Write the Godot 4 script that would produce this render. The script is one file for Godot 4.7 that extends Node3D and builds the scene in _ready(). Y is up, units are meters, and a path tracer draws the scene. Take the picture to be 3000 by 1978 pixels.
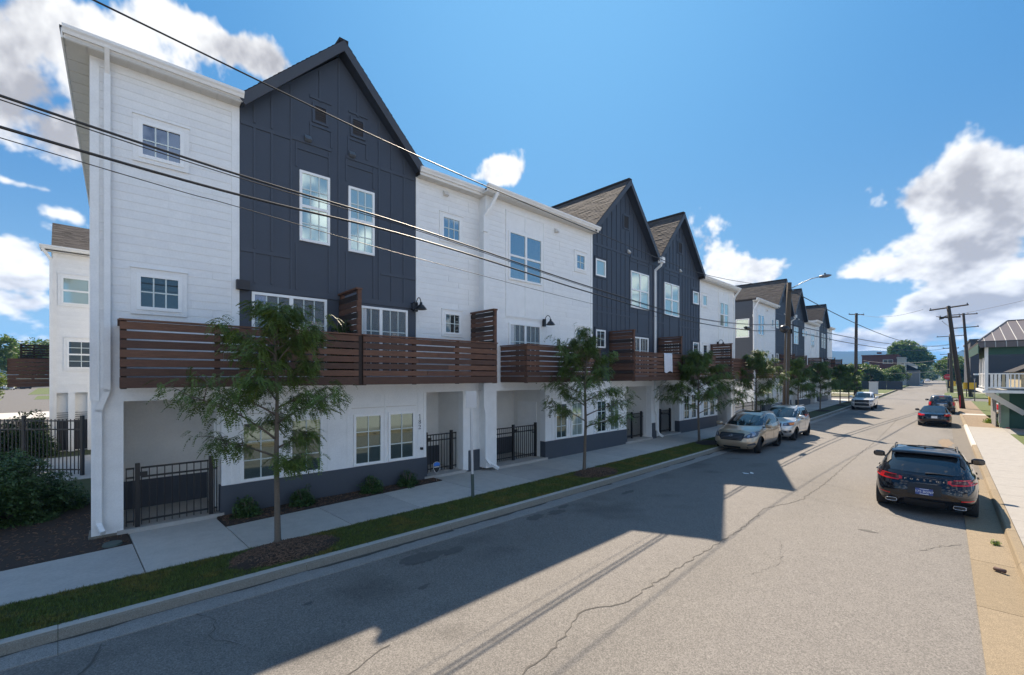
extends Node3D

# Street coordinates: s runs along the street away from the camera, d is the distance to the left of the
# camera line, y is up (metres). Facades have their own frame: t along the wall, y up, z out towards the street.
const EYE := 3.4
var M := {}
var names := {}
var boxes := {}
var rng := RandomNumberGenerator.new()


func P(s: float, d: float, y: float) -> Vector3:
	return Vector3(-d, y, -s)


func lin(r: float, g: float, b: float) -> Color:
	return Color(r, g, b).linear_to_srgb()


func mat(called: String, c: Color, rough := 0.8, tex: Texture2D = null, scale := 1.0, world := false) -> StandardMaterial3D:
	var m := StandardMaterial3D.new()
	m.resource_name = called
	m.albedo_color = c
	m.roughness = rough
	if tex:
		m.albedo_texture = tex
		m.uv1_triplanar = true
		m.uv1_world_triplanar = world
		m.uv1_scale = Vector3(scale, scale, scale)
	M[called] = m
	return m


func noise(freq: float, octaves: int, s: int, kind := FastNoiseLite.TYPE_SIMPLEX_SMOOTH) -> FastNoiseLite:
	var n := FastNoiseLite.new()
	n.noise_type = kind
	n.frequency = freq
	n.seed = s
	n.fractal_octaves = octaves
	n.fractal_type = FastNoiseLite.FRACTAL_FBM if octaves > 1 else FastNoiseLite.FRACTAL_NONE
	return n


# grey picture: lo..hi (sRGB) from a mix of a coarse noise, a fine noise and white grain; sx, sy stretch it
func grain_tex(size: int, lo: float, hi: float, coarse: float, fine: float, white: float, s: int, stretch := Vector2(1, 1), specks := 0.0) -> ImageTexture:
	var a := noise(coarse, 3, s).get_seamless_image(size, size)
	var b := noise(fine, 2, s + 7).get_seamless_image(size, size)
	a.convert(Image.FORMAT_L8)
	b.convert(Image.FORMAT_L8)
	var da := a.get_data()
	var db := b.get_data()
	var out := PackedByteArray()
	out.resize(size * size * 3)
	var r := RandomNumberGenerator.new()
	r.seed = s
	for y in size:
		for x in size:
			var xa := int(x * stretch.x) % size
			var ya := int(y * stretch.y) % size
			var k := ya * size + xa
			var v := (float(da[k]) + float(db[k])) / 510.0 * (1.0 - white) + r.randf() * white
			if specks > 0.0 and r.randf() < specks:
				v = r.randf() * 1.3
			var g := int(clampf(lerpf(lo, hi, v), 0, 1) * 255.0)
			var q := (y * size + x) * 3
			out[q] = g
			out[q + 1] = g
			out[q + 2] = g
	return ImageTexture.create_from_image(Image.create_from_data(size, size, false, Image.FORMAT_RGB8, out))


func numbered(called: String) -> String:
	var n: int = names.get(called, 0)
	names[called] = n + 1
	return called if n == 0 else "%s_%03d" % [called, n]


func setting(o: Node3D) -> Node3D:
	o.set_meta("kind", "structure")
	return o


func thing(called: String, label: String, category: String, at := Vector3.ZERO, turn := 0.0, group := "") -> Node3D:
	var o := Node3D.new()
	o.name = numbered(called)
	add_child(o, true)
	o.position = at
	o.rotation.y = turn
	tag(o, label, category, group)
	return o


func tag(o: Node3D, label: String, category: String, group := "") -> Node3D:
	o.set_meta("label", label)
	o.set_meta("category", category)
	if group != "":
		o.set_meta("group", group)
	return o


func copy_of(root: Node3D, label: String, at: Vector3, turn := 0.0, scale := 1.0) -> Node3D:
	var o: Node3D = root.duplicate()
	o.name = numbered(String(root.name).split("_0")[0])
	add_child(o, true)
	o.position = at
	o.rotation.y = turn
	o.scale = Vector3.ONE * scale
	o.set_meta("label", label)
	return o


func mesh_node(called: String, mesh: Mesh, m: Material, parent: Node = null) -> MeshInstance3D:
	var o := MeshInstance3D.new()
	o.mesh = mesh
	if m:
		o.material_override = m
	if parent == null:
		o.name = numbered(called)
		add_child(o, true)
	else:
		o.name = sub_name(parent, called)
		parent.add_child(o, true)
	return o


func sub_name(parent: Node, called: String) -> String:
	var n: int = parent.get_meta("n_" + called, 0)
	parent.set_meta("n_" + called, n + 1)
	return called if n == 0 else "%s_%03d" % [called, n]


func forget_counts(o: Node) -> void:
	for k in o.get_meta_list():
		if String(k).begins_with("n_"):
			o.remove_meta(k)
	for c in o.get_children():
		forget_counts(c)


func group_node(called: String, parent: Node) -> Node3D:
	var o := Node3D.new()
	o.name = sub_name(parent, called)
	parent.add_child(o, true)
	return o


func begin() -> SurfaceTool:
	var st := SurfaceTool.new()
	st.begin(Mesh.PRIMITIVE_TRIANGLES)
	st.set_smooth_group(-1)
	return st


func commit(st: SurfaceTool, smooth := false) -> ArrayMesh:
	if smooth:
		st.index()
	st.generate_normals()
	return st.commit()


func build(called: String, st: SurfaceTool, m: Material, parent: Node = null, smooth := false) -> MeshInstance3D:
	return mesh_node(called, commit(st, smooth), m, parent)


func tri(st: SurfaceTool, a: Vector3, b: Vector3, c: Vector3) -> void:
	st.add_vertex(a)
	st.add_vertex(b)
	st.add_vertex(c)


# corners counter-clockwise as seen from the front
func quad(st: SurfaceTool, a: Vector3, b: Vector3, c: Vector3, d: Vector3) -> void:
	tri(st, a, c, b)
	tri(st, a, d, c)


func add_box(st: SurfaceTool, lo: Vector3, hi: Vector3, x := Transform3D()) -> void:
	var p := []
	for i in 8:
		p.append(x * Vector3(hi.x if i & 1 else lo.x, hi.y if i & 2 else lo.y, hi.z if i & 4 else lo.z))
	quad(st, p[4], p[5], p[7], p[6])
	quad(st, p[1], p[0], p[2], p[3])
	quad(st, p[5], p[1], p[3], p[7])
	quad(st, p[0], p[4], p[6], p[2])
	quad(st, p[6], p[7], p[3], p[2])
	quad(st, p[0], p[1], p[5], p[4])


func add_cbox(st: SurfaceTool, c: Vector3, size: Vector3, x := Transform3D()) -> void:
	add_box(st, c - size / 2, c + size / 2, x)


# a box with its long edges chamfered by e (axis along x)
func chamfer_box(size: Vector3, e: float) -> ArrayMesh:
	var key := "c%.3f_%.3f_%.3f_%.4f" % [size.x, size.y, size.z, e]
	if boxes.has(key):
		return boxes[key]
	var st := begin()
	var h := size / 2
	var ring := [Vector2(h.y - e, h.z), Vector2(h.y, h.z - e), Vector2(h.y, -h.z + e), Vector2(h.y - e, -h.z), Vector2(-h.y + e, -h.z), Vector2(-h.y, -h.z + e), Vector2(-h.y, h.z - e), Vector2(-h.y + e, h.z)]
	for i in 8:
		var a: Vector2 = ring[i]
		var b: Vector2 = ring[(i + 1) % 8]
		quad(st, Vector3(-h.x, a.x, a.y), Vector3(h.x, a.x, a.y), Vector3(h.x, b.x, b.y), Vector3(-h.x, b.x, b.y))
	for i in range(1, 7):
		var a: Vector2 = ring[0]
		var b: Vector2 = ring[i]
		var c: Vector2 = ring[i + 1]
		tri(st, Vector3(h.x, a.x, a.y), Vector3(h.x, c.x, c.y), Vector3(h.x, b.x, b.y))
		tri(st, Vector3(-h.x, a.x, a.y), Vector3(-h.x, b.x, b.y), Vector3(-h.x, c.x, c.y))
	boxes[key] = commit(st)
	return boxes[key]


func bx(called: String, parent: Node, m: Material, lo: Vector3, hi: Vector3) -> MeshInstance3D:
	var size := hi - lo
	var key := "%.3f_%.3f_%.3f" % [size.x, size.y, size.z]
	if not boxes.has(key):
		var b := BoxMesh.new()
		b.size = size
		boxes[key] = b
	var o := mesh_node(called, boxes[key], m, parent)
	o.position = (lo + hi) / 2
	return o


func add_tube(st: SurfaceTool, pts: Array, radii: Array, sides := 8, cap := true) -> void:
	var rings := []
	var side := Vector3.ZERO
	for i in pts.size():
		var p: Vector3 = pts[i]
		var a: Vector3 = pts[maxi(i - 1, 0)]
		var b: Vector3 = pts[mini(i + 1, pts.size() - 1)]
		var dir := (b - a).normalized()
		if side == Vector3.ZERO:
			side = dir.cross(Vector3.UP if absf(dir.y) < 0.9 else Vector3.RIGHT).normalized()
		else:
			side = (side - dir * side.dot(dir)).normalized()
		var up := dir.cross(side).normalized()
		var r: float = radii[mini(i, radii.size() - 1)]
		var ring := []
		for k in sides:
			var an := TAU * k / sides
			ring.append(p + side * cos(an) * r + up * sin(an) * r)
		rings.append(ring)
	for i in rings.size() - 1:
		for k in sides:
			var k2 := (k + 1) % sides
			quad(st, rings[i][k], rings[i][k2], rings[i + 1][k2], rings[i + 1][k])
	if cap:
		for k in range(1, sides - 1):
			tri(st, rings[0][0], rings[0][k], rings[0][k + 1])
			tri(st, rings[-1][0], rings[-1][k + 1], rings[-1][k])


func tube(called: String, pts: Array, radii: Array, m: Material, parent: Node = null, sides := 8) -> MeshInstance3D:
	var st := begin()
	st.set_smooth_group(0)
	add_tube(st, pts, radii, sides)
	return build(called, st, m, parent, true)


# profile [radius, height] turned about the y axis
func add_lathe(st: SurfaceTool, prof: Array, sides: int, x := Transform3D()) -> void:
	for i in prof.size() - 1:
		var a: Vector2 = prof[i]
		var b: Vector2 = prof[i + 1]
		for k in sides:
			var u := TAU * k / sides
			var v := TAU * (k + 1) / sides
			quad(st, x * Vector3(cos(u) * a.x, a.y, sin(u) * a.x), x * Vector3(cos(u) * b.x, b.y, sin(u) * b.x), x * Vector3(cos(v) * b.x, b.y, sin(v) * b.x), x * Vector3(cos(v) * a.x, a.y, sin(v) * a.x))


# a flat polygon (points in the x-y plane) given thickness from z0 to z1
func add_prism(st: SurfaceTool, pts: PackedVector2Array, z0: float, z1: float, x := Transform3D()) -> void:
	var idx := Geometry2D.triangulate_polygon(pts)
	for i in range(0, idx.size(), 3):
		var a := pts[idx[i]]
		var b := pts[idx[i + 1]]
		var c := pts[idx[i + 2]]
		if (b - a).cross(c - a) < 0:
			var k := b
			b = c
			c = k
		tri(st, x * Vector3(a.x, a.y, z1), x * Vector3(c.x, c.y, z1), x * Vector3(b.x, b.y, z1))
		tri(st, x * Vector3(a.x, a.y, z0), x * Vector3(b.x, b.y, z0), x * Vector3(c.x, c.y, z0))
	var ccw := not Geometry2D.is_polygon_clockwise(pts)
	for i in pts.size():
		var a := pts[i]
		var b := pts[(i + 1) % pts.size()]
		if not ccw:
			var k := a
			a = b
			b = k
		quad(st, x * Vector3(a.x, a.y, z0), x * Vector3(b.x, b.y, z0), x * Vector3(b.x, b.y, z1), x * Vector3(a.x, a.y, z1))


# direction in which the camera looks: 44 degrees to the left of the street
func look_dir(u: float, v: float) -> Vector3:
	var a := (u - 1500.0) / 1284.0
	var b := (1100.0 - v) / 1284.0
	var t := deg_to_rad(44.0)
	return P(cos(t) + a * sin(t), sin(t) - a * cos(t), b).normalized()


func sky_picture() -> ImageTexture:
	var w := 3600
	var h := 1800
	var n1 := noise(6.5, 7, 11)
	n1.fractal_gain = 0.60
	var n2 := noise(14.0, 3, 23)
	var n3 := noise(0.7, 3, 5)
	# where the clouds stand: direction, width, height (in photograph pixels at that place), strength
	var blobs := []
	for b in [[120, 80, 330, 170, 0.52], [50, 330, 200, 150, 0.55], [340, 120, 150, 90, 0.42], [200, 430, 110, 80, 0.34], [500, 40, 80, 60, 0.36], [750, 165, 150, 66, 0.56], [640, 120, 70, 50, 0.36], [1440, 485, 60, 24, 0.50], [1490, 510, 56, 40, 0.50], [1405, 520, 50, 16, 0.40],
			[2080, 740, 80, 80, 0.50], [2210, 790, 130, 46, 0.58], [2270, 625, 66, 26, 0.42], [2395, 795, 40, 16, 0.42], [2740, 545, 180, 85, 0.62], [2930, 590, 170, 110, 0.56], [2790, 745, 300, 66, 0.60], [2950, 810, 200, 90, 0.52], [2690, 888, 52, 26, 0.54], [2660, 960, 360, 40, 0.66], [2560, 1010, 300, 26, 0.56], [2860, 890, 210, 50, 0.62], [2560, 800, 90, 20, 0.34],
			[2610, 345, 18, 34, 0.26], [60, 740, 120, 50, 0.44], [60, 900, 150, 70, 0.56], [190, 628, 60, 20, 0.40], [90, 545, 120, 9, 0.30], [60, 1000, 170, 40, 0.30], [2450, 1010, 200, 26, 0.34], [60, 820, 100, 22, 0.36]]:
		var c := look_dir(b[0], b[1])
		var ex := look_dir(b[0] + b[2], b[1]) - c
		var ey := look_dir(b[0], b[1] - b[3]) - c
		blobs.append([c, ex.normalized() / ex.length(), ey.normalized() / ey.length(), float(b[4])])
	var sun := P(9.05, 7.06, 12.5).normalized()
	var cam := look_dir(1500, 700)
	var data := PackedFloat32Array()
	data.resize(w * h * 3)
	var ground := Color(0.16, 0.16, 0.15)
	for j in h:
		var el := (0.5 - (j + 0.5) / h) * PI
		var y := sin(el)
		var cy := cos(el)
		if el < -0.02:
			for i in w:
				var q := (j * w + i) * 3
				data[q] = ground.r
				data[q + 1] = ground.g
				data[q + 2] = ground.b
			continue
		var yy := maxf(y, 0.0)
		var hz := pow(1.0 - yy, 3.0)
		for i in w:
			var az := (float(i) + 0.5) / w * TAU
			var v := Vector3(sin(az) * cy, y, -cos(az) * cy)
			var cs := v.dot(sun)
			var glow := pow(maxf(cs, 0.0), 5.0)
			var r := (lerpf(0.026, 0.36, hz * sqrt(hz)) + 0.115 * glow) * 0.70
			var g := (lerpf(0.150, 0.56, hz * sqrt(hz)) + 0.20 * glow) * 0.70
			var b2 := (lerpf(0.385, 0.70, hz * sqrt(hz)) + 0.22 * glow) * 0.70
			# clouds: heaps of vapour, brightened opposite the sun, out of view, to fill shaded walls
			var k := 1.0 / (yy + 0.22)
			var seen := v.dot(cam)
			var bias := -0.11 + 0.30 * n3.get_noise_3d(v.x * k, 1.0, v.z * k)  # extra cloud cover added outside the view as fill light
			if seen > 0.30:
				bias = lerpf(bias, -0.52, smoothstep(0.30, 0.5, seen))
				for bl in blobs:
					var o: Vector3 = v - bl[0]
					if o.length_squared() > 0.2:
						continue
					var ax := o.dot(bl[1])
					var ay := o.dot(bl[2])
					var e := ax * ax + ay * ay
					if e < 6.0:
						bias += bl[3] * exp(-e * 0.75) * 1.45
			if bias > -0.48:
				# flatter towards the horizon
				var st := 1.0 + 1.9 * pow(1.0 - yy, 2.6)
				var f := n1.get_noise_3d(v.x, v.y * st, v.z)
				var den := f * 1.15 + bias
				if den > 0.0:
					var a := smoothstep(0.0, 0.32, den)
					a = lerpf(a, sqrt(a), 0.5)
					var up := n1.get_noise_3d(v.x + sun.x * 0.035, v.y * st + 0.05, v.z + sun.z * 0.035) * 1.15 + bias
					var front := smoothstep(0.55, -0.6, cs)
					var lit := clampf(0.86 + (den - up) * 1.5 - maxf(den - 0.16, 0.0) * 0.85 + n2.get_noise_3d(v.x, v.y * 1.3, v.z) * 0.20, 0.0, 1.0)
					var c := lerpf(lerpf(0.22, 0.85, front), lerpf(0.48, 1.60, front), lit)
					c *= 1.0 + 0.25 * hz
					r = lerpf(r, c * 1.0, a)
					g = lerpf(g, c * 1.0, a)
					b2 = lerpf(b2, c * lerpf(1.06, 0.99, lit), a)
			var q := (j * w + i) * 3
			data[q] = r
			data[q + 1] = g
			data[q + 2] = b2
	return ImageTexture.create_from_image(Image.create_from_data(w, h, false, Image.FORMAT_RGBF, data.to_byte_array()))


func _ready() -> void:
	rng.seed = 7
	# camera
	var cam := Camera3D.new()
	cam.name = "camera"
	add_child(cam)
	cam.position = Vector3(0, EYE, 0)
	cam.rotation.y = deg_to_rad(44.0)
	cam.near = 0.1
	cam.far = 9000.0
	cam.projection = Camera3D.PROJECTION_FRUSTUM
	cam.keep_aspect = Camera3D.KEEP_HEIGHT
	cam.size = 0.1 * 1978.0 / 1284.0
	cam.frustum_offset = Vector2(0.0, 0.1 * 111.0 / 1284.0)
	cam.current = true
	# sky and air
	var we := WorldEnvironment.new()
	we.name = "world_environment"
	add_child(we)
	var env := Environment.new()
	we.environment = env
	env.background_mode = Environment.BG_SKY
	env.sky = Sky.new()
	var pano := PanoramaSkyMaterial.new()
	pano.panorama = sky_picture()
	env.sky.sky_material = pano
	env.tonemap_mode = Environment.TONE_MAPPER_LINEAR
	env.tonemap_exposure = 2.2
	env.background_energy_multiplier = 1.0
	env.sdfgi_enabled = true
	env.ssao_enabled = true
	env.ssil_enabled = true
	env.fog_enabled = true
	env.fog_density = 0.00022
	env.fog_light_color = Color(0.30, 0.60, 0.88)
	# sun
	var sun := DirectionalLight3D.new()
	sun.name = "sun"
	add_child(sun)
	sun.light_energy = 1.55
	sun.light_color = Color(1.0, 0.935, 0.85)
	sun.light_angular_distance = 0.5
	sun.shadow_enabled = true
	sun.look_at_from_position(P(9.05, 7.06, 12.5), Vector3.ZERO)

	materials()
	ground()
	houses()
	street()
	cars()
	right_side()
	distance()
	greenery()
	for c in get_children():
		forget_counts(c)


func materials() -> void:
	var fine := grain_tex(512, 0.86, 1.0, 0.012, 0.08, 0.12, 3)
	var rough_t := grain_tex(512, 0.55, 1.0, 0.02, 0.2, 0.75, 5, Vector2(1, 1), 0.06)
	var asph_t := grain_tex(512, 0.60, 1.0, 0.02, 0.25, 0.8, 6, Vector2(1, 1), 0.10)
	var soft := grain_tex(512, 0.93, 1.0, 0.006, 0.05, 0.05, 9)
	var wood_t := grain_tex(512, 0.55, 1.0, 0.01, 0.05, 0.15, 13, Vector2(1, 9))
	var mulch_t := grain_tex(512, 0.25, 1.0, 0.05, 0.3, 0.5, 17)
	var grass_t := grain_tex(512, 0.45, 1.0, 0.02, 0.25, 0.45, 19)
	var shingle_t := grain_tex(512, 0.5, 1.0, 0.03, 0.3, 0.45, 29)
	var bark_t := grain_tex(256, 0.5, 1.0, 0.03, 0.2, 0.3, 31, Vector2(6, 1))
	# setting
	var a := mat("asphalt", lin(0.255, 0.236, 0.213), 0.9, asph_t, 0.2, true)
	a.vertex_color_use_as_albedo = true
	mat("asphalt_far", lin(0.19, 0.178, 0.165), 0.9, rough_t, 0.42, true)
	mat("crack", lin(0.085, 0.078, 0.068), 0.95)
	mat("patch", lin(0.155, 0.145, 0.13), 0.85, rough_t, 0.6, true)
	mat("concrete", lin(0.50, 0.48, 0.44), 0.88, fine, 0.35, true)
	mat("concrete_b", lin(0.46, 0.44, 0.41), 0.88, fine, 0.31, true)
	mat("concrete_c", lin(0.54, 0.515, 0.47), 0.88, fine, 0.4, true)
	mat("kerb", lin(0.33, 0.30, 0.245), 0.9, rough_t, 0.5, true)
	mat("kerb_top", lin(0.46, 0.44, 0.40), 0.9, fine, 0.4, true)
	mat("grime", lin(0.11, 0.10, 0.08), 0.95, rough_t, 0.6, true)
	mat("gutter_pan", lin(0.42, 0.40, 0.37), 0.9, rough_t, 0.4, true)
	mat("walk_white", lin(0.335, 0.315, 0.285), 0.88, fine, 0.4, true)
	mat("tan_concrete", lin(0.36, 0.28, 0.175), 0.92, rough_t, 0.5, true)
	mat("tan_concrete_b", lin(0.39, 0.305, 0.195), 0.92, rough_t, 0.45, true)
	mat("old_pan", lin(0.235, 0.205, 0.165), 0.92, rough_t, 0.5, true)
	mat("brown_walk", lin(0.34, 0.25, 0.16), 0.92, rough_t, 0.5, true)
	mat("soil", lin(0.095, 0.058, 0.038), 0.95, mulch_t, 0.9, true)
	mat("lawn", lin(0.155, 0.205, 0.045), 0.95, grass_t, 0.5, true)
	mat("lawn_dark", lin(0.080, 0.105, 0.028), 0.95, grass_t, 0.5, true)
	mat("dry_lawn", lin(0.19, 0.18, 0.07), 0.95, grass_t, 0.4, true)
	mat("hill", lin(0.03, 0.065, 0.04), 1.0, grass_t, 0.004, true)
	# houses
	mat("siding", lin(0.87, 0.87, 0.86), 0.55, soft, 0.6)
	mat("siding_b", lin(0.85, 0.85, 0.845), 0.55, soft, 0.5)
	mat("trim", lin(0.87, 0.87, 0.86), 0.5, soft, 0.8)
	mat("soffit", lin(0.72, 0.70, 0.66), 0.6, soft, 0.8)
	mat("recess", lin(0.84, 0.83, 0.80), 0.7, soft, 0.5)
	mat("slate", lin(0.062, 0.072, 0.090), 0.6, soft, 0.6)
	mat("navy", lin(0.046, 0.057, 0.080), 0.55, soft, 0.5)
	mat("navy_b", lin(0.052, 0.064, 0.088), 0.55, soft, 0.4)
	mat("rake", lin(0.055, 0.058, 0.068), 0.5, soft, 0.6)
	mat("shingle", lin(0.072, 0.060, 0.053), 0.95, shingle_t, 1.2)
	mat("shingle_b", lin(0.045, 0.038, 0.036), 0.95, shingle_t, 1.4)
	mat("deck_wood", lin(0.215, 0.100, 0.060), 0.75, wood_t, 0.5)
	mat("deck_wood_b", lin(0.155, 0.076, 0.048), 0.75, wood_t, 0.6)
	mat("deck_wood_c", lin(0.260, 0.124, 0.072), 0.75, wood_t, 0.45)
	mat("deck_dark", lin(0.055, 0.034, 0.026), 0.75, wood_t, 0.5)
	mat("vinyl", lin(0.84, 0.84, 0.83), 0.35)
	mat("grille", lin(0.60, 0.66, 0.64), 0.4)
	mat("black_metal", lin(0.012, 0.012, 0.013), 0.4)
	mat("vent_box", lin(0.030, 0.030, 0.036), 0.6)
	mat("steel", lin(0.35, 0.36, 0.37), 0.35)
	M.steel.metallic = 0.8
	var g := mat("glass", lin(0.40, 0.46, 0.47), 0.03)
	g.metallic = 0.85
	g = mat("glass_blind", lin(0.50, 0.60, 0.56), 0.05)
	g.metallic = 0.62
	g = mat("glass_low", lin(0.16, 0.20, 0.185), 0.03)
	g.metallic = 0.8
	g = mat("glass_deep", lin(0.055, 0.08, 0.13), 0.03)  # deep blue of a reflected sky put into the pane colour
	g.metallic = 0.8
	g = mat("glass_dark", lin(0.13, 0.15, 0.155), 0.03)
	g.metallic = 0.75
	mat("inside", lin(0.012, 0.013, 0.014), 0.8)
	var cl := mat("clear_glass", Color(1, 1, 1, 0.10), 0.02)
	cl.transparency = BaseMaterial3D.TRANSPARENCY_ALPHA
	cl.metallic_specular = 0.7
	mat("curtain", lin(0.55, 0.55, 0.56), 0.9)
	mat("curtain_blue", lin(0.22, 0.27, 0.40), 0.9)
	mat("brass", lin(0.75, 0.45, 0.15), 0.3)
	# street
	mat("pole_wood", lin(0.13, 0.098, 0.066), 0.9, bark_t, 1.0)
	mat("pole_dark", lin(0.090, 0.066, 0.048), 0.9, bark_t, 1.0)
	mat("wire", lin(0.012, 0.012, 0.013), 0.5)
	mat("lamp_grey", lin(0.12, 0.13, 0.15), 0.4)
	mat("post_grey", lin(0.50, 0.50, 0.50), 0.5)
	mat("post_green", lin(0.05, 0.075, 0.065), 0.6)
	mat("yellow", lin(0.75, 0.42, 0.01), 0.5)
	mat("red_sign", lin(0.55, 0.02, 0.03), 0.5)
	mat("white_paint", lin(0.78, 0.78, 0.77), 0.6, soft, 0.5)
	mat("old_white", lin(0.55, 0.54, 0.52), 0.8, wood_t, 0.5)
	mat("green_wall", lin(0.020, 0.075, 0.058), 0.7, soft, 0.5)
	mat("green_pale", lin(0.20, 0.30, 0.23), 0.7, soft, 0.5)
	mat("green_shingle", lin(0.16, 0.22, 0.09), 0.8, shingle_t, 1.0)
	mat("metal_roof", lin(0.13, 0.102, 0.090), 0.45, soft, 0.4)
	mat("metal_seam", lin(0.34, 0.33, 0.31), 0.4)
	mat("brick_red", lin(0.17, 0.062, 0.045), 0.9, rough_t, 0.3)
	mat("dark_block", lin(0.055, 0.056, 0.066), 0.8, soft, 0.2)
	mat("beige", lin(0.48, 0.40, 0.26), 0.8, soft, 0.4)
	mat("towel", lin(0.72, 0.74, 0.80), 0.95, fine, 1.5)
	mat("cloth_blue", lin(0.03, 0.16, 0.55), 0.5)
	mat("terracotta", lin(0.10, 0.06, 0.05), 0.8)
	# plants
	mat("bark", lin(0.24, 0.195, 0.15), 0.9, bark_t, 2.5)
	for q in [["leaf", 0.095, 0.145, 0.025], ["leaf_mid", 0.050, 0.100, 0.024], ["leaf_dark", 0.034, 0.072, 0.020], ["leaf_far", 0.135, 0.19, 0.038], ["leaf_bright", 0.20, 0.27, 0.05], ["leaf_pale", 0.15, 0.19, 0.055]]:
		var l := mat(q[0], Color.WHITE, 0.55)
		l.vertex_color_use_as_albedo = true
		l.albedo_color = lin(minf(q[1] * 1.0, 1), q[2], q[3])
		l.cull_mode = BaseMaterial3D.CULL_DISABLED
		l.backlight_enabled = true
		l.backlight = lin(q[1] * (3.0 if q[0] != "leaf_dark" else 1.3), q[2] * (2.7 if q[0] != "leaf_dark" else 1.3), q[3] * 1.0)
	mat("blade", lin(0.105, 0.155, 0.028), 0.8)
	M.blade.vertex_color_use_as_albedo = true
	mat("chip", lin(0.12, 0.072, 0.045), 0.95)
	M.chip.vertex_color_use_as_albedo = true


# the kerb line, the sidewalk's front and the house line bend gently along the street
func kl(s: float) -> float:
	return 6.3 + 1.75 * exp(-maxf(s, -6.0) / 22.0)


func gl(s: float) -> float:
	return kl(s) - 0.38


func kb(s: float) -> float:
	return kl(s) + 0.19


func sf(s: float) -> float:
	return 7.9 + 1.55 * exp(-maxf(s, -6.0) / 22.0)


func sb(s: float) -> float:
	return 11.15 if s < 2.6 else 10.95 if s < 8.25 else 13.4


func rk(s: float) -> float:
	return -0.9 - 0.011 * s


# a strip between two lines along the street, from y0 up to y1 (a thin slab with sides)
func strip(called: String, fa: Callable, fb: Callable, s0: float, s1: float, step: float, y0: float, y1: float, m: Material, parent: Node = null) -> MeshInstance3D:
	var st := begin()
	var n := maxi(1, int(ceil((s1 - s0) / step)))
	for i in n:
		var a := lerpf(s0, s1, float(i) / n)
		var b := lerpf(s0, s1, float(i + 1) / n)
		var pa := P(a, fa.call(a), y1)
		var pb := P(b, fa.call(b), y1)
		var qa := P(a, fb.call(a), y1)
		var qb := P(b, fb.call(b), y1)
		var dn := Vector3(0, y0 - y1, 0)
		quad(st, pa, pb, qb, qa)
		quad(st, pa + dn, pb + dn, pb, pa)
		quad(st, qb + dn, qa + dn, qa, qb)
		if i == 0:
			quad(st, qa + dn, pa + dn, pa, qa)
		if i == n - 1:
			quad(st, pb + dn, qb + dn, qb, pb)
	var o := build(called, st, m, parent)
	if parent == null:
		setting(o)
	return o


func flat(v: float) -> Callable:
	return func(_s: float) -> float: return v


# a thin patch on the road: an uneven blob or polygon
func blob(called: String, s: float, d: float, rs: float, rd: float, y: float, m: Material, parent: Node, seed_: int) -> void:
	var r := RandomNumberGenerator.new()
	r.seed = seed_
	var st := begin()
	var pts := []
	var k := 0.8
	for i in 44:
		var a := TAU * i / 44.0
		k = clampf(k + r.randf_range(-0.22, 0.22), 0.35, 1.2)
		pts.append(P(s + cos(a) * rs * k, d + sin(a) * rd * k, y))
	for i in 44:
		tri(st, P(s, d, y), pts[i], pts[(i + 1) % 44])
	build(called, st, m, parent)


func crack(parent: Node, pts: Array, w: float, seed_: int, m: Material) -> void:
	var r := RandomNumberGenerator.new()
	r.seed = seed_
	var line := []
	for i in pts.size() - 1:
		var a: Vector2 = pts[i]
		var b: Vector2 = pts[i + 1]
		var n := maxi(2, int(a.distance_to(b) / 0.11))
		for k in n:
			var p := a.lerp(b, float(k) / n)
			line.append(p + Vector2(r.randf_range(-0.035, 0.035), r.randf_range(-0.035, 0.035)))
	line.append(pts[-1])
	var st := begin()
	var last := []
	for i in line.size():
		var dir: Vector2 = (line[mini(i + 1, line.size() - 1)] - line[maxi(i - 1, 0)]).normalized()
		var side := Vector2(-dir.y, dir.x) * w * r.randf_range(0.4, 1.3) * 0.5
		var a: Vector2 = line[i] + side
		var b: Vector2 = line[i] - side
		var now := [P(a.x, a.y, 0.005), P(b.x, b.y, 0.005)]
		if last.size():
			quad(st, last[0], now[0], now[1], last[1])
		last = now
	build("crack", st, m, parent)


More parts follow.
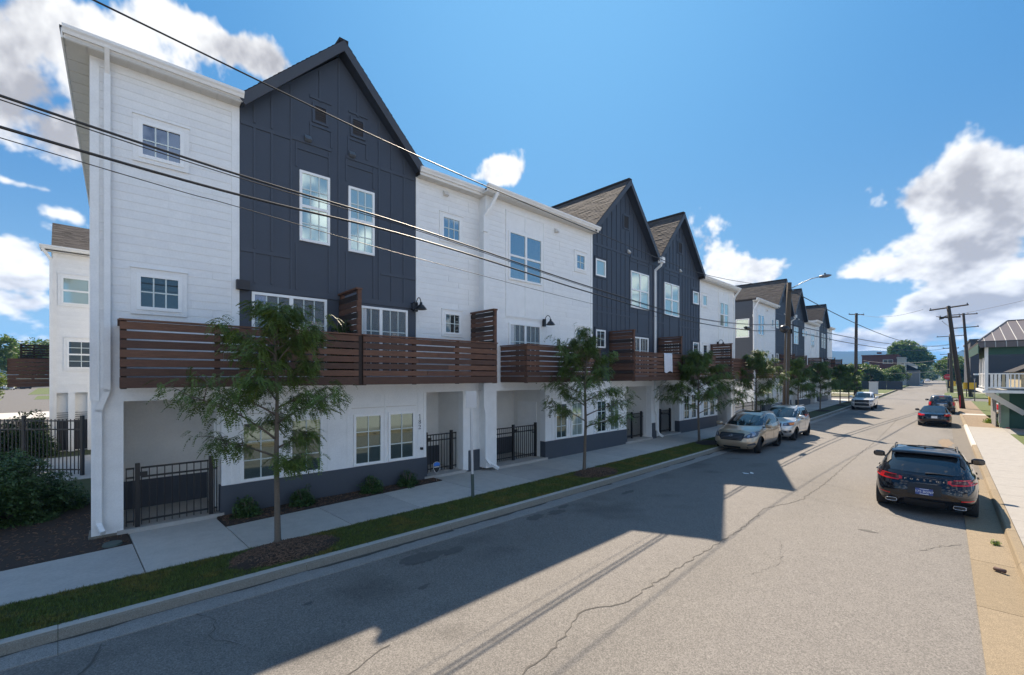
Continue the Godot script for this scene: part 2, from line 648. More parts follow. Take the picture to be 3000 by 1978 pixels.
func ground() -> void:
	# far ground sheet
	var g := begin()
	quad(g, Vector3(-6000, -0.06, 6000), Vector3(6000, -0.06, 6000), Vector3(6000, -0.06, -6000), Vector3(-6000, -0.06, -6000))
	setting(build("ground", g, M.lawn_dark))
	# asphalt with wear in its own colour
	var st := begin()
	var wear := noise(0.16, 3, 41)
	var track := noise(0.05, 2, 43)
	var spots := noise(0.55, 2, 47)
	var stops := []
	var x := -30.0
	while x < 60.0:
		stops.append(x)
		x += 0.4
	while x < 420.0:
		stops.append(x)
		x += 4.0
	var tone := func(s: float, d: float) -> Color:
		var v := 1.0 + 0.20 * wear.get_noise_2d(s * 0.5, d * 1.2) + 0.11 * track.get_noise_2d(s * 0.3, d * 6.0)
		if d > 4.6:
			v -= 0.30 * smoothstep(0.18, 0.5, spots.get_noise_2d(s * 0.8, d * 1.4))
		v -= 0.10 * exp(-pow((d - 2.9) / 0.35, 2.0)) * 0.5
		if d < 0.5 and s > 26:
			v -= 0.25 * smoothstep(0.0, 0.5, spots.get_noise_2d(s * 0.5 + 9.0, d * 1.2))
		v = clampf(v, 0.45, 1.2)
		return Color(v, v, v * 0.99)
	for i in stops.size() - 1:
		var a: float = stops[i]
		var b: float = stops[i + 1]
		for k in 20:
			var da0 := lerpf(gl(a), rk(a) + 0.5, k / 20.0)
			var da1 := lerpf(gl(a), rk(a) + 0.5, (k + 1) / 20.0)
			var db0 := lerpf(gl(b), rk(b) + 0.5, k / 20.0)
			var db1 := lerpf(gl(b), rk(b) + 0.5, (k + 1) / 20.0)
			var c := [P(a, da0, 0), P(b, db0, 0), P(b, db1, 0), P(a, da1, 0)]
			var t := [tone.call(a, da0), tone.call(b, db0), tone.call(b, db1), tone.call(a, da1)]
			for q in [0, 1, 2, 0, 2, 3]:
				st.set_color(t[q])
				st.add_vertex(c[q])
	st.generate_normals()
	var road: MeshInstance3D = setting(mesh_node("road", st.commit(), M.asphalt))
	# cross street beyond the houses
	strip("cross_street", flat(60.0), func(s: float) -> float: return gl(s) - 0.05, 75.0, 84.0, 3.0, -0.05, 0.012, M.asphalt_far)
	strip("cross_street", func(s: float) -> float: return rk(s) + 0.55, flat(-60.0), 82.0, 92.0, 3.0, -0.05, 0.012, M.asphalt_far)
	strip("cross_street", flat(70.0), func(s: float) -> float: return gl(s) - 0.05, 134.0, 146.0, 3.0, -0.05, 0.012, M.asphalt_far)
	# cracks and spots
	crack(road, [Vector2(0.6, 4.9), Vector2(2.26, 4.82), Vector2(2.9, 4.94)], 0.02, 1, M.crack)
	crack(road, [Vector2(1.2, 3.5), Vector2(3.67, 3.37), Vector2(4.45, 3.45), Vector2(5.24, 3.67), Vector2(5.88, 3.35), Vector2(7.99, 3.24), Vector2(10.46, 3.09), Vector2(12.62, 3.12), Vector2(13.87, 2.65), Vector2(16.5, 2.5)], 0.022, 2, M.crack)
	crack(road, [Vector2(16.5, 2.5), Vector2(22, 2.4), Vector2(30, 2.2), Vector2(45, 2.1)], 0.02, 3, M.crack)
	crack(road, [Vector2(0.35, 7.6), Vector2(0.3, 7.2), Vector2(0.0, 6.7)], 0.025, 4, M.crack)
	crack(road, [Vector2(1.35, 7.6), Vector2(1.5, 7.2), Vector2(1.35, 6.7), Vector2(1.6, 6.3)], 0.014, 5, M.crack)
	crack(road, [Vector2(14.6, 3.2), Vector2(14.2, 1.0), Vector2(13.6, -0.4)], 0.010, 6, M.crack)
	crack(road, [Vector2(17.2, 4.6), Vector2(16.6, 2.4), Vector2(16.0, 1.2)], 0.010, 7, M.crack)
	crack(road, [Vector2(24.0, 5.2), Vector2(23.4, 2.0), Vector2(23.0, -0.4)], 0.012, 8, M.crack)
	crack(road, [Vector2(31.0, 5.8), Vector2(30.4, 2.0), Vector2(30.0, -0.6)], 0.014, 9, M.crack)
	crack(road, [Vector2(11.6, 0.2), Vector2(12.2, -0.1), Vector2(12.6, -0.38)], 0.014, 10, M.crack)
	crack(road, [Vector2(10.3, 2.3), Vector2(9.1, 2.0), Vector2(8.2, 2.25)], 0.006, 12, M.crack)
	blob("oil_spot", 4.8, 6.9, 0.45, 0.22, 0.006, M.patch, road, 1)
	blob("oil_spot", 5.25, 6.75, 0.35, 0.15, 0.007, M.patch, road, 2)
	blob("oil_spot", 7.95, 6.85, 0.35, 0.16, 0.006, M.patch, road, 3)
	blob("oil_spot", 8.6, 6.75, 0.28, 0.15, 0.007, M.patch, road, 4)
	blob("oil_spot", 9.1, 6.9, 0.2, 0.1, 0.006, M.patch, road, 5)
	blob("oil_spot", 11.5, 6.4, 0.3, 0.1, 0.006, M.patch, road, 6)
	blob("oil_spot", 4.1, 5.9, 0.12, 0.07, 0.006, M.patch, road, 7)
	blob("oil_spot", 2.6, 6.7, 0.09, 0.05, 0.006, M.patch, road, 8)
	blob("oil_spot", 12.3, 1.0, 0.07, 0.22, 0.006, M.patch, road, 9)
	blob("mud_stain", 31.0, -0.4, 1.8, 0.25, 0.006, M.brown_walk, road, 10)
	# left gutter, kerb and verge, in lengths with joints
	var gut: Node3D = setting(Node3D.new())
	gut.name = "gutter"
	add_child(gut)
	var kerb: Node3D = setting(Node3D.new())
	kerb.name = "kerb"
	add_child(kerb)
	var s := -12.0
	while s < 74.0:
		var e := s + 3.0
		strip("gutter_length", gl, func(q: float) -> float: return kl(q) + 0.01, s, e - 0.006, 1.0, -0.05, 0.014, M.gutter_pan, gut)
		# kerb: sloped face up to 0.14
		var kst := begin()
		for i in 3:
			var a := s + i
			var b := minf(a + 1.0, e - 0.006)
			var prof := [[-0.0, 0.0], [0.035, 0.115], [0.055, 0.14], [0.19, 0.142], [0.19, -0.05]]
			for k in prof.size() - 1:
				quad(kst, P(a, kl(a) + prof[k][0], prof[k][1]), P(b, kl(b) + prof[k][0], prof[k][1]), P(b, kl(b) + prof[k + 1][0], prof[k + 1][1]), P(a, kl(a) + prof[k + 1][0], prof[k + 1][1]))
		var ks := build("kerb_stone", kst, M.kerb, kerb)
		strip("kerb_top", func(q: float) -> float: return kl(q) + 0.058, func(q: float) -> float: return kl(q) + 0.192, s, e - 0.006, 1.0, 0.10, 0.147, M.kerb_top, ks)
		# grime gathered along the foot of the kerb
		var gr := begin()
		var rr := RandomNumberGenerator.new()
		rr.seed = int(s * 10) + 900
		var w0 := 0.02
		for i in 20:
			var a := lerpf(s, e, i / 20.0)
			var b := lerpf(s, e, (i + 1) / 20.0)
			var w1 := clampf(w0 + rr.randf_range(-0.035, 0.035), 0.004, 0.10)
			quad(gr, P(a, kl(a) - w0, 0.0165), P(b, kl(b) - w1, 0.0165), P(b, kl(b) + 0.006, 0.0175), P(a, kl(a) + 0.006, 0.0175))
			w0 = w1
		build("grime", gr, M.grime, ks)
		s = e
	strip("verge", kb, sf, -12.0, 74.0, 1.0, -0.05, 0.135, M.lawn_dark)
	# sidewalk in slabs
	var walk: Node3D = setting(Node3D.new())
	walk.name = "sidewalk"
	add_child(walk)
	var joints := [-12.0, -9.4, -7.0, -4.6, -2.2, 1.0, 2.5, 4.45, 6.2, 8.25, 10.2, 12.0]
	while joints[-1] < 74.0:
		joints.append(joints[-1] + 1.85)
	for i in joints.size() - 1:
		var a: float = joints[i]
		var b: float = joints[i + 1]
		var kind: Material = [M.concrete, M.concrete_b, M.concrete_c][(i * 7) % 3]
		var far_edge := sb((a + b) / 2)
		if a == 1.0:
			far_edge = 14.2
		strip("slab", sf, flat(far_edge), a + 0.009, b - 0.009, 1.0, -0.05, 0.15, kind, walk)
	strip("sidewalk_bed", sf, flat(13.3), -12.0, 74.0, 2.0, -0.05, 0.118, M.crack)
	# beds of mulch
	strip("mulch_bed", flat(10.96), flat(12.4), 2.52, 8.24, 1.0, 0.0, 0.17, M.soil)
	strip("mulch_bed", flat(11.16), flat(15.5), -14.0, 0.99, 1.0, 0.0, 0.16, M.soil)
	# tree pits
	for p in [2.95, 12.55, 21.9, 31.3, 40.6, 49.0, 59.5, 65.5]:
		var st2 := begin()
		var r := RandomNumberGenerator.new()
		r.seed = int(p * 10)
		var mid := (kb(p) + sf(p)) / 2 + 0.05
		for ring in 4:
			for i in 24:
				var a0 := TAU * i / 24.0
				var a1 := TAU * (i + 1) / 24.0
				var f := func(an: float, q: float) -> Vector3:
					return P(p + cos(an) * 0.95 * q * (1.0 + 0.12 * sin(an * 3.0 + p)), mid + sin(an) * 0.60 * q * (1.0 + 0.08 * sin(an * 4.0)), 0.137 + 0.10 * (1.0 - q * q))
				quad(st2, f.call(a0, ring / 4.0), f.call(a0, (ring + 1) / 4.0), f.call(a1, (ring + 1) / 4.0), f.call(a1, ring / 4.0))
		setting(build("tree_pit", st2, M.soil))
	# ground behind and between the houses
	strip("yard", flat(12.0), flat(15.6), 8.3, 74.0, 4.0, -0.05, 0.11, M.concrete_b)
	strip("yard", flat(15.4), flat(40.0), -12.0, 74.0, 8.0, -0.05, 0.10, M.lawn_dark)
	strip("alley", flat(19.5), flat(25.2), -30.0, 74.0, 8.0, -0.05, 0.115, M.concrete_b)
	strip("parking_lot", flat(39.0), flat(260.0), -160.0, 20.0, 20.0, -0.05, 0.11, M.asphalt_far)
	strip("parking_walk", flat(50.0), flat(58.0), -160.0, 20.0, 20.0, 0.0, 0.13, M.concrete_c)
	strip("parking_lawn", flat(40.0), flat(49.5), -160.0, -4.0, 20.0, 0.0, 0.125, M.lawn)
	strip("parking_lawn", flat(111.0), flat(165.0), -3.6, 30.0, 20.0, 0.0, 0.125, M.lawn)
	strip("parking_lawn", flat(88.0), flat(103.0), -2.3, 30.0, 20.0, 0.0, 0.125, M.lawn)
	# lawn and walks beyond the cross street
	strip("corner_lawn", func(q: float) -> float: return kl(q) + 0.2, flat(40.0), 85.5, 100.0, 3.0, -0.05, 0.12, M.dry_lawn)
	strip("corner_walk", func(q: float) -> float: return kl(q) + 0.2, flat(60.0), 100.0, 103.5, 3.0, -0.05, 0.13, M.concrete_c)
	strip("corner_lawn", func(q: float) -> float: return kl(q) + 0.2, flat(60.0), 103.5, 132.0, 3.0, -0.05, 0.125, M.lawn)
	strip("corner_kerb", func(q: float) -> float: return kl(q), func(q: float) -> float: return kl(q) + 0.2, 85.5, 132.0, 3.0, -0.05, 0.14, M.kerb)
	strip("corner_kerb", func(q: float) -> float: return kl(q), flat(40.0), 85.2, 85.5, 3.0, -0.05, 0.14, M.kerb)
	strip("far_lawn", func(q: float) -> float: return kl(q) + 0.2, flat(60.0), 148.0, 300.0, 10.0, -0.05, 0.12, M.lawn)
	strip("far_walk", func(q: float) -> float: return kl(q) + 1.2, func(q: float) -> float: return kl(q) + 2.6, 150.0, 300.0, 10.0, 0.0, 0.14, M.concrete_c)
	# right gutter, kerb and walk
	var pan: Node3D = setting(Node3D.new())
	pan.name = "gutter_right"
	add_child(pan)
	var rkerb: Node3D = setting(Node3D.new())
	rkerb.name = "kerb_right"
	add_child(rkerb)
	s = -9.0
	var n := 0
	while s < 80.0:
		var e := s + (2.3 if s < 30 else 4.0)
		strip("gutter_length", func(q: float) -> float: return rk(q) + 0.56, func(q: float) -> float: return rk(q) - 0.01, s, e - 0.012, 1.0, -0.05, 0.014, [M.tan_concrete, M.tan_concrete_b][n % 2] if s < 19.0 else M.old_pan, pan)
		var km: Material = [M.tan_concrete_b, M.tan_concrete][n % 2] if s < 29.0 or s > 39 else M.concrete_c
		var kst := begin()
		var prof := [[0.0, 0.0], [-0.03, 0.10], [-0.055, 0.125], [-0.17, 0.13], [-0.17, -0.05]]
		for k in prof.size() - 1:
			quad(kst, P(e - 0.012, rk(e) + prof[k][0], prof[k][1]), P(s, rk(s) + prof[k][0], prof[k][1]), P(s, rk(s) + prof[k + 1][0], prof[k + 1][1]), P(e - 0.012, rk(e) + prof[k + 1][0], prof[k + 1][1]))
		build("kerb_stone", kst, km, rkerb)
		s = e
		n += 1
	var rw: Node3D = setting(Node3D.new())
	rw.name = "sidewalk_right"
	add_child(rw)
	s = -9.0
	n = 0
	while s < 81.0:
		var e := s + 1.5
		var m2: Material = M.walk_white
		if s > 39.8:
			m2 = M.brown_walk
			if s > 51.5 and s < 53.0:
				m2 = M.concrete_c
		strip("slab", func(q: float) -> float: return rk(q) - 0.18, func(q: float) -> float: return -3.0 if q < 55.0 else -3.0 - 0.012 * (q - 55.0), s + 0.006, e - 0.006, 1.5, -0.05, 0.135, m2, rw)
		s = e
		n += 1
	strip("verge_right", flat(-3.02), flat(-9.0), 27.0, 37.0, 3.0, -0.05, 0.12, M.lawn)
	strip("verge_right", flat(-3.02), flat(-9.0), -12.0, 26.99, 3.0, -0.05, 0.11, M.concrete_c)
	strip("drive_apron", flat(-3.02), flat(-14.0), 37.0, 40.95, 3.0, -0.05, 0.125, M.gutter_pan)
	strip("verge_right", flat(-3.02), flat(-4.6), 53.2, 81.0, 3.0, -0.05, 0.12, M.lawn)
	strip("side_drive", flat(-5.0), flat(-30.0), 49.0, 81.0, 3.0, -0.05, 0.10, M.gutter_pan)
	strip("right_yard", flat(-9.0), flat(-120.0), -80.0, 37.0, 8.0, -0.05, 0.08, M.concrete_c)
	strip("corner_lawn_right", func(q: float) -> float: return rk(q) + 0.9, flat(-60.0), 93.0, 118.0, 4.0, -0.05, 0.10, M.lawn)
	strip("corner_walk_right", func(q: float) -> float: return rk(q) - 0.2, flat(-60.0), 118.0, 121.0, 4.0, -0.05, 0.11, M.concrete_c)
	strip("corner_lawn_right", func(q: float) -> float: return rk(q) - 0.1, flat(-60.0), 121.0, 132.0, 4.0, -0.05, 0.10, M.lawn)
	strip("far_lawn_right", func(q: float) -> float: return rk(q) - 0.1, flat(-60.0), 146.0, 400.0, 12.0, -0.05, 0.10, M.lawn)
	# hills far beyond
	hills()


func hills() -> void:
	var n := noise(1.0, 4, 77)
	# [distance, height at azimuth steps of 2 degrees to the left of the street from -30 to +60]
	for layer in [[2600.0, 1.0, 3], [1500.0, 0.42, 9]]:
		var st := begin()
		st.set_smooth_group(0)
		var dist: float = layer[0]
		var rows := []
		for i in 121:
			var az := deg_to_rad(-60.0 + i * 1.5)
			var h := 0.043 + 0.008 * n.get_noise_1d(i * 0.05 + layer[2] * 10.0) + 0.004 * n.get_noise_1d(i * 0.33 + layer[2])
			var deg := -60.0 + i * 1.5
			h += 0.012 * exp(-pow((deg + 5.0) / 3.0, 2.0)) - 0.024 * exp(-pow((deg - 0.2) / 1.6, 2.0)) + 0.005 * exp(-pow((deg - 9.0) / 4.0, 2.0))
			h *= layer[1]
			if layer[1] < 0.9:
				h *= 0.5 + 0.9 * exp(-pow((deg + 2.0) / 6.0, 2.0)) + 0.5 * n.get_noise_1d(i * 0.21)
			var ring := []
			for k in 9:
				var q := k / 8.0
				var dd := dist * (0.55 + 0.45 * q) + 60.0 * n.get_noise_2d(i * 0.25, q * 2.0)
				var y := maxf(0.0, h) * dist * pow(q, 1.4) * (1.0 + 0.12 * n.get_noise_2d(i * 0.7, q * 3.0 + 5.0))
				ring.append(P(cos(az) * dd, sin(az) * dd, y - 1.0))
			ring.append(P(cos(az) * dist * 1.4, sin(az) * dist * 1.4, -5.0))
			rows.append(ring)
		for i in rows.size() - 1:
			for k in 9:
				quad(st, rows[i][k], rows[i + 1][k], rows[i + 1][k + 1], rows[i][k + 1])
		setting(build("hills", st, M.hill, null, true))


# one lap-siding course: a wedge, thicker at its lower edge
func course(l: float, h: float) -> ArrayMesh:
	var key := "w%.3f_%.3f" % [l, h]
	if boxes.has(key):
		return boxes[key]
	var st := begin()
	var x := l / 2
	quad(st, Vector3(-x, 0, 0.013), Vector3(x, 0, 0.013), Vector3(x, h, 0.004), Vector3(-x, h, 0.004))
	quad(st, Vector3(-x, 0, -0.01), Vector3(x, 0, -0.01), Vector3(x, 0, 0.013), Vector3(-x, 0, 0.013))
	quad(st, Vector3(-x, 0, -0.01), Vector3(-x, 0, 0.013), Vector3(-x, h, 0.004), Vector3(-x, h, -0.01))
	quad(st, Vector3(x, 0, 0.013), Vector3(x, 0, -0.01), Vector3(x, h, -0.01), Vector3(x, h, 0.004))
	boxes[key] = commit(st)
	return boxes[key]


# a white wall of lap siding from t0 to t1, y0 to y1, its face at z
func lap_wall(house: Node, t0: float, t1: float, y0: float, y1: float, z: float, called := "wall") -> Node3D:
	var w := bx(called, house, M.siding, Vector3(t0, y0, z - 0.25), Vector3(t1, y1, z))
	var n := int(ceil((y1 - y0) / 0.175))
	var joints := RandomNumberGenerator.new()
	joints.seed = int(t0 * 50 + y1 * 7)
	for i in n:
		var a := y0 + i * 0.175
		var h := minf(0.178, y1 - a)
		if h < 0.02:
			continue
		# two boards butted somewhere along the course
		var cut := snappedf(lerpf(t0, t1, joints.randf_range(0.22, 0.78)), 0.4)
		for k in 2:
			var p := t0 if k == 0 else cut + 0.003
			var q := cut if k == 0 else t1
			var o := mesh_node("siding_board", course(q - p - 0.003, h), [M.siding, M.siding_b, M.siding][(i * 5 + int(t0) + k) % 3], w)
			o.position = Vector3((p + q) / 2, a, z + 0.001 * k) - w.position
	return w


func corner_board(house: Node, t0: float, t1: float, y0: float, y1: float, z: float, m: Material) -> void:
	bx("corner_board", house, m, Vector3(t0, y0, z - 0.02), Vector3(t1, y1, z + 0.028))


# frame, panes and glazing bars; cols x rows of lights in each of `sashes` stacked sashes (or side by side)
func window(house: Node, called: String, t0: float, t1: float, y0: float, y1: float, z: float, cols: int, rows: int, glass: Material, opt := {}) -> Node3D:
	var fw: float = opt.get("fw", 0.062)
	var split: String = opt.get("split", "")          # "h" two sashes one above the other, "v" side by side, "4" both
	var trim_w: float = opt.get("trim", 0.0)
	var frame_m: Material = opt.get("frame", M.vinyl)
	var root := group_node(called, house)
	root.position = Vector3((t0 + t1) / 2, y0, z)
	var w := t1 - t0
	var h := y1 - y0
	if trim_w > 0.0:
		var tm: Material = opt.get("trim_m", M.trim)
		bx("trim", root, tm, Vector3(-w / 2 - trim_w, h, -0.01), Vector3(w / 2 + trim_w, h + trim_w * 1.15, 0.034))
		bx("trim", root, tm, Vector3(-w / 2 - trim_w, -trim_w, -0.01), Vector3(w / 2 + trim_w, 0, 0.032))
		bx("trim", root, tm, Vector3(-w / 2 - trim_w, 0, -0.01), Vector3(-w / 2, h, 0.031))
		bx("trim", root, tm, Vector3(w / 2, 0, -0.01), Vector3(w / 2 + trim_w, h, 0.031))
		bx("drip_cap", root, tm, Vector3(-w / 2 - trim_w - 0.01, h + trim_w * 1.15, -0.01), Vector3(w / 2 + trim_w + 0.01, h + trim_w * 1.15 + 0.02, 0.06))
	var st := begin()
	var fz := 0.048
	add_box(st, Vector3(-w / 2, 0, -0.01), Vector3(-w / 2 + fw, h, fz))
	add_box(st, Vector3(w / 2 - fw, 0, -0.01), Vector3(w / 2, h, fz))
	add_box(st, Vector3(-w / 2 + fw, 0, -0.01), Vector3(w / 2 - fw, fw, fz + 0.004))
	add_box(st, Vector3(-w / 2 + fw, h - fw, -0.01), Vector3(w / 2 - fw, h, fz))
	if split == "h" or split == "4":
		add_box(st, Vector3(-w / 2 + fw, h / 2 - 0.035, -0.01), Vector3(w / 2 - fw, h / 2 + 0.035, fz - 0.006))
	if split == "v" or split == "4":
		add_box(st, Vector3(-0.045, fw, -0.01), Vector3(0.045, h - fw, fz - 0.003))
	build("frame", st, frame_m, root)
	var nx := 2 if split in ["v", "4"] else 1
	var ny := 2 if split in ["h", "4"] else 1
	for i in nx:
		for j in ny:
			var a := -w / 2 + fw
			var b := w / 2 - fw
			var c := fw
			var d := h - fw
			if nx == 2:
				a = a if i == 0 else 0.045
				b = -0.045 if i == 0 else b
			if ny == 2:
				c = c if j == 0 else h / 2 + 0.035
				d = h / 2 - 0.035 if j == 0 else d
			var gz := 0.012 if j == 0 else 0.018
			var gm: Material = glass
			if opt.has("clear"):
				gm = M.clear_glass
			var tilt := begin()
			# real panes are never quite in one plane
			var e1 := rng.randf_range(-0.004, 0.004)
			var e2 := rng.randf_range(-0.004, 0.004)
			quad(tilt, Vector3(a, c, gz + e1), Vector3(b, c, gz + e2), Vector3(b, d, gz - e1), Vector3(a, d, gz - e2))
			build("pane", tilt, gm, root)
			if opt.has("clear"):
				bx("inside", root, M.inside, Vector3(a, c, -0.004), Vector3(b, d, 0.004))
			for k in range(1, cols):
				var q := lerpf(a, b, float(k) / cols)
				bx("glazing_bar", root, M.grille if not opt.has("bar") else opt.bar, Vector3(q - 0.013, c, gz + 0.005), Vector3(q + 0.013, d, gz + 0.014))
			for k in range(1, rows):
				var q := lerpf(c, d, float(k) / rows)
				bx("glazing_bar", root, M.grille if not opt.has("bar") else opt.bar, Vector3(a, q - 0.013, gz + 0.005), Vector3(b, q + 0.013, gz + 0.015))
			if i == 0 and opt.has("curtain"):
				var cs := begin()
				var cw: float = (b - a) * float(opt.curtain)
				var side := []
				for k in 13:
					side.append(Vector3(a + cw * k / 12.0, 0, 0.0085 + 0.0025 * sin(k * 1.9)))
				for k in 12:
					quad(cs, side[k] + Vector3(0, c, 0), side[k + 1] + Vector3(0, c, 0), side[k + 1] + Vector3(0, d, 0), side[k] + Vector3(0, d, 0))
				build("curtain", cs, opt.get("curtain_m", M.curtain), root)
	return root


func downspout(house: Node, pts: Array, m: Material) -> void:
	var st := begin()
	for i in pts.size() - 1:
		var a: Vector3 = pts[i]
		var b: Vector3 = pts[i + 1]
		var dir := (b - a).normalized()
		var side := Vector3(0, 0, 1) if absf(dir.z) < 0.5 else Vector3(1, 0, 0)
		var s2 := dir.cross(side).normalized()
		side = s2.cross(dir).normalized()
		var bas := Basis(s2, dir, side)
		add_cbox(st, Vector3(0, a.distance_to(b) / 2, 0), Vector3(0.10, a.distance_to(b) + 0.05, 0.075), Transform3D(bas, a))
	build("downspout", st, m, house)


func gutter_run(house: Node, t0: float, t1: float, y: float, z0: float, z1: float) -> void:
	# soffit, fascia and an ogee gutter along the eave; soffit boards are thin pieces across it
	var sof := bx("soffit", house, M.soffit, Vector3(t0 + 0.04, y - 0.21, z0), Vector3(t1 - 0.04, y - 0.16, z1 - 0.10))
	var k := t0 + 0.04
	var n := 0
	while k < t1 - 0.1:
		var o := bx("soffit_panel", sof, M.soffit, Vector3(k, y - 0.222, z0 + 0.01), Vector3(minf(k + 0.285, t1 - 0.05), y - 0.2105, z1 - 0.11))
		o.position -= sof.position
		k += 0.30
		n += 1
	bx("fascia", house, M.trim, Vector3(t0 + 0.02, y - 0.205, z1 - 0.13), Vector3(t1 - 0.02, y - 0.01, z1 - 0.10))
	var st := begin()
	var prof := [Vector2(-0.11, 0.0), Vector2(-0.11, -0.13), Vector2(-0.045, -0.14), Vector2(-0.02, -0.085), Vector2(0.012, -0.05), Vector2(0.018, 0.0), Vector2(-0.006, 0.0), Vector2(-0.012, -0.02)]
	for i in prof.size() - 1:
		quad(st, Vector3(t1, y + prof[i].y, z1 + prof[i].x), Vector3(t0, y + prof[i].y, z1 + prof[i].x), Vector3(t0, y + prof[i + 1].y, z1 + prof[i + 1].x), Vector3(t1, y + prof[i + 1].y, z1 + prof[i + 1].x))
	for t in [t0, t1]:
		for i in range(1, prof.size() - 2):
			tri(st, Vector3(t, y + prof[0].y, z1 + prof[0].x), Vector3(t, y + prof[i].y, z1 + prof[i].x), Vector3(t, y + prof[i + 1].y, z1 + prof[i + 1].x))
	build("gutter", st, M.trim, house)


# rows of shingles on a roof plane: o lower corner, u along the eave, w up the slope
func shingle_plane(house: Node, called: String, o: Vector3, u: Vector3, w: Vector3, m: Material) -> void:
	var nrm := u.cross(w).normalized()
	var slab := begin()
	var t := -nrm * 0.09
	quad(slab, o, o + u, o + u + w, o + w)
	quad(slab, o + t, o + w + t, o + u + w + t, o + u + t)
	quad(slab, o + t, o + u + t, o + u, o)
	quad(slab, o + u + t, o + u + w + t, o + u + w, o + u)
	quad(slab, o + w + t, o + t, o, o + w)
	var roof := build(called, slab, m, house)
	var st := begin()
	var rows := int(w.length() / 0.15)
	var r := RandomNumberGenerator.new()
	r.seed = int(o.x * 100)
	for i in rows:
		var a := o + w * (float(i) / rows)
		var wv := w / rows
		var k := 0.0
		var l := u.length()
		while k < l:
			var e := minf(k + r.randf_range(0.22, 0.42), l)
			var th := r.randf_range(0.008, 0.02)
			var c := r.randf_range(0.62, 1.12)
			st.set_color(Color(c, c * r.randf_range(0.96, 1.02), c * r.randf_range(0.92, 1.04)))
			var p := a + u * (k / l)
			var q := a + u * (e / l)
			quad(st, p + nrm * th, q + nrm * th, q + wv * 1.05 + nrm * 0.003, p + wv * 1.05 + nrm * 0.003)
			quad(st, p, q, q + nrm * th, p + nrm * th)
			k = e
	var sh := build("shingles", st, M.shingle_vc if m == M.shingle else M.shingle_dark, roof)
	sh.set_meta("kind", "stuff")


# gable roof running back from the facade: feet at t0 and t1, ridge above their middle
func gable_roof(house: Node, t0: float, t1: float, y0: float, y1: float, yp: float, z: float, back: float, m: Material) -> void:
	var tp := (t0 + t1) / 2
	shingle_plane(house, "roof", Vector3(t0, y0, back), Vector3(0, 0, z - back), Vector3(tp - t0, yp - y0, 0), m)
	shingle_plane(house, "roof", Vector3(t1, y1, z), Vector3(0, 0, back - z), Vector3(tp - t1, yp - y1, 0), m)
	bx("ridge_cap", house, m, Vector3(tp - 0.12, yp - 0.06, back), Vector3(tp + 0.12, yp + 0.025, z - 0.02))
	# rake boards and the dark soffit behind them
	for s in [[t0, y0], [t1, y1]]:
		var a := Vector2(s[0], s[1])
		var b := Vector2(tp, yp)
		var dir := (b - a).normalized()
		var nn := Vector2(-dir.y, dir.x)
		if nn.y > 0:
			nn = -nn
		var st := begin()
		add_prism(st, PackedVector2Array([a + nn * 0.015, b + Vector2(0, -0.018), b + Vector2(0, -0.30), a + nn * 0.235 - dir * 0.02]), z - 0.03, z + 0.012)
		build("rake_board", st, M.rake, house)
		var so := begin()
		add_prism(so, PackedVector2Array([a + nn * 0.11, b + Vector2(0, -0.13), b + Vector2(0, -0.22), a + nn * 0.17]), z - 0.42, z - 0.035)
		build("soffit", so, M.navy, house)


# a slatted deck railing in front of the facade from t0 to t1
func deck(house: Node, t0: float, t1: float, z1: float, opt := {}) -> void:
	var root := group_node("deck", house)
	var woods := [M.deck_wood, M.deck_wood_b, M.deck_wood_c]
	bx("floor", root, M.deck_dark, Vector3(t0 + 0.02, 3.20, 0.03), Vector3(t1 - 0.02, 3.30, z1 - 0.12))
	bx("soffit", root, M.trim, Vector3(t0 + 0.03, 3.17, 0.03), Vector3(t1 - 0.03, 3.195, z1 - 0.03))  # unseen white underside, added to bounce light onto the wall below
	var rim := mesh_node("rim_board", chamfer_box(Vector3(t1 - t0, 0.20, 0.045), 0.006), woods[1], root)
	rim.position = Vector3((t0 + t1) / 2, 3.265, z1)
	for i in 6:
		# each course is two boards butted over a post
		var cut: float = lerpf(t0, t1, [0.42, 0.58, 0.36, 0.5, 0.62, 0.45][i])
		for half in 2:
			var a := t0 if half == 0 else cut + 0.003
			var b := cut - 0.003 if half == 0 else t1
			var o := mesh_node("slat", chamfer_box(Vector3(b - a, 0.143, 0.032), 0.005), woods[(i * 2 + half + int(t0 * 3)) % 3], root)
			o.position = Vector3((a + b) / 2, 3.455 + i * 0.173, z1 + 0.004 * ((i * 3 + half) % 2))
	bx("cap_rail", root, woods[2], Vector3(t0 - 0.015, 4.405, z1 - 0.075), Vector3(t1 + 0.015, 4.44, z1 + 0.045))
	var n := maxi(2, int((t1 - t0) / 1.45))
	for i in n + 1:
		var t := lerpf(t0 + 0.05, t1 - 0.05, float(i) / n)
		bx("post", root, M.deck_dark, Vector3(t - 0.045, 3.15, z1 - 0.115), Vector3(t + 0.045, 4.40, z1 - 0.022))
	for side in opt.get("ends", []):
		var t: float = t0 + 0.016 if side == "left" else t1 - 0.016
		for i in 6:
			bx("slat", root, woods[i % 3], Vector3(t - 0.016, 3.385 + i * 0.173, 0.03), Vector3(t + 0.016, 3.528 + i * 0.173, z1 - 0.02))
		bx("rim_board", root, woods[1], Vector3(t - 0.02, 3.165, 0.03), Vector3(t + 0.02, 3.365, z1 - 0.025))
		bx("cap_rail", root, woods[2], Vector3(t - 0.05, 4.405, 0.03), Vector3(t + 0.05, 4.438, z1 - 0.08))


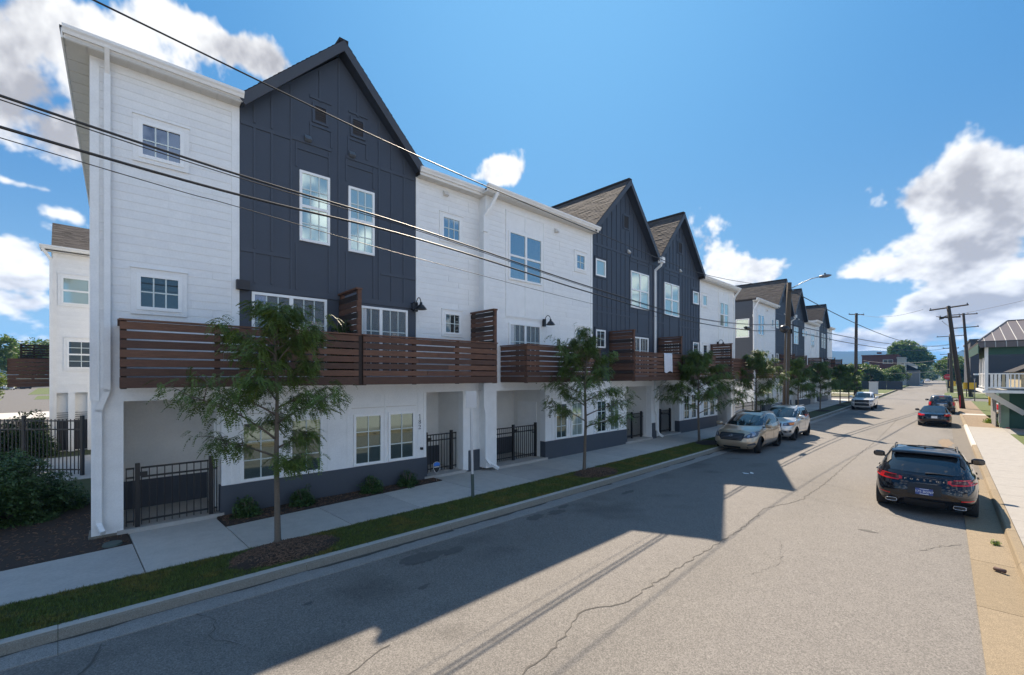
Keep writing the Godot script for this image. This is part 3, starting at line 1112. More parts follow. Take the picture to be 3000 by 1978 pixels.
func privacy_screen(house: Node, t: float, z1: float, top: float) -> void:
	var root := group_node("privacy_screen", house)
	var woods := [M.deck_wood_b, M.deck_dark, M.deck_wood]
	var n := int((top - 3.34) / 0.152)
	for i in n:
		bx("slat", root, woods[i % 3], Vector3(t - 0.016, 3.33 + i * 0.152, 0.04), Vector3(t + 0.016, 3.33 + i * 0.152 + 0.13, z1))
	for z in [0.09, z1 - 0.05]:
		bx("post", root, M.deck_wood, Vector3(t + 0.018, 3.15, z - 0.05), Vector3(t + 0.11, top, z + 0.05))
	bx("cap_rail", root, M.deck_wood, Vector3(t - 0.04, top - 0.02, 0.03), Vector3(t + 0.12, top + 0.025, z1 + 0.03))


# a recessed porch: floor, back, ceiling and side walls behind an opening t0..t1
func porch(house: Node, t0: float, t1: float, top: float, depth: float, door_side: int) -> void:
	var root := group_node("porch", house)
	bx("floor", root, M.concrete_b, Vector3(t0 - 0.1, 0.0, -depth), Vector3(t1 + 0.1, 0.235, 0.05))
	bx("back_wall", root, M.recess, Vector3(t0 - 0.1, 0.9, -depth - 0.1), Vector3(t1 + 0.1, top + 0.2, -depth))
	bx("wall_base", root, M.slate, Vector3(t0 - 0.1, 0.2, -depth - 0.1), Vector3(t1 + 0.1, 0.895, -depth + 0.015))
	bx("ceiling", root, M.recess, Vector3(t0 - 0.1, top + 0.02, -depth), Vector3(t1 + 0.1, top + 0.1, -0.2))
	for s in [-1, 1]:
		var t := t0 if s < 0 else t1
		bx("side_wall", root, M.recess, Vector3(minf(t, t + s * 0.12), 0.2, -depth), Vector3(maxf(t, t + s * 0.12), top + 0.02, -0.252))
	var d := group_node("door", house)
	var td := t1 - 0.004 if door_side > 0 else t0 + 0.004
	bx("leaf", d, M.trim, Vector3(td - 0.03, 0.25, -depth + 0.25), Vector3(td + 0.03, 2.35, -0.45))
	bx("handle", d, M.black_metal, Vector3(td - door_side * 0.09 - 0.03, 1.15, -0.60), Vector3(td - door_side * 0.09 + 0.03, 1.19, -0.50))
	bx("lock", d, M.black_metal, Vector3(td - door_side * 0.05 - 0.02, 1.42, -0.56), Vector3(td - door_side * 0.05 + 0.02, 1.47, -0.52))


# black picket fence with a gate, in the facade plane
func gate(at: Node3D, t0: float, t1: float, z: float, gate_from: float, gate_to: float, label: String, grid := false) -> void:
	var g := thing("metal_gate", label, "gate", at.transform * Vector3((t0 + t1) / 2, 0.23, z), at.rotation.y, "black metal gates in the porch openings")
	var c := Vector3((t0 + t1) / 2, 0.23, 0)
	var seg := []
	if gate_from > t0 + 0.12:
		seg.append([t0 + 0.02, gate_from - 0.05, "fence_panel"])
	seg.append([gate_from + 0.05, gate_to - 0.05, "gate_leaf"])
	if gate_to < t1 - 0.12:
		seg.append([gate_to + 0.05, t1 - 0.02, "fence_panel"])
	for t in [gate_from, gate_to]:
		var po := bx("post", g, M.black_metal, Vector3(t - 0.04, 0.22, -0.04) - c, Vector3(t + 0.04, 1.56, 0.04) - c)
		po.name = po.name
	for s in seg:
		var root := group_node(s[2], g)
		for y in [0.36, 1.27, 1.46]:
			bx("rail", root, M.black_metal, Vector3(s[0], y - 0.018, -0.018) - c, Vector3(s[1], y + 0.018, 0.018) - c)
		var n := maxi(1, int(round((s[1] - s[0]) / (0.125 if grid else 0.105))))
		for i in n + 1:
			var t := lerpf(s[0] + 0.012, s[1] - 0.012, float(i) / n)
			bx("picket", root, M.black_metal, Vector3(t - 0.009, 0.27, -0.009) - c, Vector3(t + 0.009, 1.475, 0.009) - c)
	bx("latch", g, M.black_metal, Vector3(gate_from + 0.03, 1.30, 0.02) - c, Vector3(gate_from + 0.16, 1.38, 0.07) - c)


func wall_lamp(at: Node3D, t: float, y: float, z: float, label: String) -> void:
	var g := thing("wall_lamp", label, "lamp", at.transform * Vector3(t, y, z), at.rotation.y, "black barn lamps on the upper walls")
	bx("mount", g, M.black_metal, Vector3(-0.06, -0.15, 0.0), Vector3(0.06, 0.13, 0.09))
	var arc := []
	for i in 11:
		var a := PI * i / 10.0
		arc.append(Vector3(0.0, 0.05 + 0.20 * sin(a), 0.23 - 0.14 * cos(a)))
	tube("arm", arc, [0.014], M.black_metal, g, 6)
	var st := begin()
	st.set_smooth_group(0)
	add_lathe(st, [Vector2(0.0, 0.07), Vector2(0.035, 0.07), Vector2(0.045, 0.0), Vector2(0.09, -0.03), Vector2(0.165, -0.13), Vector2(0.175, -0.15), Vector2(0.16, -0.15), Vector2(0.06, -0.06), Vector2(0.0, -0.04)], 20, Transform3D(Basis(), Vector3(0, 0.03, 0.37)))
	build("lamp_shade", st, M.black_metal, g, true)


func battens(wall: Node3D, list: Array, z: float) -> void:
	for b in list:
		var o := bx("batten", wall, M.navy_b, Vector3(b[0] - 0.025, b[1], z - 0.004), Vector3(b[0] + 0.025, b[2], z + 0.02))
		o.position -= wall.position


func bands(wall: Node3D, list: Array, z: float) -> void:
	for b in list:
		var o := bx("trim_band", wall, M.navy_b, Vector3(b[0], b[2], z - 0.004), Vector3(b[1], b[2] + (b[3] if b.size() > 3 else 0.09), z + 0.023))
		o.position -= wall.position


func louvre(house: Node, t0: float, t1: float, y0: float, y1: float, z: float, m: Material) -> void:
	var g := group_node("gable_vent", house)
	g.position = Vector3((t0 + t1) / 2, y0, z)
	var w := (t1 - t0) / 2
	var h := y1 - y0
	bx("backing", g, M.vent_box, Vector3(-w, 0, -0.004), Vector3(w, h, 0.006))
	for s in [-1, 1]:
		bx("frame", g, m, Vector3(s * w - 0.035, -0.035, -0.003), Vector3(s * w + 0.035, h + 0.035, 0.034))
	bx("frame", g, m, Vector3(-w + 0.035, h - 0.03, -0.003), Vector3(w - 0.035, h + 0.035, 0.033))
	bx("frame", g, m, Vector3(-w + 0.035, -0.035, -0.003), Vector3(w - 0.035, 0.03, 0.033))
	var n := int(h / 0.06)
	for i in n:
		var o := bx("slat", g, M.vent_box, Vector3(-w + 0.04, 0.035 + (h - 0.07) * i / n, 0.008), Vector3(w - 0.04, 0.035 + (h - 0.07) * i / n + 0.012, 0.028))
		o.rotation.x = 0.5


func exhaust_cap(house: Node, t: float, y: float, z: float, m: Material) -> void:
	var st := begin()
	add_prism(st, PackedVector2Array([Vector2(0, -0.09), Vector2(0.05, -0.09), Vector2(0.11, -0.06), Vector2(0.02, 0.07), Vector2(0, 0.07)]), -0.08, 0.08, Transform3D(Basis(Vector3(0, 0, 1), Vector3(0, 1, 0), Vector3(-1, 0, 0)), Vector3(t, y, z)))
	build("exhaust_cap", st, m, house)


func digits(house: Node, txt: String, t: float, y: float, z: float, size: float, step: float) -> void:
	for i in txt.length():
		var tm := TextMesh.new()
		tm.text = txt[i]
		tm.font = SystemFont.new()
		tm.font.font_names = PackedStringArray(["Droid Serif"])
		tm.font_size = 64
		tm.pixel_size = size / 46.0
		tm.depth = 0.012
		var o := mesh_node("house_number", tm, M.black_metal, house)
		o.position = Vector3(t, y - i * step, z)


# sets off the white ground floor: walls with slate base between the openings
func ground_wall(house: Node, t0: float, t1: float, wins: Array, glass: Array, num := "", num_t := 0.0) -> void:
	var w := bx("ground_wall", house, M.siding, Vector3(t0, 0.84, -0.25), Vector3(t1, 2.87, 0.0))
	bx("wall_base", house, M.slate, Vector3(t0 - 0.03, 0.10, -0.24), Vector3(t1 + 0.03, 0.845, 0.035))
	for p in wins:
		var o := bx("panel_joint", w, M.soffit, Vector3(p[0] - 0.05, 2.47, -0.003), Vector3(p[1] + 0.05, 2.495, 0.022))
		o.position -= w.position
	for t in [t0 + 0.04, t1 - 0.04]:
		var o2 := bx("corner_board", w, M.trim, Vector3(t - 0.05, 0.85, -0.004), Vector3(t + 0.05, 2.865, 0.018))
		o2.position -= w.position
	var i := 0
	while i < wins.size():
		var a: float = wins[i][0]
		var b: float = wins[i + 1][1]
		for t in [a - 0.15, (wins[i][1] + wins[i + 1][0]) / 2, b + 0.15]:
			var o3 := bx("panel_batten", w, M.trim, Vector3(t - 0.03, 0.85, -0.005), Vector3(t + 0.03, 2.866, 0.016))
			o3.position -= w.position
		i += 2
	for k in wins.size():
		window(house, "ground_window", wins[k][0], wins[k][1], 0.87, 2.31, 0.0, 2, 3, glass[k % glass.size()], {"fw": 0.065})
	if num != "":
		digits(house, num, num_t, 2.13, 0.012, 0.13, 0.165)
	bx("hose_tap", house, M.black_metal, Vector3(t1 - 0.2, 1.10, 0.0), Vector3(t1 - 0.14, 1.17, 0.09))


func houses() -> void:
	var vc := mat("shingle_vc", lin(0.088, 0.074, 0.065), 0.95)
	vc.vertex_color_use_as_albedo = true
	vc = mat("shingle_dark", lin(0.045, 0.039, 0.038), 0.95)
	vc.vertex_color_use_as_albedo = true
	var a := house_a()
	var b := house_b()
	# the row goes on with the same two kinds of house
	forget_counts(a)
	forget_counts(b)
	var c := copy_of(b, "long navy and white townhouse row with twin gables behind the wooden street lamp pole", P(36.4, 10.85, 0.0) + Vector3(0, 0, 0), PI / 2 - atan(0.03), 1.0)
	c.translate_object_local(Vector3(3.5, 0, 0))
	var d := copy_of(a, "last white and dark townhouse with a single gable at the far end of the row", P(36.4, 10.85, 0.0), c.rotation.y, 1.0)
	d.translate_object_local(Vector3(25.9, 0, -0.25))
	# dark end wall of the third house
	# dark end wall facing the alley
	var ew := bx("end_wall", c, M.slate, Vector3(-0.30, 2.9, -10.8), Vector3(-0.232, 9.55, -0.02))
	ew.name = "end_wall"
	var wn := window(c, "end_window", 0, 1.05, 6.55, 8.1, 0.0, 1, 1, M.glass_blind, {"split": "h"})
	wn.rotation.y = -PI / 2
	wn.position = Vector3(-0.30, 6.55, -0.80)
	var gt := thing("alley_fence", "black picket fence closing the alley between the second and third houses", "fence", P(33.2, 10.3, 0.12), c.rotation.y)
	for y in [0.15, 0.95, 1.2]:
		bx("rail", gt, M.black_metal, Vector3(0, y, -0.015), Vector3(6.2, y + 0.035, 0.015))
	for i in 56:
		bx("picket", gt, M.black_metal, Vector3(0.02 + i * 0.11, 0.05, -0.008), Vector3(0.036 + i * 0.11, 1.25, 0.008))
	for i in 4:
		bx("post", gt, M.black_metal, Vector3(i * 2.05 - 0.03, -0.05, -0.035), Vector3(i * 2.05 + 0.03, 1.32, 0.035))
	rear_house()
	towels()


func house_a() -> Node3D:
	var h := thing("townhouse", "nearest townhouse, white with one navy gable over two patio doors", "townhouse", P(0.45, 12.0, 0.0), PI / 2 - atan(0.07), "navy and white townhouses in the row")
	var back := -10.8
	# carcass
	bx("floor_slab", h, M.siding, Vector3(0.02, 2.95, back), Vector3(10.2, 3.12, -0.26))
	bx("carcass", h, M.siding, Vector3(0.10, 3.125, back), Vector3(10.2, 9.5, -0.26))
	bx("lintel", h, M.siding, Vector3(0.0, 2.87, -0.25), Vector3(10.2, 3.14, -0.002))
	var col := bx("column", h, M.trim, Vector3(0.0, 0.2, -0.48), Vector3(0.48, 2.87, 0.0))
	bx("footing", col, M.kerb, Vector3(-0.28, -1.49, -0.3), Vector3(0.28, -1.33, 0.27))
	bx("ground_carcass", h, M.recess, Vector3(0.05, 0.1, back), Vector3(10.2, 2.94, -2.0))
	bx("ground_carcass", h, M.recess, Vector3(2.35, 0.1, -2.0), Vector3(7.4, 2.94, -0.26))
	bx("ground_carcass", h, M.recess, Vector3(9.2, 0.1, -2.0), Vector3(10.2, 2.94, -0.26))
	# white walls
	lap_wall(h, 0.0, 2.52, 3.14, 9.76, 0.0)
	corner_board(h, -0.02, 0.12, 2.9, 9.74, 0.0, M.trim)
	corner_board(h, 2.37, 2.525, 3.14, 9.74, 0.0, M.trim)
	bx("frieze_board", h, M.trim, Vector3(0.12, 9.55, 0.0), Vector3(2.37, 9.73, 0.026))
	lap_wall(h, 7.21, 10.22, 3.14, 9.6, 0.0)
	corner_board(h, 7.205, 7.32, 3.14, 9.5, 0.0, M.trim)
	bx("frieze_board", h, M.trim, Vector3(7.32, 9.36, 0.0), Vector3(10.2, 9.5, 0.026))
	# left end wall
	bx("end_wall", h, M.siding_b, Vector3(-0.015, 2.9, back), Vector3(0.095, 9.76, -0.26))
	# navy gable wall
	var gw := begin()
	var pts := PackedVector2Array([Vector2(2.53, 3.14), Vector2(7.2, 3.14), Vector2(7.2, 9.60), Vector2(4.87, 12.05), Vector2(2.53, 9.75)])
	add_prism(gw, pts, -0.25, 0.004)
	var navy := build("gable_wall", gw, M.navy, h)
	var roof_y := func(t: float) -> float: return minf(9.75 + (t - 2.53) * 0.985, 9.60 + (7.2 - t) * 1.05) - 0.12
	var bl := []
	for t in [2.84, 3.22]:
		bl.append([t, 9.48, roof_y.call(t)])
		bl.append([t, 6.45, 9.38])
		bl.append([t, 5.64, 6.36])
	for t in [6.40, 6.80]:
		bl.append([t, 9.46, roof_y.call(t)])
		bl.append([t, 6.42, 9.36])
		bl.append([t, 5.50, 6.33])
	for t in [3.66, 4.86, 6.01]:
		bl.append([t, 5.55, roof_y.call(t)])
	for t in [3.78, 4.60, 5.06, 5.85]:
		bl.append([t, 5.60, 6.78])
		bl.append([t, 8.74, 9.36])
	bl.append([4.13, 9.5, 10.0])
	bl.append([4.66, 9.5, 9.98])
	bl.append([5.12, 9.5, 10.0])
	bl.append([5.64, 9.5, 9.98])
	bl.append([4.36, 10.62, roof_y.call(4.36)])
	bl.append([5.38, 10.62, roof_y.call(5.38)])
	battens(navy, bl, 0.004)
	bands(navy, [[2.55, 3.63, 9.36], [3.68, 4.66, 9.40], [5.05, 5.98, 9.37], [6.04, 7.19, 9.36], [2.55, 3.63, 6.35], [6.04, 7.19, 6.32], [3.8, 4.58, 9.20, 0.05], [5.08, 5.83, 9.18, 0.05], [4.1, 4.66, 10.64, 0.06], [5.12, 5.66, 10.66, 0.06], [4.1, 4.68, 9.92, 0.06], [5.12, 5.66, 9.92, 0.06]], 0.004)
	bx("header_band", h, M.navy_b, Vector3(2.56, 5.44, 0.0), Vector3(7.15, 5.58, 0.035))
	bx("beam_end", h, M.vent_box, Vector3(2.45, 5.42, -0.02), Vector3(2.72, 5.64, 0.16))
	bx("beam_end", h, M.vent_box, Vector3(7.04, 5.40, -0.02), Vector3(7.2, 5.60, 0.12))
	louvre(h, 4.20, 4.54, 10.06, 10.50, 0.004, M.navy_b)
	louvre(h, 5.20, 5.56, 10.06, 10.54, 0.004, M.navy_b)
	exhaust_cap(h, 4.05, 9.54, 0.03, M.steel)
	exhaust_cap(h, 5.20, 9.52, 0.03, M.steel)
	# windows
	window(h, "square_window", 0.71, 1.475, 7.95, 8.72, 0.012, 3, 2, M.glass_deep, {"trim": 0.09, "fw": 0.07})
	window(h, "square_window", 0.68, 1.44, 4.77, 5.53, 0.012, 3, 2, M.glass_dark, {"trim": 0.09, "fw": 0.07})
	window(h, "sash_window", 3.85, 4.61, 6.86, 8.67, 0.004, 3, 2, M.glass_blind, {"split": "h"})
	window(h, "sash_window", 5.11, 5.86, 6.82, 8.62, 0.004, 3, 2, M.glass_blind, {"split": "h"})
	window(h, "patio_door", 2.78, 4.53, 3.36, 5.41, 0.004, 3, 3, M.glass, {"split": "v", "clear": true, "curtain": 0.34, "curtain_m": M.curtain_blue})
	window(h, "patio_door", 5.20, 6.91, 3.36, 5.36, 0.004, 3, 3, M.glass, {"split": "v", "clear": true, "curtain": 0.5})
	window(h, "square_window", 8.13, 8.87, 7.80, 8.57, 0.012, 3, 2, M.glass, {"trim": 0.08})
	window(h, "square_window", 8.21, 8.86, 4.74, 5.44, 0.012, 3, 2, M.glass_dark, {"trim": 0.08})
	exhaust_cap(h, 8.27, 9.28, 0.03, M.soffit)
	# eaves and roof
	gutter_run(h, -0.38, 2.56, 9.93, 0.0, 0.40)
	gutter_run(h, 7.18, 10.3, 9.70, 0.0, 0.40)
	# side overhang with its soffit
	bx("side_soffit", h, M.soffit, Vector3(-0.37, 9.74, back), Vector3(-0.016, 9.78, 0.28))
	for i in 24:
		bx("soffit_panel", h, M.soffit, Vector3(-0.36, 9.728, back + 0.03 + i * 0.45), Vector3(-0.02, 9.7385, back + 0.455 + i * 0.45))
	bx("side_fascia", h, M.trim, Vector3(-0.40, 9.72, back), Vector3(-0.372, 9.90, 0.29))
	bx("drip_edge", h, M.black_metal, Vector3(-0.42, 9.90, back), Vector3(-0.35, 9.945, 0.29))
	bx("low_roof", h, M.shingle_b, Vector3(-0.38, 9.785, back), Vector3(2.53, 9.90, 0.27))
	bx("low_roof", h, M.shingle_b, Vector3(7.2, 9.50, back), Vector3(10.25, 9.67, 0.27))
	gable_roof(h, 2.44, 7.33, 9.85, 9.72, 12.36, 0.32, back, M.shingle_b)
	# downspouts
	downspout(h, [Vector3(0.235, 9.80, 0.33), Vector3(0.235, 9.45, 0.075), Vector3(0.235, 3.10, 0.075), Vector3(0.11, 2.70, 0.075), Vector3(0.11, 0.45, 0.075), Vector3(0.17, 0.32, 0.24)], M.trim)
	# ground floor
	porch(h, 0.48, 2.12, 2.87, 1.75, 1)
	porch(h, 7.60, 8.98, 2.87, 1.5, -1)
	ground_wall(h, 2.18, 7.56, [[2.55, 3.40], [3.61, 4.43], [5.26, 6.11], [6.29, 7.16]], [M.glass_low, M.glass_low], "182", 7.34)
	bx("ground_wall", h, M.siding, Vector3(8.98, 0.86, -0.25), Vector3(9.72, 2.868, -0.001))
	bx("wall_base", h, M.slate, Vector3(9.2, 0.1, -0.24), Vector3(9.76, 0.857, 0.03))
	bx("column", h, M.trim, Vector3(8.985, 0.2, -0.24), Vector3(9.19, 2.867, 0.02))
	# decks
	deck(h, 0.42, 4.86, 1.3, {"ends": ["left"]})
	deck(h, 4.98, 9.37, 1.3, {"ends": ["right"]})
	bx("deck_post", h, M.deck_dark, Vector3(4.865, 3.16, 1.18), Vector3(4.975, 4.40, 1.27))
	privacy_screen(h, 4.86, 1.24, 5.58)
	privacy_screen(h, 9.30, 1.26, 5.50)
	wall_lamp(h, 7.16, 5.5, 0.03, "black gooseneck lamp on the navy wall edge right of the second patio door")
	gate(h, 0.49, 2.12, -0.06, 0.70, 1.98, "black metal gate across the nearest porch beside the white corner column", true)
	gate(h, 7.62, 8.97, -0.35, 7.78, 8.75, "black picket gate in the porch right of the number 182")
	return h


func house_b() -> Node3D:
	var h := thing("townhouse", "second townhouse with two pointed navy gables between white lap siding walls", "townhouse", P(10.3, 10.95, 0.0), PI / 2 - atan(0.045), "navy and white townhouses in the row")
	var back := -10.8
	bx("floor_slab", h, M.siding, Vector3(-0.2, 2.95, back), Vector3(21.9, 3.12, -0.26))
	bx("carcass", h, M.siding, Vector3(-0.22, 3.125, back), Vector3(21.9, 9.3, -0.26))
	bx("lintel", h, M.siding, Vector3(-0.23, 2.86, -0.25), Vector3(21.95, 3.14, -0.002))
	for r in [[-0.2, 0.24, -2.0], [2.85, 8.4, -0.26], [10.85, 11.6, -0.26], [13.95, 19.1, -0.26], [21.5, 21.9, -0.26]]:
		bx("ground_carcass", h, M.recess, Vector3(r[0], 0.1, -2.0), Vector3(r[1], 2.94, r[2] if r[2] > -1.9 else -0.49))
	bx("ground_carcass", h, M.recess, Vector3(-0.2, 0.1, back), Vector3(21.9, 2.94, -2.01))
	# white ends
	lap_wall(h, -0.23, 5.76, 3.14, 9.6, 0.0)
	lap_wall(h, 16.56, 21.95, 3.14, 9.35, 0.0)
	for t in [[-0.25, -0.10], [5.64, 5.77], [16.55, 16.66], [21.83, 21.97]]:
		corner_board(h, t[0], t[1], 3.14, 9.52 if t[0] < 10 else 9.2, 0.0, M.trim)
	bx("end_wall", h, M.siding_b, Vector3(-0.24, 2.9, back), Vector3(-0.225, 9.5, -0.02))
	for m in [[0.67, 2.67, 9.3, [0.79, 2.52]], [19.30, 21.05, 8.95, [19.45, 20.92]]]:
		# flat panel with battens round the big window
		var pn := bx("panel", h, M.trim, Vector3(m[0], 5.46, 0.0), Vector3(m[1], m[2], 0.024))
		for t in [m[0] + 0.03, m[1] - 0.03, (m[0] + m[1]) / 2 - 0.02]:
			for yy in ([[5.50, 6.70], [8.66, m[2] - 0.04]] if absf(t - (m[0] + m[1]) / 2) < 0.2 else [[5.48, m[2] - 0.03]]):
				var o := bx("panel_batten", pn, M.trim, Vector3(t - 0.03, yy[0], 0.02), Vector3(t + 0.03, yy[1], 0.042))
				o.position -= pn.position
		for y in [5.50, m[2] - 0.09]:
			var o := bx("panel_batten", pn, M.trim, Vector3(m[0] + 0.062, y, 0.02), Vector3(m[1] - 0.062, y + 0.07, 0.041))
			o.position -= pn.position
	window(h, "tall_window", 0.79, 2.52, 6.82, 8.55, 0.024, 1, 1, M.glass, {"split": "4"})
	window(h, "tall_window", 19.45, 20.92, 6.58, 8.18, 0.024, 1, 1, M.glass_blind, {"split": "4"})
	window(h, "small_window", 4.60, 5.24, 7.80, 8.48, 0.012, 2, 2, M.glass, {"trim": 0.09})
	window(h, "small_window", 4.60, 5.24, 4.62, 5.36, 0.012, 2, 2, M.glass_dark, {"trim": 0.09})
	window(h, "small_window", 16.88, 17.56, 7.64, 8.33, 0.012, 1, 1, M.glass_blind, {"trim": 0.08})
	window(h, "small_window", 16.92, 17.58, 4.62, 5.30, 0.012, 1, 1, M.glass_dark, {"trim": 0.06})
	window(h, "patio_door", 0.81, 2.46, 3.36, 5.28, 0.012, 3, 3, M.glass, {"split": "v", "clear": true, "curtain": 0.3})
	window(h, "patio_door", 19.5, 21.1, 3.36, 5.28, 0.012, 3, 3, M.glass, {"split": "v", "clear": true})
	exhaust_cap(h, 3.35, 9.12, 0.03, M.soffit)
	# navy middle
	var gw := begin()
	add_prism(gw, PackedVector2Array([Vector2(5.77, 3.14), Vector2(16.55, 3.14), Vector2(16.55, 9.10), Vector2(13.87, 12.1), Vector2(11.1, 9.25), Vector2(8.34, 12.25), Vector2(5.77, 9.55)]), -0.25, 0.004)
	var navy := build("gable_wall", gw, M.navy, h)
	var bl := []
	var ry := func(t: float) -> float: return (minf(9.55 + (t - 5.77) * 1.05, 9.25 + (11.1 - t) * 1.087) if t < 11.1 else minf(9.25 + (t - 11.1) * 1.03, 9.10 + (16.55 - t) * 1.12)) - 0.14
	var k := 0
	for t in [5.80, 6.15, 6.52, 6.90, 7.27, 7.65, 8.02, 8.39, 8.77, 9.14, 9.51, 9.88, 10.25, 10.62, 10.98, 11.22, 11.60, 11.95, 12.38, 12.80, 13.18, 13.55, 13.92, 14.28, 14.64, 15.0, 15.36, 15.71, 16.06, 16.40]:
		var top: float = ry.call(t)
		if top > 9.3:
			if absf(t - 8.45) < 0.33 or absf(t - 13.97) < 0.3:
				bl.append([t, 9.22, 10.26])
				bl.append([t, 11.1, top])
			else:
				bl.append([t, 9.22, top])
		# below the band, clear of the windows
		if t > 8.8 and t < 10.55:
			if t > 9.4 and t < 9.8:
				bl.append([t, 5.5, 6.66])
				bl.append([t, 8.52, 9.08])
		elif t > 12.1 and t < 13.8:
			if absf(t - 12.95) < 0.2:
				bl.append([t, 5.5, 6.6])
				bl.append([t, 8.45, 9.08])
		elif (t > 5.9 and t < 6.8) or (t > 15.5 and t < 16.4):
			bl.append([t, 5.58, 7.66])
			bl.append([t, 8.62, 9.08])
		else:
			bl.append([t, 3.3, 9.08])
		k += 1
	for t in [8.79, 10.55, 12.09, 13.83]:
		bl.append([t, 5.3, 9.08])
	battens(navy, bl, 0.004)
	bands(navy, [[5.78, 8.76, 9.10], [8.82, 10.52, 9.06, 0.12], [10.58, 12.06, 9.08], [12.12, 13.80, 9.06, 0.12], [13.86, 16.54, 9.06], [8.82, 10.52, 8.90, 0.06], [12.12, 13.8, 8.86, 0.06], [5.78, 8.76, 6.18, 0.06], [10.58, 12.06, 6.14, 0.06], [13.86, 16.54, 6.12, 0.06], [8.82, 10.52, 5.36, 0.12], [12.12, 13.8, 5.34, 0.12]], 0.004)
	louvre(h, 8.20, 8.66, 10.36, 10.98, 0.004, M.navy_b)
	louvre(h, 13.74, 14.2, 10.25, 10.86, 0.004, M.navy_b)
	exhaust_cap(h, 8.62, 9.32, 0.03, M.soffit)
	exhaust_cap(h, 13.95, 9.28, 0.03, M.soffit)
	window(h, "small_window", 5.98, 6.72, 7.77, 8.51, 0.012, 1, 1, M.glass_blind, {"trim": 0.07, "trim_m": M.navy_b})
	window(h, "small_window", 6.0, 6.70, 4.62, 5.41, 0.012, 2, 2, M.glass_dark, {"trim": 0.07, "trim_m": M.navy_b})
	window(h, "small_window", 15.55, 16.33, 7.62, 8.35, 0.012, 1, 1, M.glass_blind, {"trim": 0.06, "trim_m": M.navy_b})
	window(h, "small_window", 15.55, 16.31, 4.63, 5.35, 0.012, 1, 1, M.glass_dark, {"trim": 0.06, "trim_m": M.navy_b})
	window(h, "tall_window", 8.83, 10.50, 6.68, 8.45, 0.012, 1, 1, M.glass_blind, {"split": "4"})
	window(h, "tall_window", 12.13, 13.79, 6.63, 8.38, 0.012, 1, 1, M.glass_blind, {"split": "4"})
	window(h, "patio_door", 8.85, 10.45, 3.36, 5.28, 0.012, 3, 3, M.glass, {"split": "v", "clear": true, "curtain": 0.4})
	window(h, "patio_door", 12.2, 13.75, 3.36, 5.26, 0.012, 3, 3, M.glass, {"split": "v", "clear": true})
	gutter_run(h, -0.45, 5.84, 9.73, 0.0, 0.42)
	gutter_run(h, 16.48, 22.2, 9.35, 0.0, 0.42)
	bx("low_roof", h, M.shingle_b, Vector3(-0.30, 9.55, back), Vector3(5.9, 9.71, 0.30))
	bx("low_roof", h, M.shingle_b, Vector3(16.4, 9.18, back), Vector3(22.1, 9.33, 0.30))
	gable_roof(h, 5.45, 11.16, 9.70, 9.40, 12.58, 0.36, back, M.shingle)
	gable_roof(h, 11.04, 16.62, 9.40, 9.32, 12.43, 0.36, back, M.shingle)
	var vp := tube("vent_pipe", [Vector3(3.9, 9.6, -2.2), Vector3(3.9, 10.35, -2.2)], [0.05], M.trim, h, 10)
	vp.name = "vent_pipe"
	# downspouts: inner corner, valley, far corner
	downspout(h, [Vector3(0.02, 9.62, 0.36), Vector3(-0.16, 9.1, 0.20), Vector3(-0.34, 8.75, 0.06), Vector3(-0.34, 3.15, 0.06), Vector3(-0.34, 2.35, 0.06), Vector3(-0.28, 2.15, 0.07), Vector3(-0.28, 0.62, 0.07), Vector3(-0.16, 0.42, 0.14), Vector3(0.06, 0.26, 0.30)], M.trim)
	bx("leader_head", h, M.trim, Vector3(-0.43, 8.22, 0.0), Vector3(-0.25, 8.40, 0.14))
	var hd := bx("leader_head", h, M.trim, Vector3(11.0, 9.14, 0.28), Vector3(11.28, 9.42, 0.52))
	hd.name = "leader_head_001"
	downspout(h, [Vector3(11.14, 9.16, 0.40), Vector3(11.14, 9.02, 0.36), Vector3(11.12, 8.82, 0.06), Vector3(11.12, 3.15, 0.06), Vector3(11.12, 1.6, 0.06), Vector3(11.24, 1.35, 0.07), Vector3(11.24, 0.6, 0.07), Vector3(11.36, 0.35, 0.16), Vector3(11.45, 0.25, 0.3)], M.trim)
	downspout(h, [Vector3(22.0, 9.18, 0.36), Vector3(21.95, 8.8, 0.10), Vector3(21.9, 8.6, 0.06), Vector3(21.9, 0.3, 0.06)], M.trim)
	# ground floor
	bx("column", h, M.trim, Vector3(-0.22, 0.25, -0.48), Vector3(0.26, 2.86, 0.0))
	bx("column", h, M.trim, Vector3(10.82, 0.22, -0.25), Vector3(11.62, 2.86, -0.001))
	bx("wall_base", h, M.slate, Vector3(10.88, 0.1, -0.2), Vector3(11.30, 0.95, 0.035))
	bx("column", h, M.trim, Vector3(21.5, 0.22, -0.25), Vector3(21.94, 2.86, -0.001))
	porch(h, 0.26, 2.76, 2.86, 1.75, 1)
	porch(h, 8.48, 10.80, 2.86, 1.75, -1)
	porch(h, 11.64, 13.90, 2.86, 1.75, 1)
	porch(h, 19.2, 21.5, 2.86, 1.75, -1)
	ground_wall(h, 2.76, 8.46, [[3.32, 4.06], [4.30, 5.10], [6.05, 6.81], [7.05, 7.84]], [M.glass_low, M.glass_blind], "178", 3.02)
	digits(h, "174", 8.1, 2.13, 0.012, 0.13, 0.165)
	ground_wall(h, 13.9, 19.15, [[14.38, 15.13], [15.36, 16.06], [16.99, 17.75], [17.92, 18.70]], [M.glass_low, M.glass_low], "", 0.0)
	deck(h, 0.42, 4.54, 1.3, {"ends": ["left", "right"]})
	deck(h, 7.06, 11.42, 1.3, {"ends": ["left"]})
	deck(h, 11.56, 15.6, 1.3, {"ends": ["right"]})
	deck(h, 18.1, 21.85, 1.3, {"ends": ["left", "right"]})
	privacy_screen(h, 7.02, 1.28, 5.36)
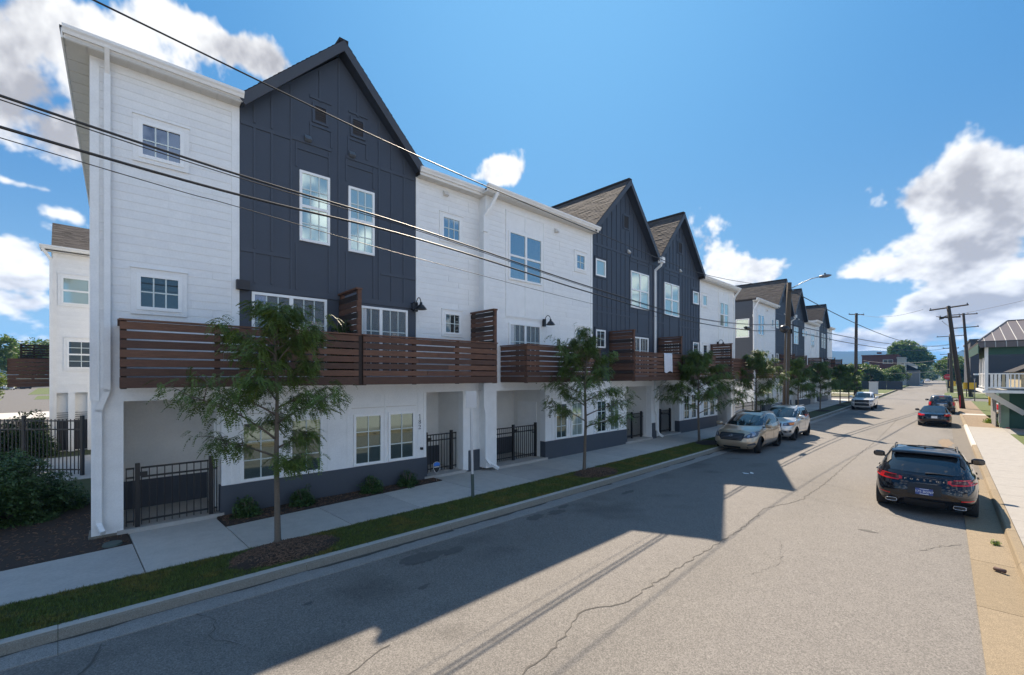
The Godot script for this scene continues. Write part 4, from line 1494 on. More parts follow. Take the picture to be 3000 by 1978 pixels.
	privacy_screen(h, 11.48, 1.28, 5.34)
	privacy_screen(h, 18.06, 1.28, 5.32)
	wall_lamp(h, 2.62, 5.42, 0.03, "black gooseneck lamp on white siding right of the patio door")
	wall_lamp(h, 19.1, 5.42, 0.03, "black gooseneck lamp on the far white wall above a slatted screen")
	gate(h, 0.27, 2.76, -0.45, 1.48, 2.68, "wide black picket gate in the porch right of the white downspout")
	gate(h, 8.49, 10.80, -0.45, 9.7, 10.6, "black picket gate in the shaded porch right of the number 174")
	gate(h, 11.65, 13.88, -0.45, 12.6, 13.7, "black picket gate in the porch behind the third street tree")
	return h


func rear_house() -> void:
	var h := thing("rear_house", "white three storey house standing behind the nearest townhouse with a brown side deck", "house", P(-0.15, 27.0, 0.1), PI / 2, "")
	var back := -9.0
	bx("carcass", h, M.siding, Vector3(0.06, 0.0, back), Vector3(11.9, 8.5, -0.27))
	var low := bx("ground_wall", h, M.siding, Vector3(0.0, 2.55, -0.26), Vector3(12.0, 2.9, 0.0))
	low.name = "ground_wall"
	for r in [[0.0, 0.10], [0.45, 0.66], [1.05, 12.0]]:
		bx("pier", h, M.trim, Vector3(r[0], 0.0, -0.26), Vector3(r[1], 2.55, 0.0))
	for r in [[0.10, 0.45], [0.66, 1.05]]:
		bx("recess_wall", h, M.recess, Vector3(r[0], 0.0, -0.265), Vector3(r[1], 2.55, -0.22))
		bx("recess_base", h, M.vent_box, Vector3(r[0], 0.05, -0.22), Vector3(r[1], 1.35, -0.2))
		for i in 4:
			bx("rail", h, M.black_metal, Vector3(r[0], 1.4 + i * 0.09, -0.10), Vector3(r[1], 1.42 + i * 0.09, -0.08))
	lap_wall(h, 0.0, 12.0, 2.9, 8.6, 0.0)
	corner_board(h, -0.02, 0.1, 0.0, 8.6, 0.0, M.trim)
	window(h, "sash_window", 0.24, 1.14, 6.38, 7.55, 0.012, 1, 1, M.glass_blind, {"split": "h", "trim": 0.1})
	window(h, "sash_window", 0.41, 1.3, 3.60, 4.82, 0.012, 2, 2, M.glass_dark, {"split": "h", "trim": 0.1})
	bx("end_wall", h, M.siding_b, Vector3(-0.015, 0.0, back), Vector3(0.055, 8.6, -0.27))
	gutter_run(h, -0.4, 12.2, 8.75, 0.0, 0.4)
	downspout(h, [Vector3(-0.32, 8.6, 0.3), Vector3(-0.06, 8.2, 0.07), Vector3(-0.06, 0.3, 0.07)], M.trim)
	shingle_plane(h, "roof", Vector3(-0.05, 8.72, 0.3), Vector3(12.2, 0, 0), Vector3(0, 2.1, -4.6), M.shingle_b)
	shingle_plane(h, "roof", Vector3(12.15, 8.72, -9.0), Vector3(-12.2, 0, 0), Vector3(0, 2.1, 4.7), M.shingle_b)
	var g := begin()
	add_prism(g, PackedVector2Array([Vector2(0.27, 8.6), Vector2(-4.45, 10.7), Vector2(-9.0, 8.6)]), -0.06, 0.06, Transform3D(Basis(Vector3(0, 0, 1), Vector3(0, 1, 0), Vector3(-1, 0, 0)), Vector3(0.0, 0, 0)))
	build("gable_wall", g, M.siding_b, h)
	var d := group_node("deck", h)
	for i in 7:
		bx("slat", d, M.deck_wood_b, Vector3(-1.30, 2.82 + i * 0.172, -0.60), Vector3(-0.02, 2.975 + i * 0.172, -0.56))
		bx("slat", d, M.deck_wood_b, Vector3(-1.32, 2.82 + i * 0.172, -5.2), Vector3(-1.28, 2.975 + i * 0.172, -0.61))
	bx("floor", d, M.deck_dark, Vector3(-1.27, 2.82, -5.2), Vector3(-0.02, 2.94, -0.62))
	for i in 6:
		bx("slat", d, M.deck_dark, Vector3(-1.05, 4.06 + i * 0.115, -3.06), Vector3(-0.02, 4.14 + i * 0.115, -3.02))
	bx("post", d, M.deck_dark, Vector3(-1.06, 4.0, -3.1), Vector3(-1.0, 4.76, -3.0))
	bx("post", d, M.deck_dark, Vector3(-0.66, 4.0, -3.12), Vector3(-0.60, 4.72, -3.07))


func towels() -> void:
	var tr := Transform3D(Basis(Vector3.UP, PI / 2 - atan(0.045)), P(10.3, 10.95, 0.0))
	var st := begin()
	st.set_smooth_group(0)
	var n := 14
	var rows := [[4.30, -0.10], [4.44, -0.085], [4.455, -0.04], [4.452, 0.05], [4.40, 0.062], [4.1, 0.068], [3.8, 0.075], [3.56, 0.082]]
	for i in n:
		for j in rows.size() - 1:
			var c := []
			for q in [[i, j], [i + 1, j], [i + 1, j + 1], [i, j + 1]]:
				var t: float = 9.55 + 0.80 * q[0] / n
				var y: float = rows[q[1]][0] - (0.05 * sin(q[0] * 0.5) if q[1] == 7 else 0.0)
				c.append(Vector3(t, y, 1.3 + rows[q[1]][1] + 0.012 * sin(q[0] * 1.1) * float(q[1]) / 7.0))
			quad(st, c[0], c[3], c[2], c[1])
	var o := build("towel", st, M.towel, null, true)
	o.transform = tr
	tag(o, "white towel hung over the brown deck rail right of the second street tree", "towel")


func wire(label: String, pts: Array, r: float, steps := 14) -> void:
	# a hanging wire through the given points
	var line := []
	for i in pts.size() - 1:
		var p0: Vector3 = pts[maxi(i - 1, 0)]
		var p1: Vector3 = pts[i]
		var p2: Vector3 = pts[i + 1]
		var p3: Vector3 = pts[mini(i + 2, pts.size() - 1)]
		for k in steps:
			line.append(p1.cubic_interpolate(p2, p0, p3, float(k) / steps))
	line.append(pts[-1])
	var o := tube("power_line", line, [r], M.wire, null, 6)
	tag(o, label, "power line", "overhead wires along the street")


func span(a: Vector3, b: Vector3, sag: float) -> Array:
	var out := []
	for i in 9:
		var t := i / 8.0
		out.append(a.lerp(b, t) - Vector3(0, sag * 4.0 * t * (1.0 - t), 0))
	return out


func insulator(st: SurfaceTool, at: Vector3) -> void:
	add_lathe(st, [Vector2(0.0, 0.0), Vector2(0.03, 0.0), Vector2(0.055, 0.05), Vector2(0.035, 0.07), Vector2(0.055, 0.11), Vector2(0.03, 0.16), Vector2(0.0, 0.17)], 8, Transform3D(Basis(), at))


func utility_pole(label: String, base: Vector3, top: Vector3, r0: float, r1: float, m: Material, arms: Array, called := "utility_pole") -> Node3D:
	var g := thing(called, label, "utility pole", base, 0.0)
	var h := top - base
	tube("pole", [Vector3.ZERO, h * 0.25, h * 0.5, h * 0.75, h], [r0, lerpf(r0, r1, 0.25), lerpf(r0, r1, 0.5), lerpf(r0, r1, 0.75), r1], m, g, 12)
	for a in arms:   # [share of height, half length, direction, tilt, insulators]
		var c := h * float(a[0])
		var dir: Vector3 = (a[2] as Vector3) * float(a[1])
		var st := begin()
		var y := Vector3(0, float(a[3]), 0)
		add_tube(st, [c - dir - y, c + dir + y], [0.07], 4)
		build("cross_arm", st, m, g)
		var ins := begin()
		for k in int(a[4]):
			var q := lerpf(-0.93, 0.93, float(k) / maxf(1.0, a[4] - 1))
			insulator(ins, c + dir * q + y * q + Vector3(0, 0.05, 0))
		if int(a[4]) > 0:
			build("insulators", ins, M.lamp_grey, g)
	return g


func street() -> void:
	var side := Vector3(1, 0, 0)
	# wooden pole with the street lamp
	var p1 := P(35.3, 7.55, 0.13)
	var t1 := P(35.9, 7.42, 9.95)
	var g := utility_pole("brown wooden pole carrying the street lamp, in front of the townhouses", p1, t1, 0.21, 0.15, M.pole_wood, [], "street_lamp_pole")
	var o := t1 - p1
	tube("lamp_arm", [o + Vector3(0.1, -0.42, 0), o + Vector3(0.7, -0.12, -0.1), o + Vector3(1.3, 0.12, -0.15), o + Vector3(1.75, 0.18, -0.2)], [0.03], M.steel, g)
	var lamp := begin()
	lamp.set_smooth_group(0)
	var prof := [[0.0, 0.02], [0.08, 0.10], [0.3, 0.15], [0.6, 0.17], [0.85, 0.10], [0.98, 0.02]]
	add_tube(lamp, prof.map(func(q: Array) -> Vector3: return o + Vector3(1.68 + q[0] * 0.75, 0.18 + q[0] * 0.03, -0.2 - q[0] * 0.08)), prof.map(func(q: Array) -> float: return q[1] * 0.72), 10)
	var lh := build("lamp_head", lamp, M.lamp_grey, g, true)
	bx("photocell", g, M.black_metal, o + Vector3(2.0, 0.28, -0.29), o + Vector3(2.08, 0.40, -0.21))
	var tr := begin()
	tr.set_smooth_group(0)
	add_lathe(tr, [Vector2(0, -0.28), Vector2(0.2, -0.26), Vector2(0.26, -0.1), Vector2(0.26, 0.12), Vector2(0.18, 0.26), Vector2(0, 0.28)], 12, Transform3D(Basis(Vector3(0, 0, 1), 1.2), Vector3(-0.02, 6.5, 0.12)))
	build("cable_coil", tr, M.black_metal, g, true)
	tube("conduit", [Vector3(0.1, 0.2, 0.19), Vector3(0.12, 5.0, 0.19), Vector3(0.15, 6.4, 0.2)], [0.03], M.lamp_grey, g, 6)
	bx("bracket", g, M.black_metal, o + Vector3(0.0, -0.62, -0.2), o + Vector3(0.22, -0.5, 0.2))
	bx("clamp", g, M.black_metal, o + Vector3(-0.2, -3.6, -0.2), o + Vector3(0.25, -3.3, 0.25))
	# wires on the left, from behind the camera to the lamp pole
	var dd := 7.5
	wire("upper of the two twisted cables crossing the white and navy houses", [P(-14, dd, 7.6), P(-0.45, dd, 6.52), P(4.98, dd, 6.36), P(11.26, dd, 6.07), P(19.46, dd, 5.92), P(28, dd, 6.35), P(35.7, dd, 7.05)], 0.016)
	wire("thin messenger wire wound along the upper twisted cable", [P(-14, dd, 7.57), P(-0.45, dd, 6.475), P(4.98, dd, 6.32), P(11.26, dd, 6.035), P(19.46, dd, 5.885), P(28, dd, 6.31), P(35.7, dd, 7.02)], 0.007)
	wire("thick black lower cable crossing the house fronts", [P(-14, dd, 7.1), P(-0.45, dd, 6.17), P(4.98, dd, 6.15), P(11.26, dd, 5.90), P(19.46, dd, 5.72), P(28, dd, 6.0), P(35.7, dd, 6.6)], 0.018)
	wire("thinnest and lowest wire across the house fronts", [P(-14, dd, 7.0), P(-0.45, dd, 6.05), P(1.88, dd, 5.92), P(4.98, dd, 5.76), P(11.26, dd, 5.58), P(16, dd, 5.62), P(28, dd, 5.95), P(35.7, dd, 6.5)], 0.006)
	wire("topmost wire passing the gable peak to the top of the lamp pole", [P(-14, dd, 8.9), P(0.31, dd, 8.05), P(5.13, dd, 7.82), P(11.61, dd, 7.80), P(19.46, dd, 7.92), P(28, dd, 8.7), P(35.8, dd, 9.75)], 0.012)
	# small boxes hanging on the cable
	var sp := begin()
	add_tube(sp, [P(26.3, dd, 6.02), P(26.9, dd, 6.03)], [0.09], 8)
	add_tube(sp, [P(26.0, dd, 6.03), P(26.3, dd, 6.02)], [0.03], 6)
	var spl := build("splice_box", sp, M.black_metal)
	tag(spl, "black splice case hanging on the lower cable before the lamp pole", "splice case")
	# onward wires
	wire("upper wire running from the lamp pole to the far crossing", span(P(35.9, dd, 7.05), P(123.0, -2.0, 9.6), 0.9), 0.03, 3)
	wire("lower wire running from the lamp pole to the far crossing", span(P(35.9, dd, 6.6), P(123.0, -2.2, 8.95), 1.0), 0.03, 3)
	wire("wire slanting down from the lamp pole top to the far right", span(P(36.0, dd, 9.55), P(123.0, -2.1, 9.5), 1.7), 0.03, 3)
	# round pole with two short arms beyond the row
	utility_pole("tall dark pole with a short bent cross arm at the far end of the row", P(91.0, 9.4, 0.1), P(91.0, 9.3, 13.6), 0.27, 0.19, M.pole_dark, [[0.985, 1.0, Vector3(1, 0, 0), -0.12, 2]])
	# leaning pole on the right
	var lb := P(62.0, -1.95, 0.12)
	var lt := P(62.0, -0.95, 10.35)
	var lg := utility_pole("leaning dark pole with a wide tilted cross arm beside the parked black cars", lb, lt, 0.21, 0.15, M.pole_dark, [[0.985, 1.4, Vector3(1, 0, 0), 0.14, 3], [0.89, 0.75, Vector3(1, 0, 0), -0.02, 2]])
	for k in 3:
		var q := lerpf(0.88, 0.92, k / 2.0)
		tube("brace", [(lt - lb) * q, (lt - lb) * q + Vector3(-1.0 + k * 0.2, 0.25 - k * 0.3, 0.1)], [0.03], M.pole_dark, lg, 5)
	var ins := begin()
	for k in 4:
		insulator(ins, (lt - lb) * (0.86 + k * 0.012) + Vector3(-0.75 + k * 0.1, 0.1 - k * 0.1, 0.1))
	build("insulators", ins, M.black_metal, lg)
	var r := begin()
	add_tube(r, [Vector3(-0.17, 0.1, 0.2), Vector3(-0.20, 1.3, 0.2)], [0.05], 6)
	build("reflector", r, M.red_sign, lg)
	# second and third poles on the right
	utility_pole("second dark pole right of the leaning one, behind the yellow boards", P(97.0, -3.9, 0.1), P(96.0, -3.1, 12.9), 0.22, 0.15, M.pole_dark, [[0.985, 1.5, Vector3(1, 0, 0), -0.02, 4], [0.83, 1.5, Vector3(1, 0, 0), 0.06, 2]])
	utility_pole("far pole with a short arm in the lawn left of the leaning pole", P(119.0, -2.3, 0.1), P(118.5, -2.1, 11.3), 0.26, 0.18, M.pole_wood, [[0.965, 1.9, Vector3(1, 0, 0), 0.06, 2], [0.76, 1.1, Vector3(1, 0, 0), 0.0, 3]])
	utility_pole("thin far pole behind the stop sign", P(160.0, -2.6, 0.1), P(160.0, -2.5, 9.2), 0.3, 0.2, M.pole_dark, [[0.97, 1.6, Vector3(1, 0, 0), 0.1, 2]])
	wire("wire from the leaning pole across the sky to the far left pole", span(P(62, 0.9, 10.2), P(91, 9.0, 13.4), 0.6), 0.018, 3)
	wire("wire running right from the second pole out of the picture", span(P(96, -3.3, 12.9), P(40, -22.0, 13.8), 0.7), 0.02, 3)
	wire("low cable crossing the road between the far poles", span(P(118.5, -2.1, 6.6), P(150, 14.0, 7.4), 0.8), 0.05, 3)
	wire("second low cable crossing the road between the far poles", span(P(118.5, -2.1, 4.6), P(165, 13.0, 4.4), 0.6), 0.035, 3)
	wire("cable from the second pole towards the dark building", span(P(96.5, -2.9, 7.2), P(120, -12, 7.0), 0.4), 0.04, 3)
	wire("cable between the leaning pole and the far lawn pole", span(P(62, -1.0, 7.2), P(118.5, -2.1, 7.6), 0.4), 0.03, 3)
	wire("guy wire from the leaning pole to the second pole", span(P(62, -0.5, 8.9), P(96.3, -2.4, 10.8), 0.3), 0.02, 3)
	# square sign post in the verge
	var sp2 := thing("sign_post", "grey square post with a green foot and a small sign seen edge on", "sign post", P(7.75, 8.95, 0.13), 0.0)
	bx("foot", sp2, M.post_green, Vector3(-0.036, 0, -0.036), Vector3(0.036, 0.62, 0.036))
	var po := bx("post", sp2, M.post_grey, Vector3(-0.027, 0.6, -0.027), Vector3(0.027, 2.80, 0.027))
	var bk := begin()
	add_prism(bk, PackedVector2Array([Vector2(-0.15, 2.40), Vector2(0.15, 2.40), Vector2(0.15, 2.85), Vector2(-0.15, 2.85)]), 0.030, 0.034)
	var sg := build("sign_plate", bk, M.post_grey, sp2)
	sp2.rotation = Vector3(0.0, 1.12, 0.02)
	# alarm shield on a stake
	var sh := thing("yard_sign", "small black and blue shield sign on a stake at the corner of the mulch bed", "sign", P(8.05, 10.98, 0.16), PI / 2 - 0.1)
	tube("stake", [Vector3(0, 0, -0.01), Vector3(0, 0.42, -0.01)], [0.008], M.steel, sh, 6)
	var s1 := begin()
	add_prism(s1, PackedVector2Array([Vector2(-0.115, 0.56), Vector2(0, 0.60), Vector2(0.115, 0.56), Vector2(0.115, 0.40), Vector2(0.07, 0.31), Vector2(0, 0.25), Vector2(-0.07, 0.31), Vector2(-0.115, 0.40)]), 0.0, 0.006)
	build("plate", s1, M.black_metal, sh)
	var s2 := begin()
	add_prism(s2, PackedVector2Array([Vector2(-0.10, 0.55), Vector2(0, 0.585), Vector2(0.10, 0.55), Vector2(0.10, 0.47), Vector2(-0.10, 0.47)]), 0.006, 0.009)
	build("blue_field", s2, M.cloth_blue, sh)
	var s3 := begin()
	for k in 5:
		add_box(s3, Vector3(-0.085 + k * 0.036, 0.425, 0.006), Vector3(-0.06 + k * 0.036, 0.452, 0.009))
	build("white_letters", s3, M.white_paint, sh)
	var s4 := begin()
	var edge := [Vector2(-0.115, 0.56), Vector2(0, 0.60), Vector2(0.115, 0.56), Vector2(0.115, 0.40), Vector2(0.07, 0.31), Vector2(0, 0.25), Vector2(-0.07, 0.31), Vector2(-0.115, 0.40), Vector2(-0.115, 0.56)]
	add_tube(s4, edge.map(func(q: Vector2) -> Vector3: return Vector3(q.x, q.y, 0.003)), [0.006], 5)
	build("white_rim", s4, M.white_paint, sh)
	# litter
	var can := begin()
	can.set_smooth_group(0)
	add_tube(can, [P(11.2, -0.86, 0.06), P(11.28, -0.74, 0.055)], [0.034], 12)
	var cn := build("drink_can", can, M.terracotta, null)
	tag(cn, "crushed dark red drink can lying in the tan gutter", "can")
	var li := begin()
	quad(li, P(16.42, 4.74, 0.015), P(16.5, 4.82, 0.03), P(16.56, 4.64, 0.02), P(16.5, 4.6, 0.012))
	quad(li, P(16.6, 4.6, 0.02), P(16.68, 4.61, 0.05), P(16.7, 4.52, 0.03), P(16.64, 4.5, 0.012))
	tag(build("litter", li, M.white_paint), "crumpled white paper lying on the shaded asphalt", "litter")
	var dr := begin()
	add_lathe(dr, [Vector2(0.0, 0.05), Vector2(0.14, 0.05), Vector2(0.155, 0.0)], 20, Transform3D(Basis(), P(0.72, 11.32, 0.15)))
	tag(build("valve_cover", dr, M.post_green), "small round green valve cover at the corner of the mulch", "valve cover")
	# iron fence left of the nearest house
	var fg := thing("iron_fence", "black iron picket fence behind the evergreen bush on the left", "fence", P(0.55, 20.2, 0.1), 0.0)
	var fdir := (P(-3.6, 24.6, 0.1) - P(0.55, 20.2, 0.1))
	var fl := fdir.length()
	var fn := Basis.looking_at(fdir.normalized(), Vector3.UP)
	var n := int(fl / 0.13)
	var inner := group_node("panel", fg)
	inner.basis = fn
	for y in [0.18, 1.50, 1.78]:
		bx("rail", inner, M.black_metal, Vector3(-0.02, y, -fl), Vector3(0.02, y + 0.04, 0))
	for i in n:
		bx("picket", inner, M.black_metal, Vector3(-0.01, 0.05, -i * 0.13 - 0.01), Vector3(0.01, 1.86, -i * 0.13 + 0.01))
	for i in 4:
		bx("post", inner, M.black_metal, Vector3(-0.04, -0.1, -i * 1.95 - 0.04), Vector3(0.04, 1.98, -i * 1.95 + 0.04))
	# yellow block and planter beyond the fence
	var yb := thing("kerb_block", "yellow painted kerb seen through the fence on the left", "kerb", P(-1.6, 26.6, 0.1), 0.0)
	bx("block", yb, M.yellow, Vector3(-0.6, 0, -0.6), Vector3(0.1, 0.16, 2.0))
	bx("edge", yb, M.tan_concrete, Vector3(-1.1, -0.02, -0.7), Vector3(-0.605, 0.06, 2.2))


# ---- cars: a shell of stacked rounded outlines. Table rows: [height, front x, rear x, half width, roundness]
func car_row(tab: Array, y: float) -> Array:
	if y <= tab[0][0]:
		return tab[0]
	for i in tab.size() - 1:
		if y <= tab[i + 1][0]:
			var a: Array = tab[i]
			var b: Array = tab[i + 1]
			var p: Array = tab[maxi(i - 1, 0)]
			var q: Array = tab[mini(i + 2, tab.size() - 1)]
			var h: float = b[0] - a[0]
			var t: float = (y - a[0]) / h
			var out := [y]
			for k in range(1, 5):
				# monotone cubic between the rows
				var d: float = (b[k] - a[k]) / h
				var d0: float = d if i == 0 else (a[k] - p[k]) / (a[0] - p[0])
				var d1: float = d if i + 2 >= tab.size() else (q[k] - b[k]) / (q[0] - b[0])
				var m0: float = 0.0 if d * d0 <= 0.0 else 2.0 * d * d0 / (d + d0)
				var m1: float = 0.0 if d * d1 <= 0.0 else 2.0 * d * d1 / (d + d1)
				if i == 0:
					m0 = d
				if i + 2 >= tab.size():
					m1 = d
				var t2 := t * t
				var t3 := t2 * t
				out.append((2 * t3 - 3 * t2 + 1) * a[k] + (t3 - 2 * t2 + t) * h * m0 + (-2 * t3 + 3 * t2) * b[k] + (t3 - t2) * h * m1)
			return out
	return tab[-1]


func car_side(tab: Array, x: float, y: float) -> Vector3:   # the right flank
	var r := car_row(tab, y)
	var xc: float = (r[1] + r[2]) / 2
	var hl: float = (r[1] - r[2]) / 2
	var q := clampf(absf((x - xc) / hl), 0.0, 1.0)
	return Vector3(x, y, r[3] * pow(maxf(0.0, 1.0 - pow(q, r[4])), 1.0 / r[4]))


func car_end(tab: Array, z: float, y: float, front: bool) -> Vector3:
	var r := car_row(tab, y)
	var xc: float = (r[1] + r[2]) / 2
	var hl: float = (r[1] - r[2]) / 2
	var q := clampf(absf(z / r[3]), 0.0, 1.0)
	var k := hl * pow(maxf(0.0, 1.0 - pow(q, r[4])), 1.0 / r[4])
	return Vector3(xc + (k if front else -k), y, z)


# a patch lying on the shell. face: "L" "R" flank (stations [x, y0, y1]); "F" "B" ends (stations [z, y0, y1])
func car_patch(called: String, car: Node3D, tab: Array, face: String, stations: Array, off: float, m: Material, ny := 6, sub := 4) -> MeshInstance3D:
	var at := func(a: float, y: float) -> Vector3:
		if face == "R" or face == "L":
			var p := car_side(tab, a, y)
			return p if face == "R" else Vector3(p.x, p.y, -p.z)
		return car_end(tab, a, y, face == "F")
	var cols := []
	for i in stations.size() - 1:
		var a: Array = stations[i]
		var b: Array = stations[i + 1]
		for k in sub:
			var t := float(k) / sub
			cols.append([lerpf(a[0], b[0], t), lerpf(a[1], b[1], t), lerpf(a[2], b[2], t)])
	cols.append(stations[-1])
	var grid := []
	var flip := face == "L" or face == "B"
	for c in cols:
		var line := []
		for j in ny + 1:
			var y := lerpf(c[1], c[2], float(j) / ny)
			var p: Vector3 = at.call(c[0], y)
			var e := 0.02
			var du: Vector3 = at.call(c[0] + e, y) - at.call(c[0] - e, y)
			var dv: Vector3 = at.call(c[0], y + e) - at.call(c[0], y - e)
			var nn := du.cross(dv).normalized()
			var outw := Vector3(0, 0, 1) if face == "R" else Vector3(0, 0, -1) if face == "L" else Vector3(1, 0, 0) if face == "F" else Vector3(-1, 0, 0)
			if nn.dot(outw) < 0:
				nn = -nn
			if nn.length() < 0.5:
				nn = outw
			line.append(p + nn * off)
		grid.append(line)
	var st := begin()
	st.set_smooth_group(0)
	var turn := face == "F" or face == "L"
	for i in grid.size() - 1:
		for j in ny:
			if turn:
				quad(st, grid[i + 1][j], grid[i][j], grid[i][j + 1], grid[i + 1][j + 1])
			else:
				quad(st, grid[i][j], grid[i + 1][j], grid[i + 1][j + 1], grid[i][j + 1])
	return build(called, st, m, car, true)


func mirror(stations: Array) -> Array:
	var out := []
	for i in stations.size():
		var s: Array = stations[stations.size() - 1 - i]
		out.append([-s[0], s[1], s[2]])
	return out


func car_shell(car: Node3D, tab: Array, wheels: Array, arch: float, paint: Material, rows := 34) -> void:
	var ys := []
	for i in tab.size() - 1:
		var n := maxi(1, int(round(rows * (0.35 / tab.size() + 0.65 * (tab[i + 1][0] - tab[i][0]) / (tab[-1][0] - tab[0][0])))))
		for k in n:
			ys.append(lerpf(tab[i][0], tab[i + 1][0], float(k) / n))
	ys.append(tab[-1][0])
	var ns := 76
	var ne := 14
	var rings := []
	for y in ys:
		var r := car_row(tab, y)
		var xc: float = (r[1] + r[2]) / 2
		var hl: float = (r[1] - r[2]) / 2
		var n: float = r[4]
		var zc := pow(1.0 - pow(0.965, n), 1.0 / n)
		var half := []   # right half, rear centre to front centre
		for k in ne:
			var q := zc * k / ne
			half.append(Vector2(-pow(1.0 - pow(q, n), 1.0 / n), q))
		for k in ns + 1:
			var q := lerpf(-0.965, 0.965, float(k) / ns)
			half.append(Vector2(q, pow(1.0 - pow(absf(q), n), 1.0 / n)))
		for k in range(ne - 1, -1, -1):
			var q := zc * k / ne
			half.append(Vector2(pow(1.0 - pow(q, n), 1.0 / n), q))
		var ring := []
		for p in half:
			ring.append(Vector3(xc + p.x * hl, y, p.y * r[3]))
		for k in range(half.size() - 2, 0, -1):
			ring.append(Vector3(xc + half[k].x * hl, y, -half[k].y * r[3]))
		# wheel arches
		for i in ring.size():
			var v: Vector3 = ring[i]
			if absf(v.z) < 0.5:
				continue
			for w in wheels:
				var dx: float = absf(v.x - w)
				if dx < arch:
					var top: float = arch * 0.93 - 0.02 + sqrt(arch * arch - dx * dx) - 0.04 * 0
					top = 0.34 + sqrt(arch * arch - dx * dx)
					if v.y < top:
						var e := car_side(tab, v.x, top)
						ring[i] = Vector3(v.x, top, e.z * signf(v.z))
		rings.append(ring)
	var st := begin()
	st.set_smooth_group(0)
	var m: int = rings[0].size()
	for j in rings.size() - 1:
		for i in m:
			var i2 := (i + 1) % m
			var a: Vector3 = rings[j][i]
			var b: Vector3 = rings[j][i2]
			var c: Vector3 = rings[j + 1][i2]
			var d: Vector3 = rings[j + 1][i]
			if a.distance_squared_to(d) + b.distance_squared_to(c) < 1e-9:
				continue
			quad(st, b, a, d, c)
	var top: Array = rings[-1]
	var mid := Vector3.ZERO
	for v in top:
		mid += v
	mid /= m
	mid.y += 0.004
	for i in m:
		tri(st, top[i], mid, top[(i + 1) % m])
	build("body", st, paint, car, true)
	# floor and dark wheel houses
	var under := begin()
	var r0: Array = tab[0]
	add_box(under, Vector3(r0[2] + 0.12, r0[0] + 0.01, -r0[3] + 0.20), Vector3(r0[1] - 0.12, r0[0] + 0.05, r0[3] - 0.20))
	for w in wheels:
		add_box(under, Vector3(w - arch - 0.02, r0[0] + 0.05, -r0[3] + 0.2), Vector3(w + arch + 0.02, 0.74, r0[3] - 0.2))
	build("underbody", under, M.car_black, car)


func car_wheel(car: Node3D, x: float, z: float, r: float, spokes: int, rim_m: Material, steer := 0.0) -> void:
	var s := signf(z)
	var turn := Basis(Vector3.UP, steer) * Basis(Vector3(1, 0, 0), -PI / 2 * s) * Basis(Vector3(0, 0, 1), 0)
	var st := begin()
	st.set_smooth_group(0)
	var w := 0.125
	add_lathe(st, [Vector2(r * 0.70, -w), Vector2(r * 0.95, -w), Vector2(r, -w * 0.7), Vector2(r, w * 0.7), Vector2(r * 0.95, w), Vector2(r * 0.72, w), Vector2(r * 0.69, w * 0.9)], 36)
	var t := build("wheel", st, M.tyre, car, true)
	t.transform = Transform3D(turn, Vector3(x, r, z - s * w))
	var rm := begin()
	add_lathe(rm, [Vector2(0.0, w * 0.25), Vector2(r * 0.66, w * 0.25)], 24)
	build("brake", rm, M.car_black, t)
	var sp := begin()
	add_lathe(sp, [Vector2(r * 0.64, w * 0.82), Vector2(r * 0.70, w * 0.97), Vector2(r * 0.705, w * 0.2)], 36)
	add_lathe(sp, [Vector2(0.0, w * 0.8), Vector2(r * 0.12, w * 0.78), Vector2(r * 0.15, w * 0.5)], 16)
	for k in spokes:
		var b := Basis(Vector3.UP, TAU * k / spokes)
		add_box(sp, Vector3(r * 0.1, w * 0.45, -r * 0.055), Vector3(r * 0.67, w * 0.80, r * 0.055), Transform3D(b, Vector3.ZERO))
	build("rim", sp, rim_m, t)


func car_mirror(car: Node3D, tab: Array, x: float, y: float, m: Material, size := 1.0) -> void:
	for s in [-1.0, 1.0]:
		var p := car_side(tab, x, y)
		p.z = p.z * s
		var st := begin()
		st.set_smooth_group(0)
		var c := p + Vector3(0.02, 0.06, s * 0.20) * size
		for ring in 1:
			var rows := []
			for j in 9:
				var v := -PI / 2 + PI * j / 8.0
				var line := []
				for i in 14:
					var u := TAU * i / 14.0
					var k := Vector3(cos(u) * cos(v), sin(v), sin(u) * cos(v))
					k = Vector3(signf(k.x) * pow(absf(k.x), 0.75) * (0.10 if k.x > 0 else 0.055), signf(k.y) * pow(absf(k.y), 0.7) * 0.085, signf(k.z) * pow(absf(k.z), 0.7) * 0.125) * size
					line.append(c + k)
				rows.append(line)
			for j in 8:
				for i in 14:
					quad(st, rows[j][i], rows[j + 1][i], rows[j + 1][(i + 1) % 14], rows[j][(i + 1) % 14])
		var o := build("mirror", st, m, car, true)
		var stem := begin()
		add_tube(stem, [p + Vector3(0, 0.0, -s * 0.03), c + Vector3(0.0, -0.05, -s * 0.06)], [0.03, 0.025], 6)
		build("stem", stem, M.car_black, o)
		var gl := begin()
		quad(gl, c + Vector3(-0.057, -0.05, -0.09) * size, c + Vector3(-0.057, -0.05, 0.09) * size, c + Vector3(-0.057, 0.05, 0.09) * size, c + Vector3(-0.057, 0.05, -0.09) * size)
		build("mirror_glass", gl, M.car_glass, o)


# a thin line drawn over the flank: door gaps and trim
func car_line(called: String, car: Node3D, tab: Array, pts: Array, r: float, m: Material) -> void:
	for s in [-1.0, 1.0]:
		var line := []
		for i in pts.size() - 1:
			for k in 5:
				var q: Vector2 = (pts[i] as Vector2).lerp(pts[i + 1], k / 5.0)
				var p := car_side(tab, q.x, q.y)
				line.append(Vector3(p.x, p.y, p.z * s))
		var p2 := car_side(tab, pts[-1].x, pts[-1].y)
		line.append(Vector3(p2.x, p2.y, p2.z * s))
		tube(called, line, [r], m, car, 5)


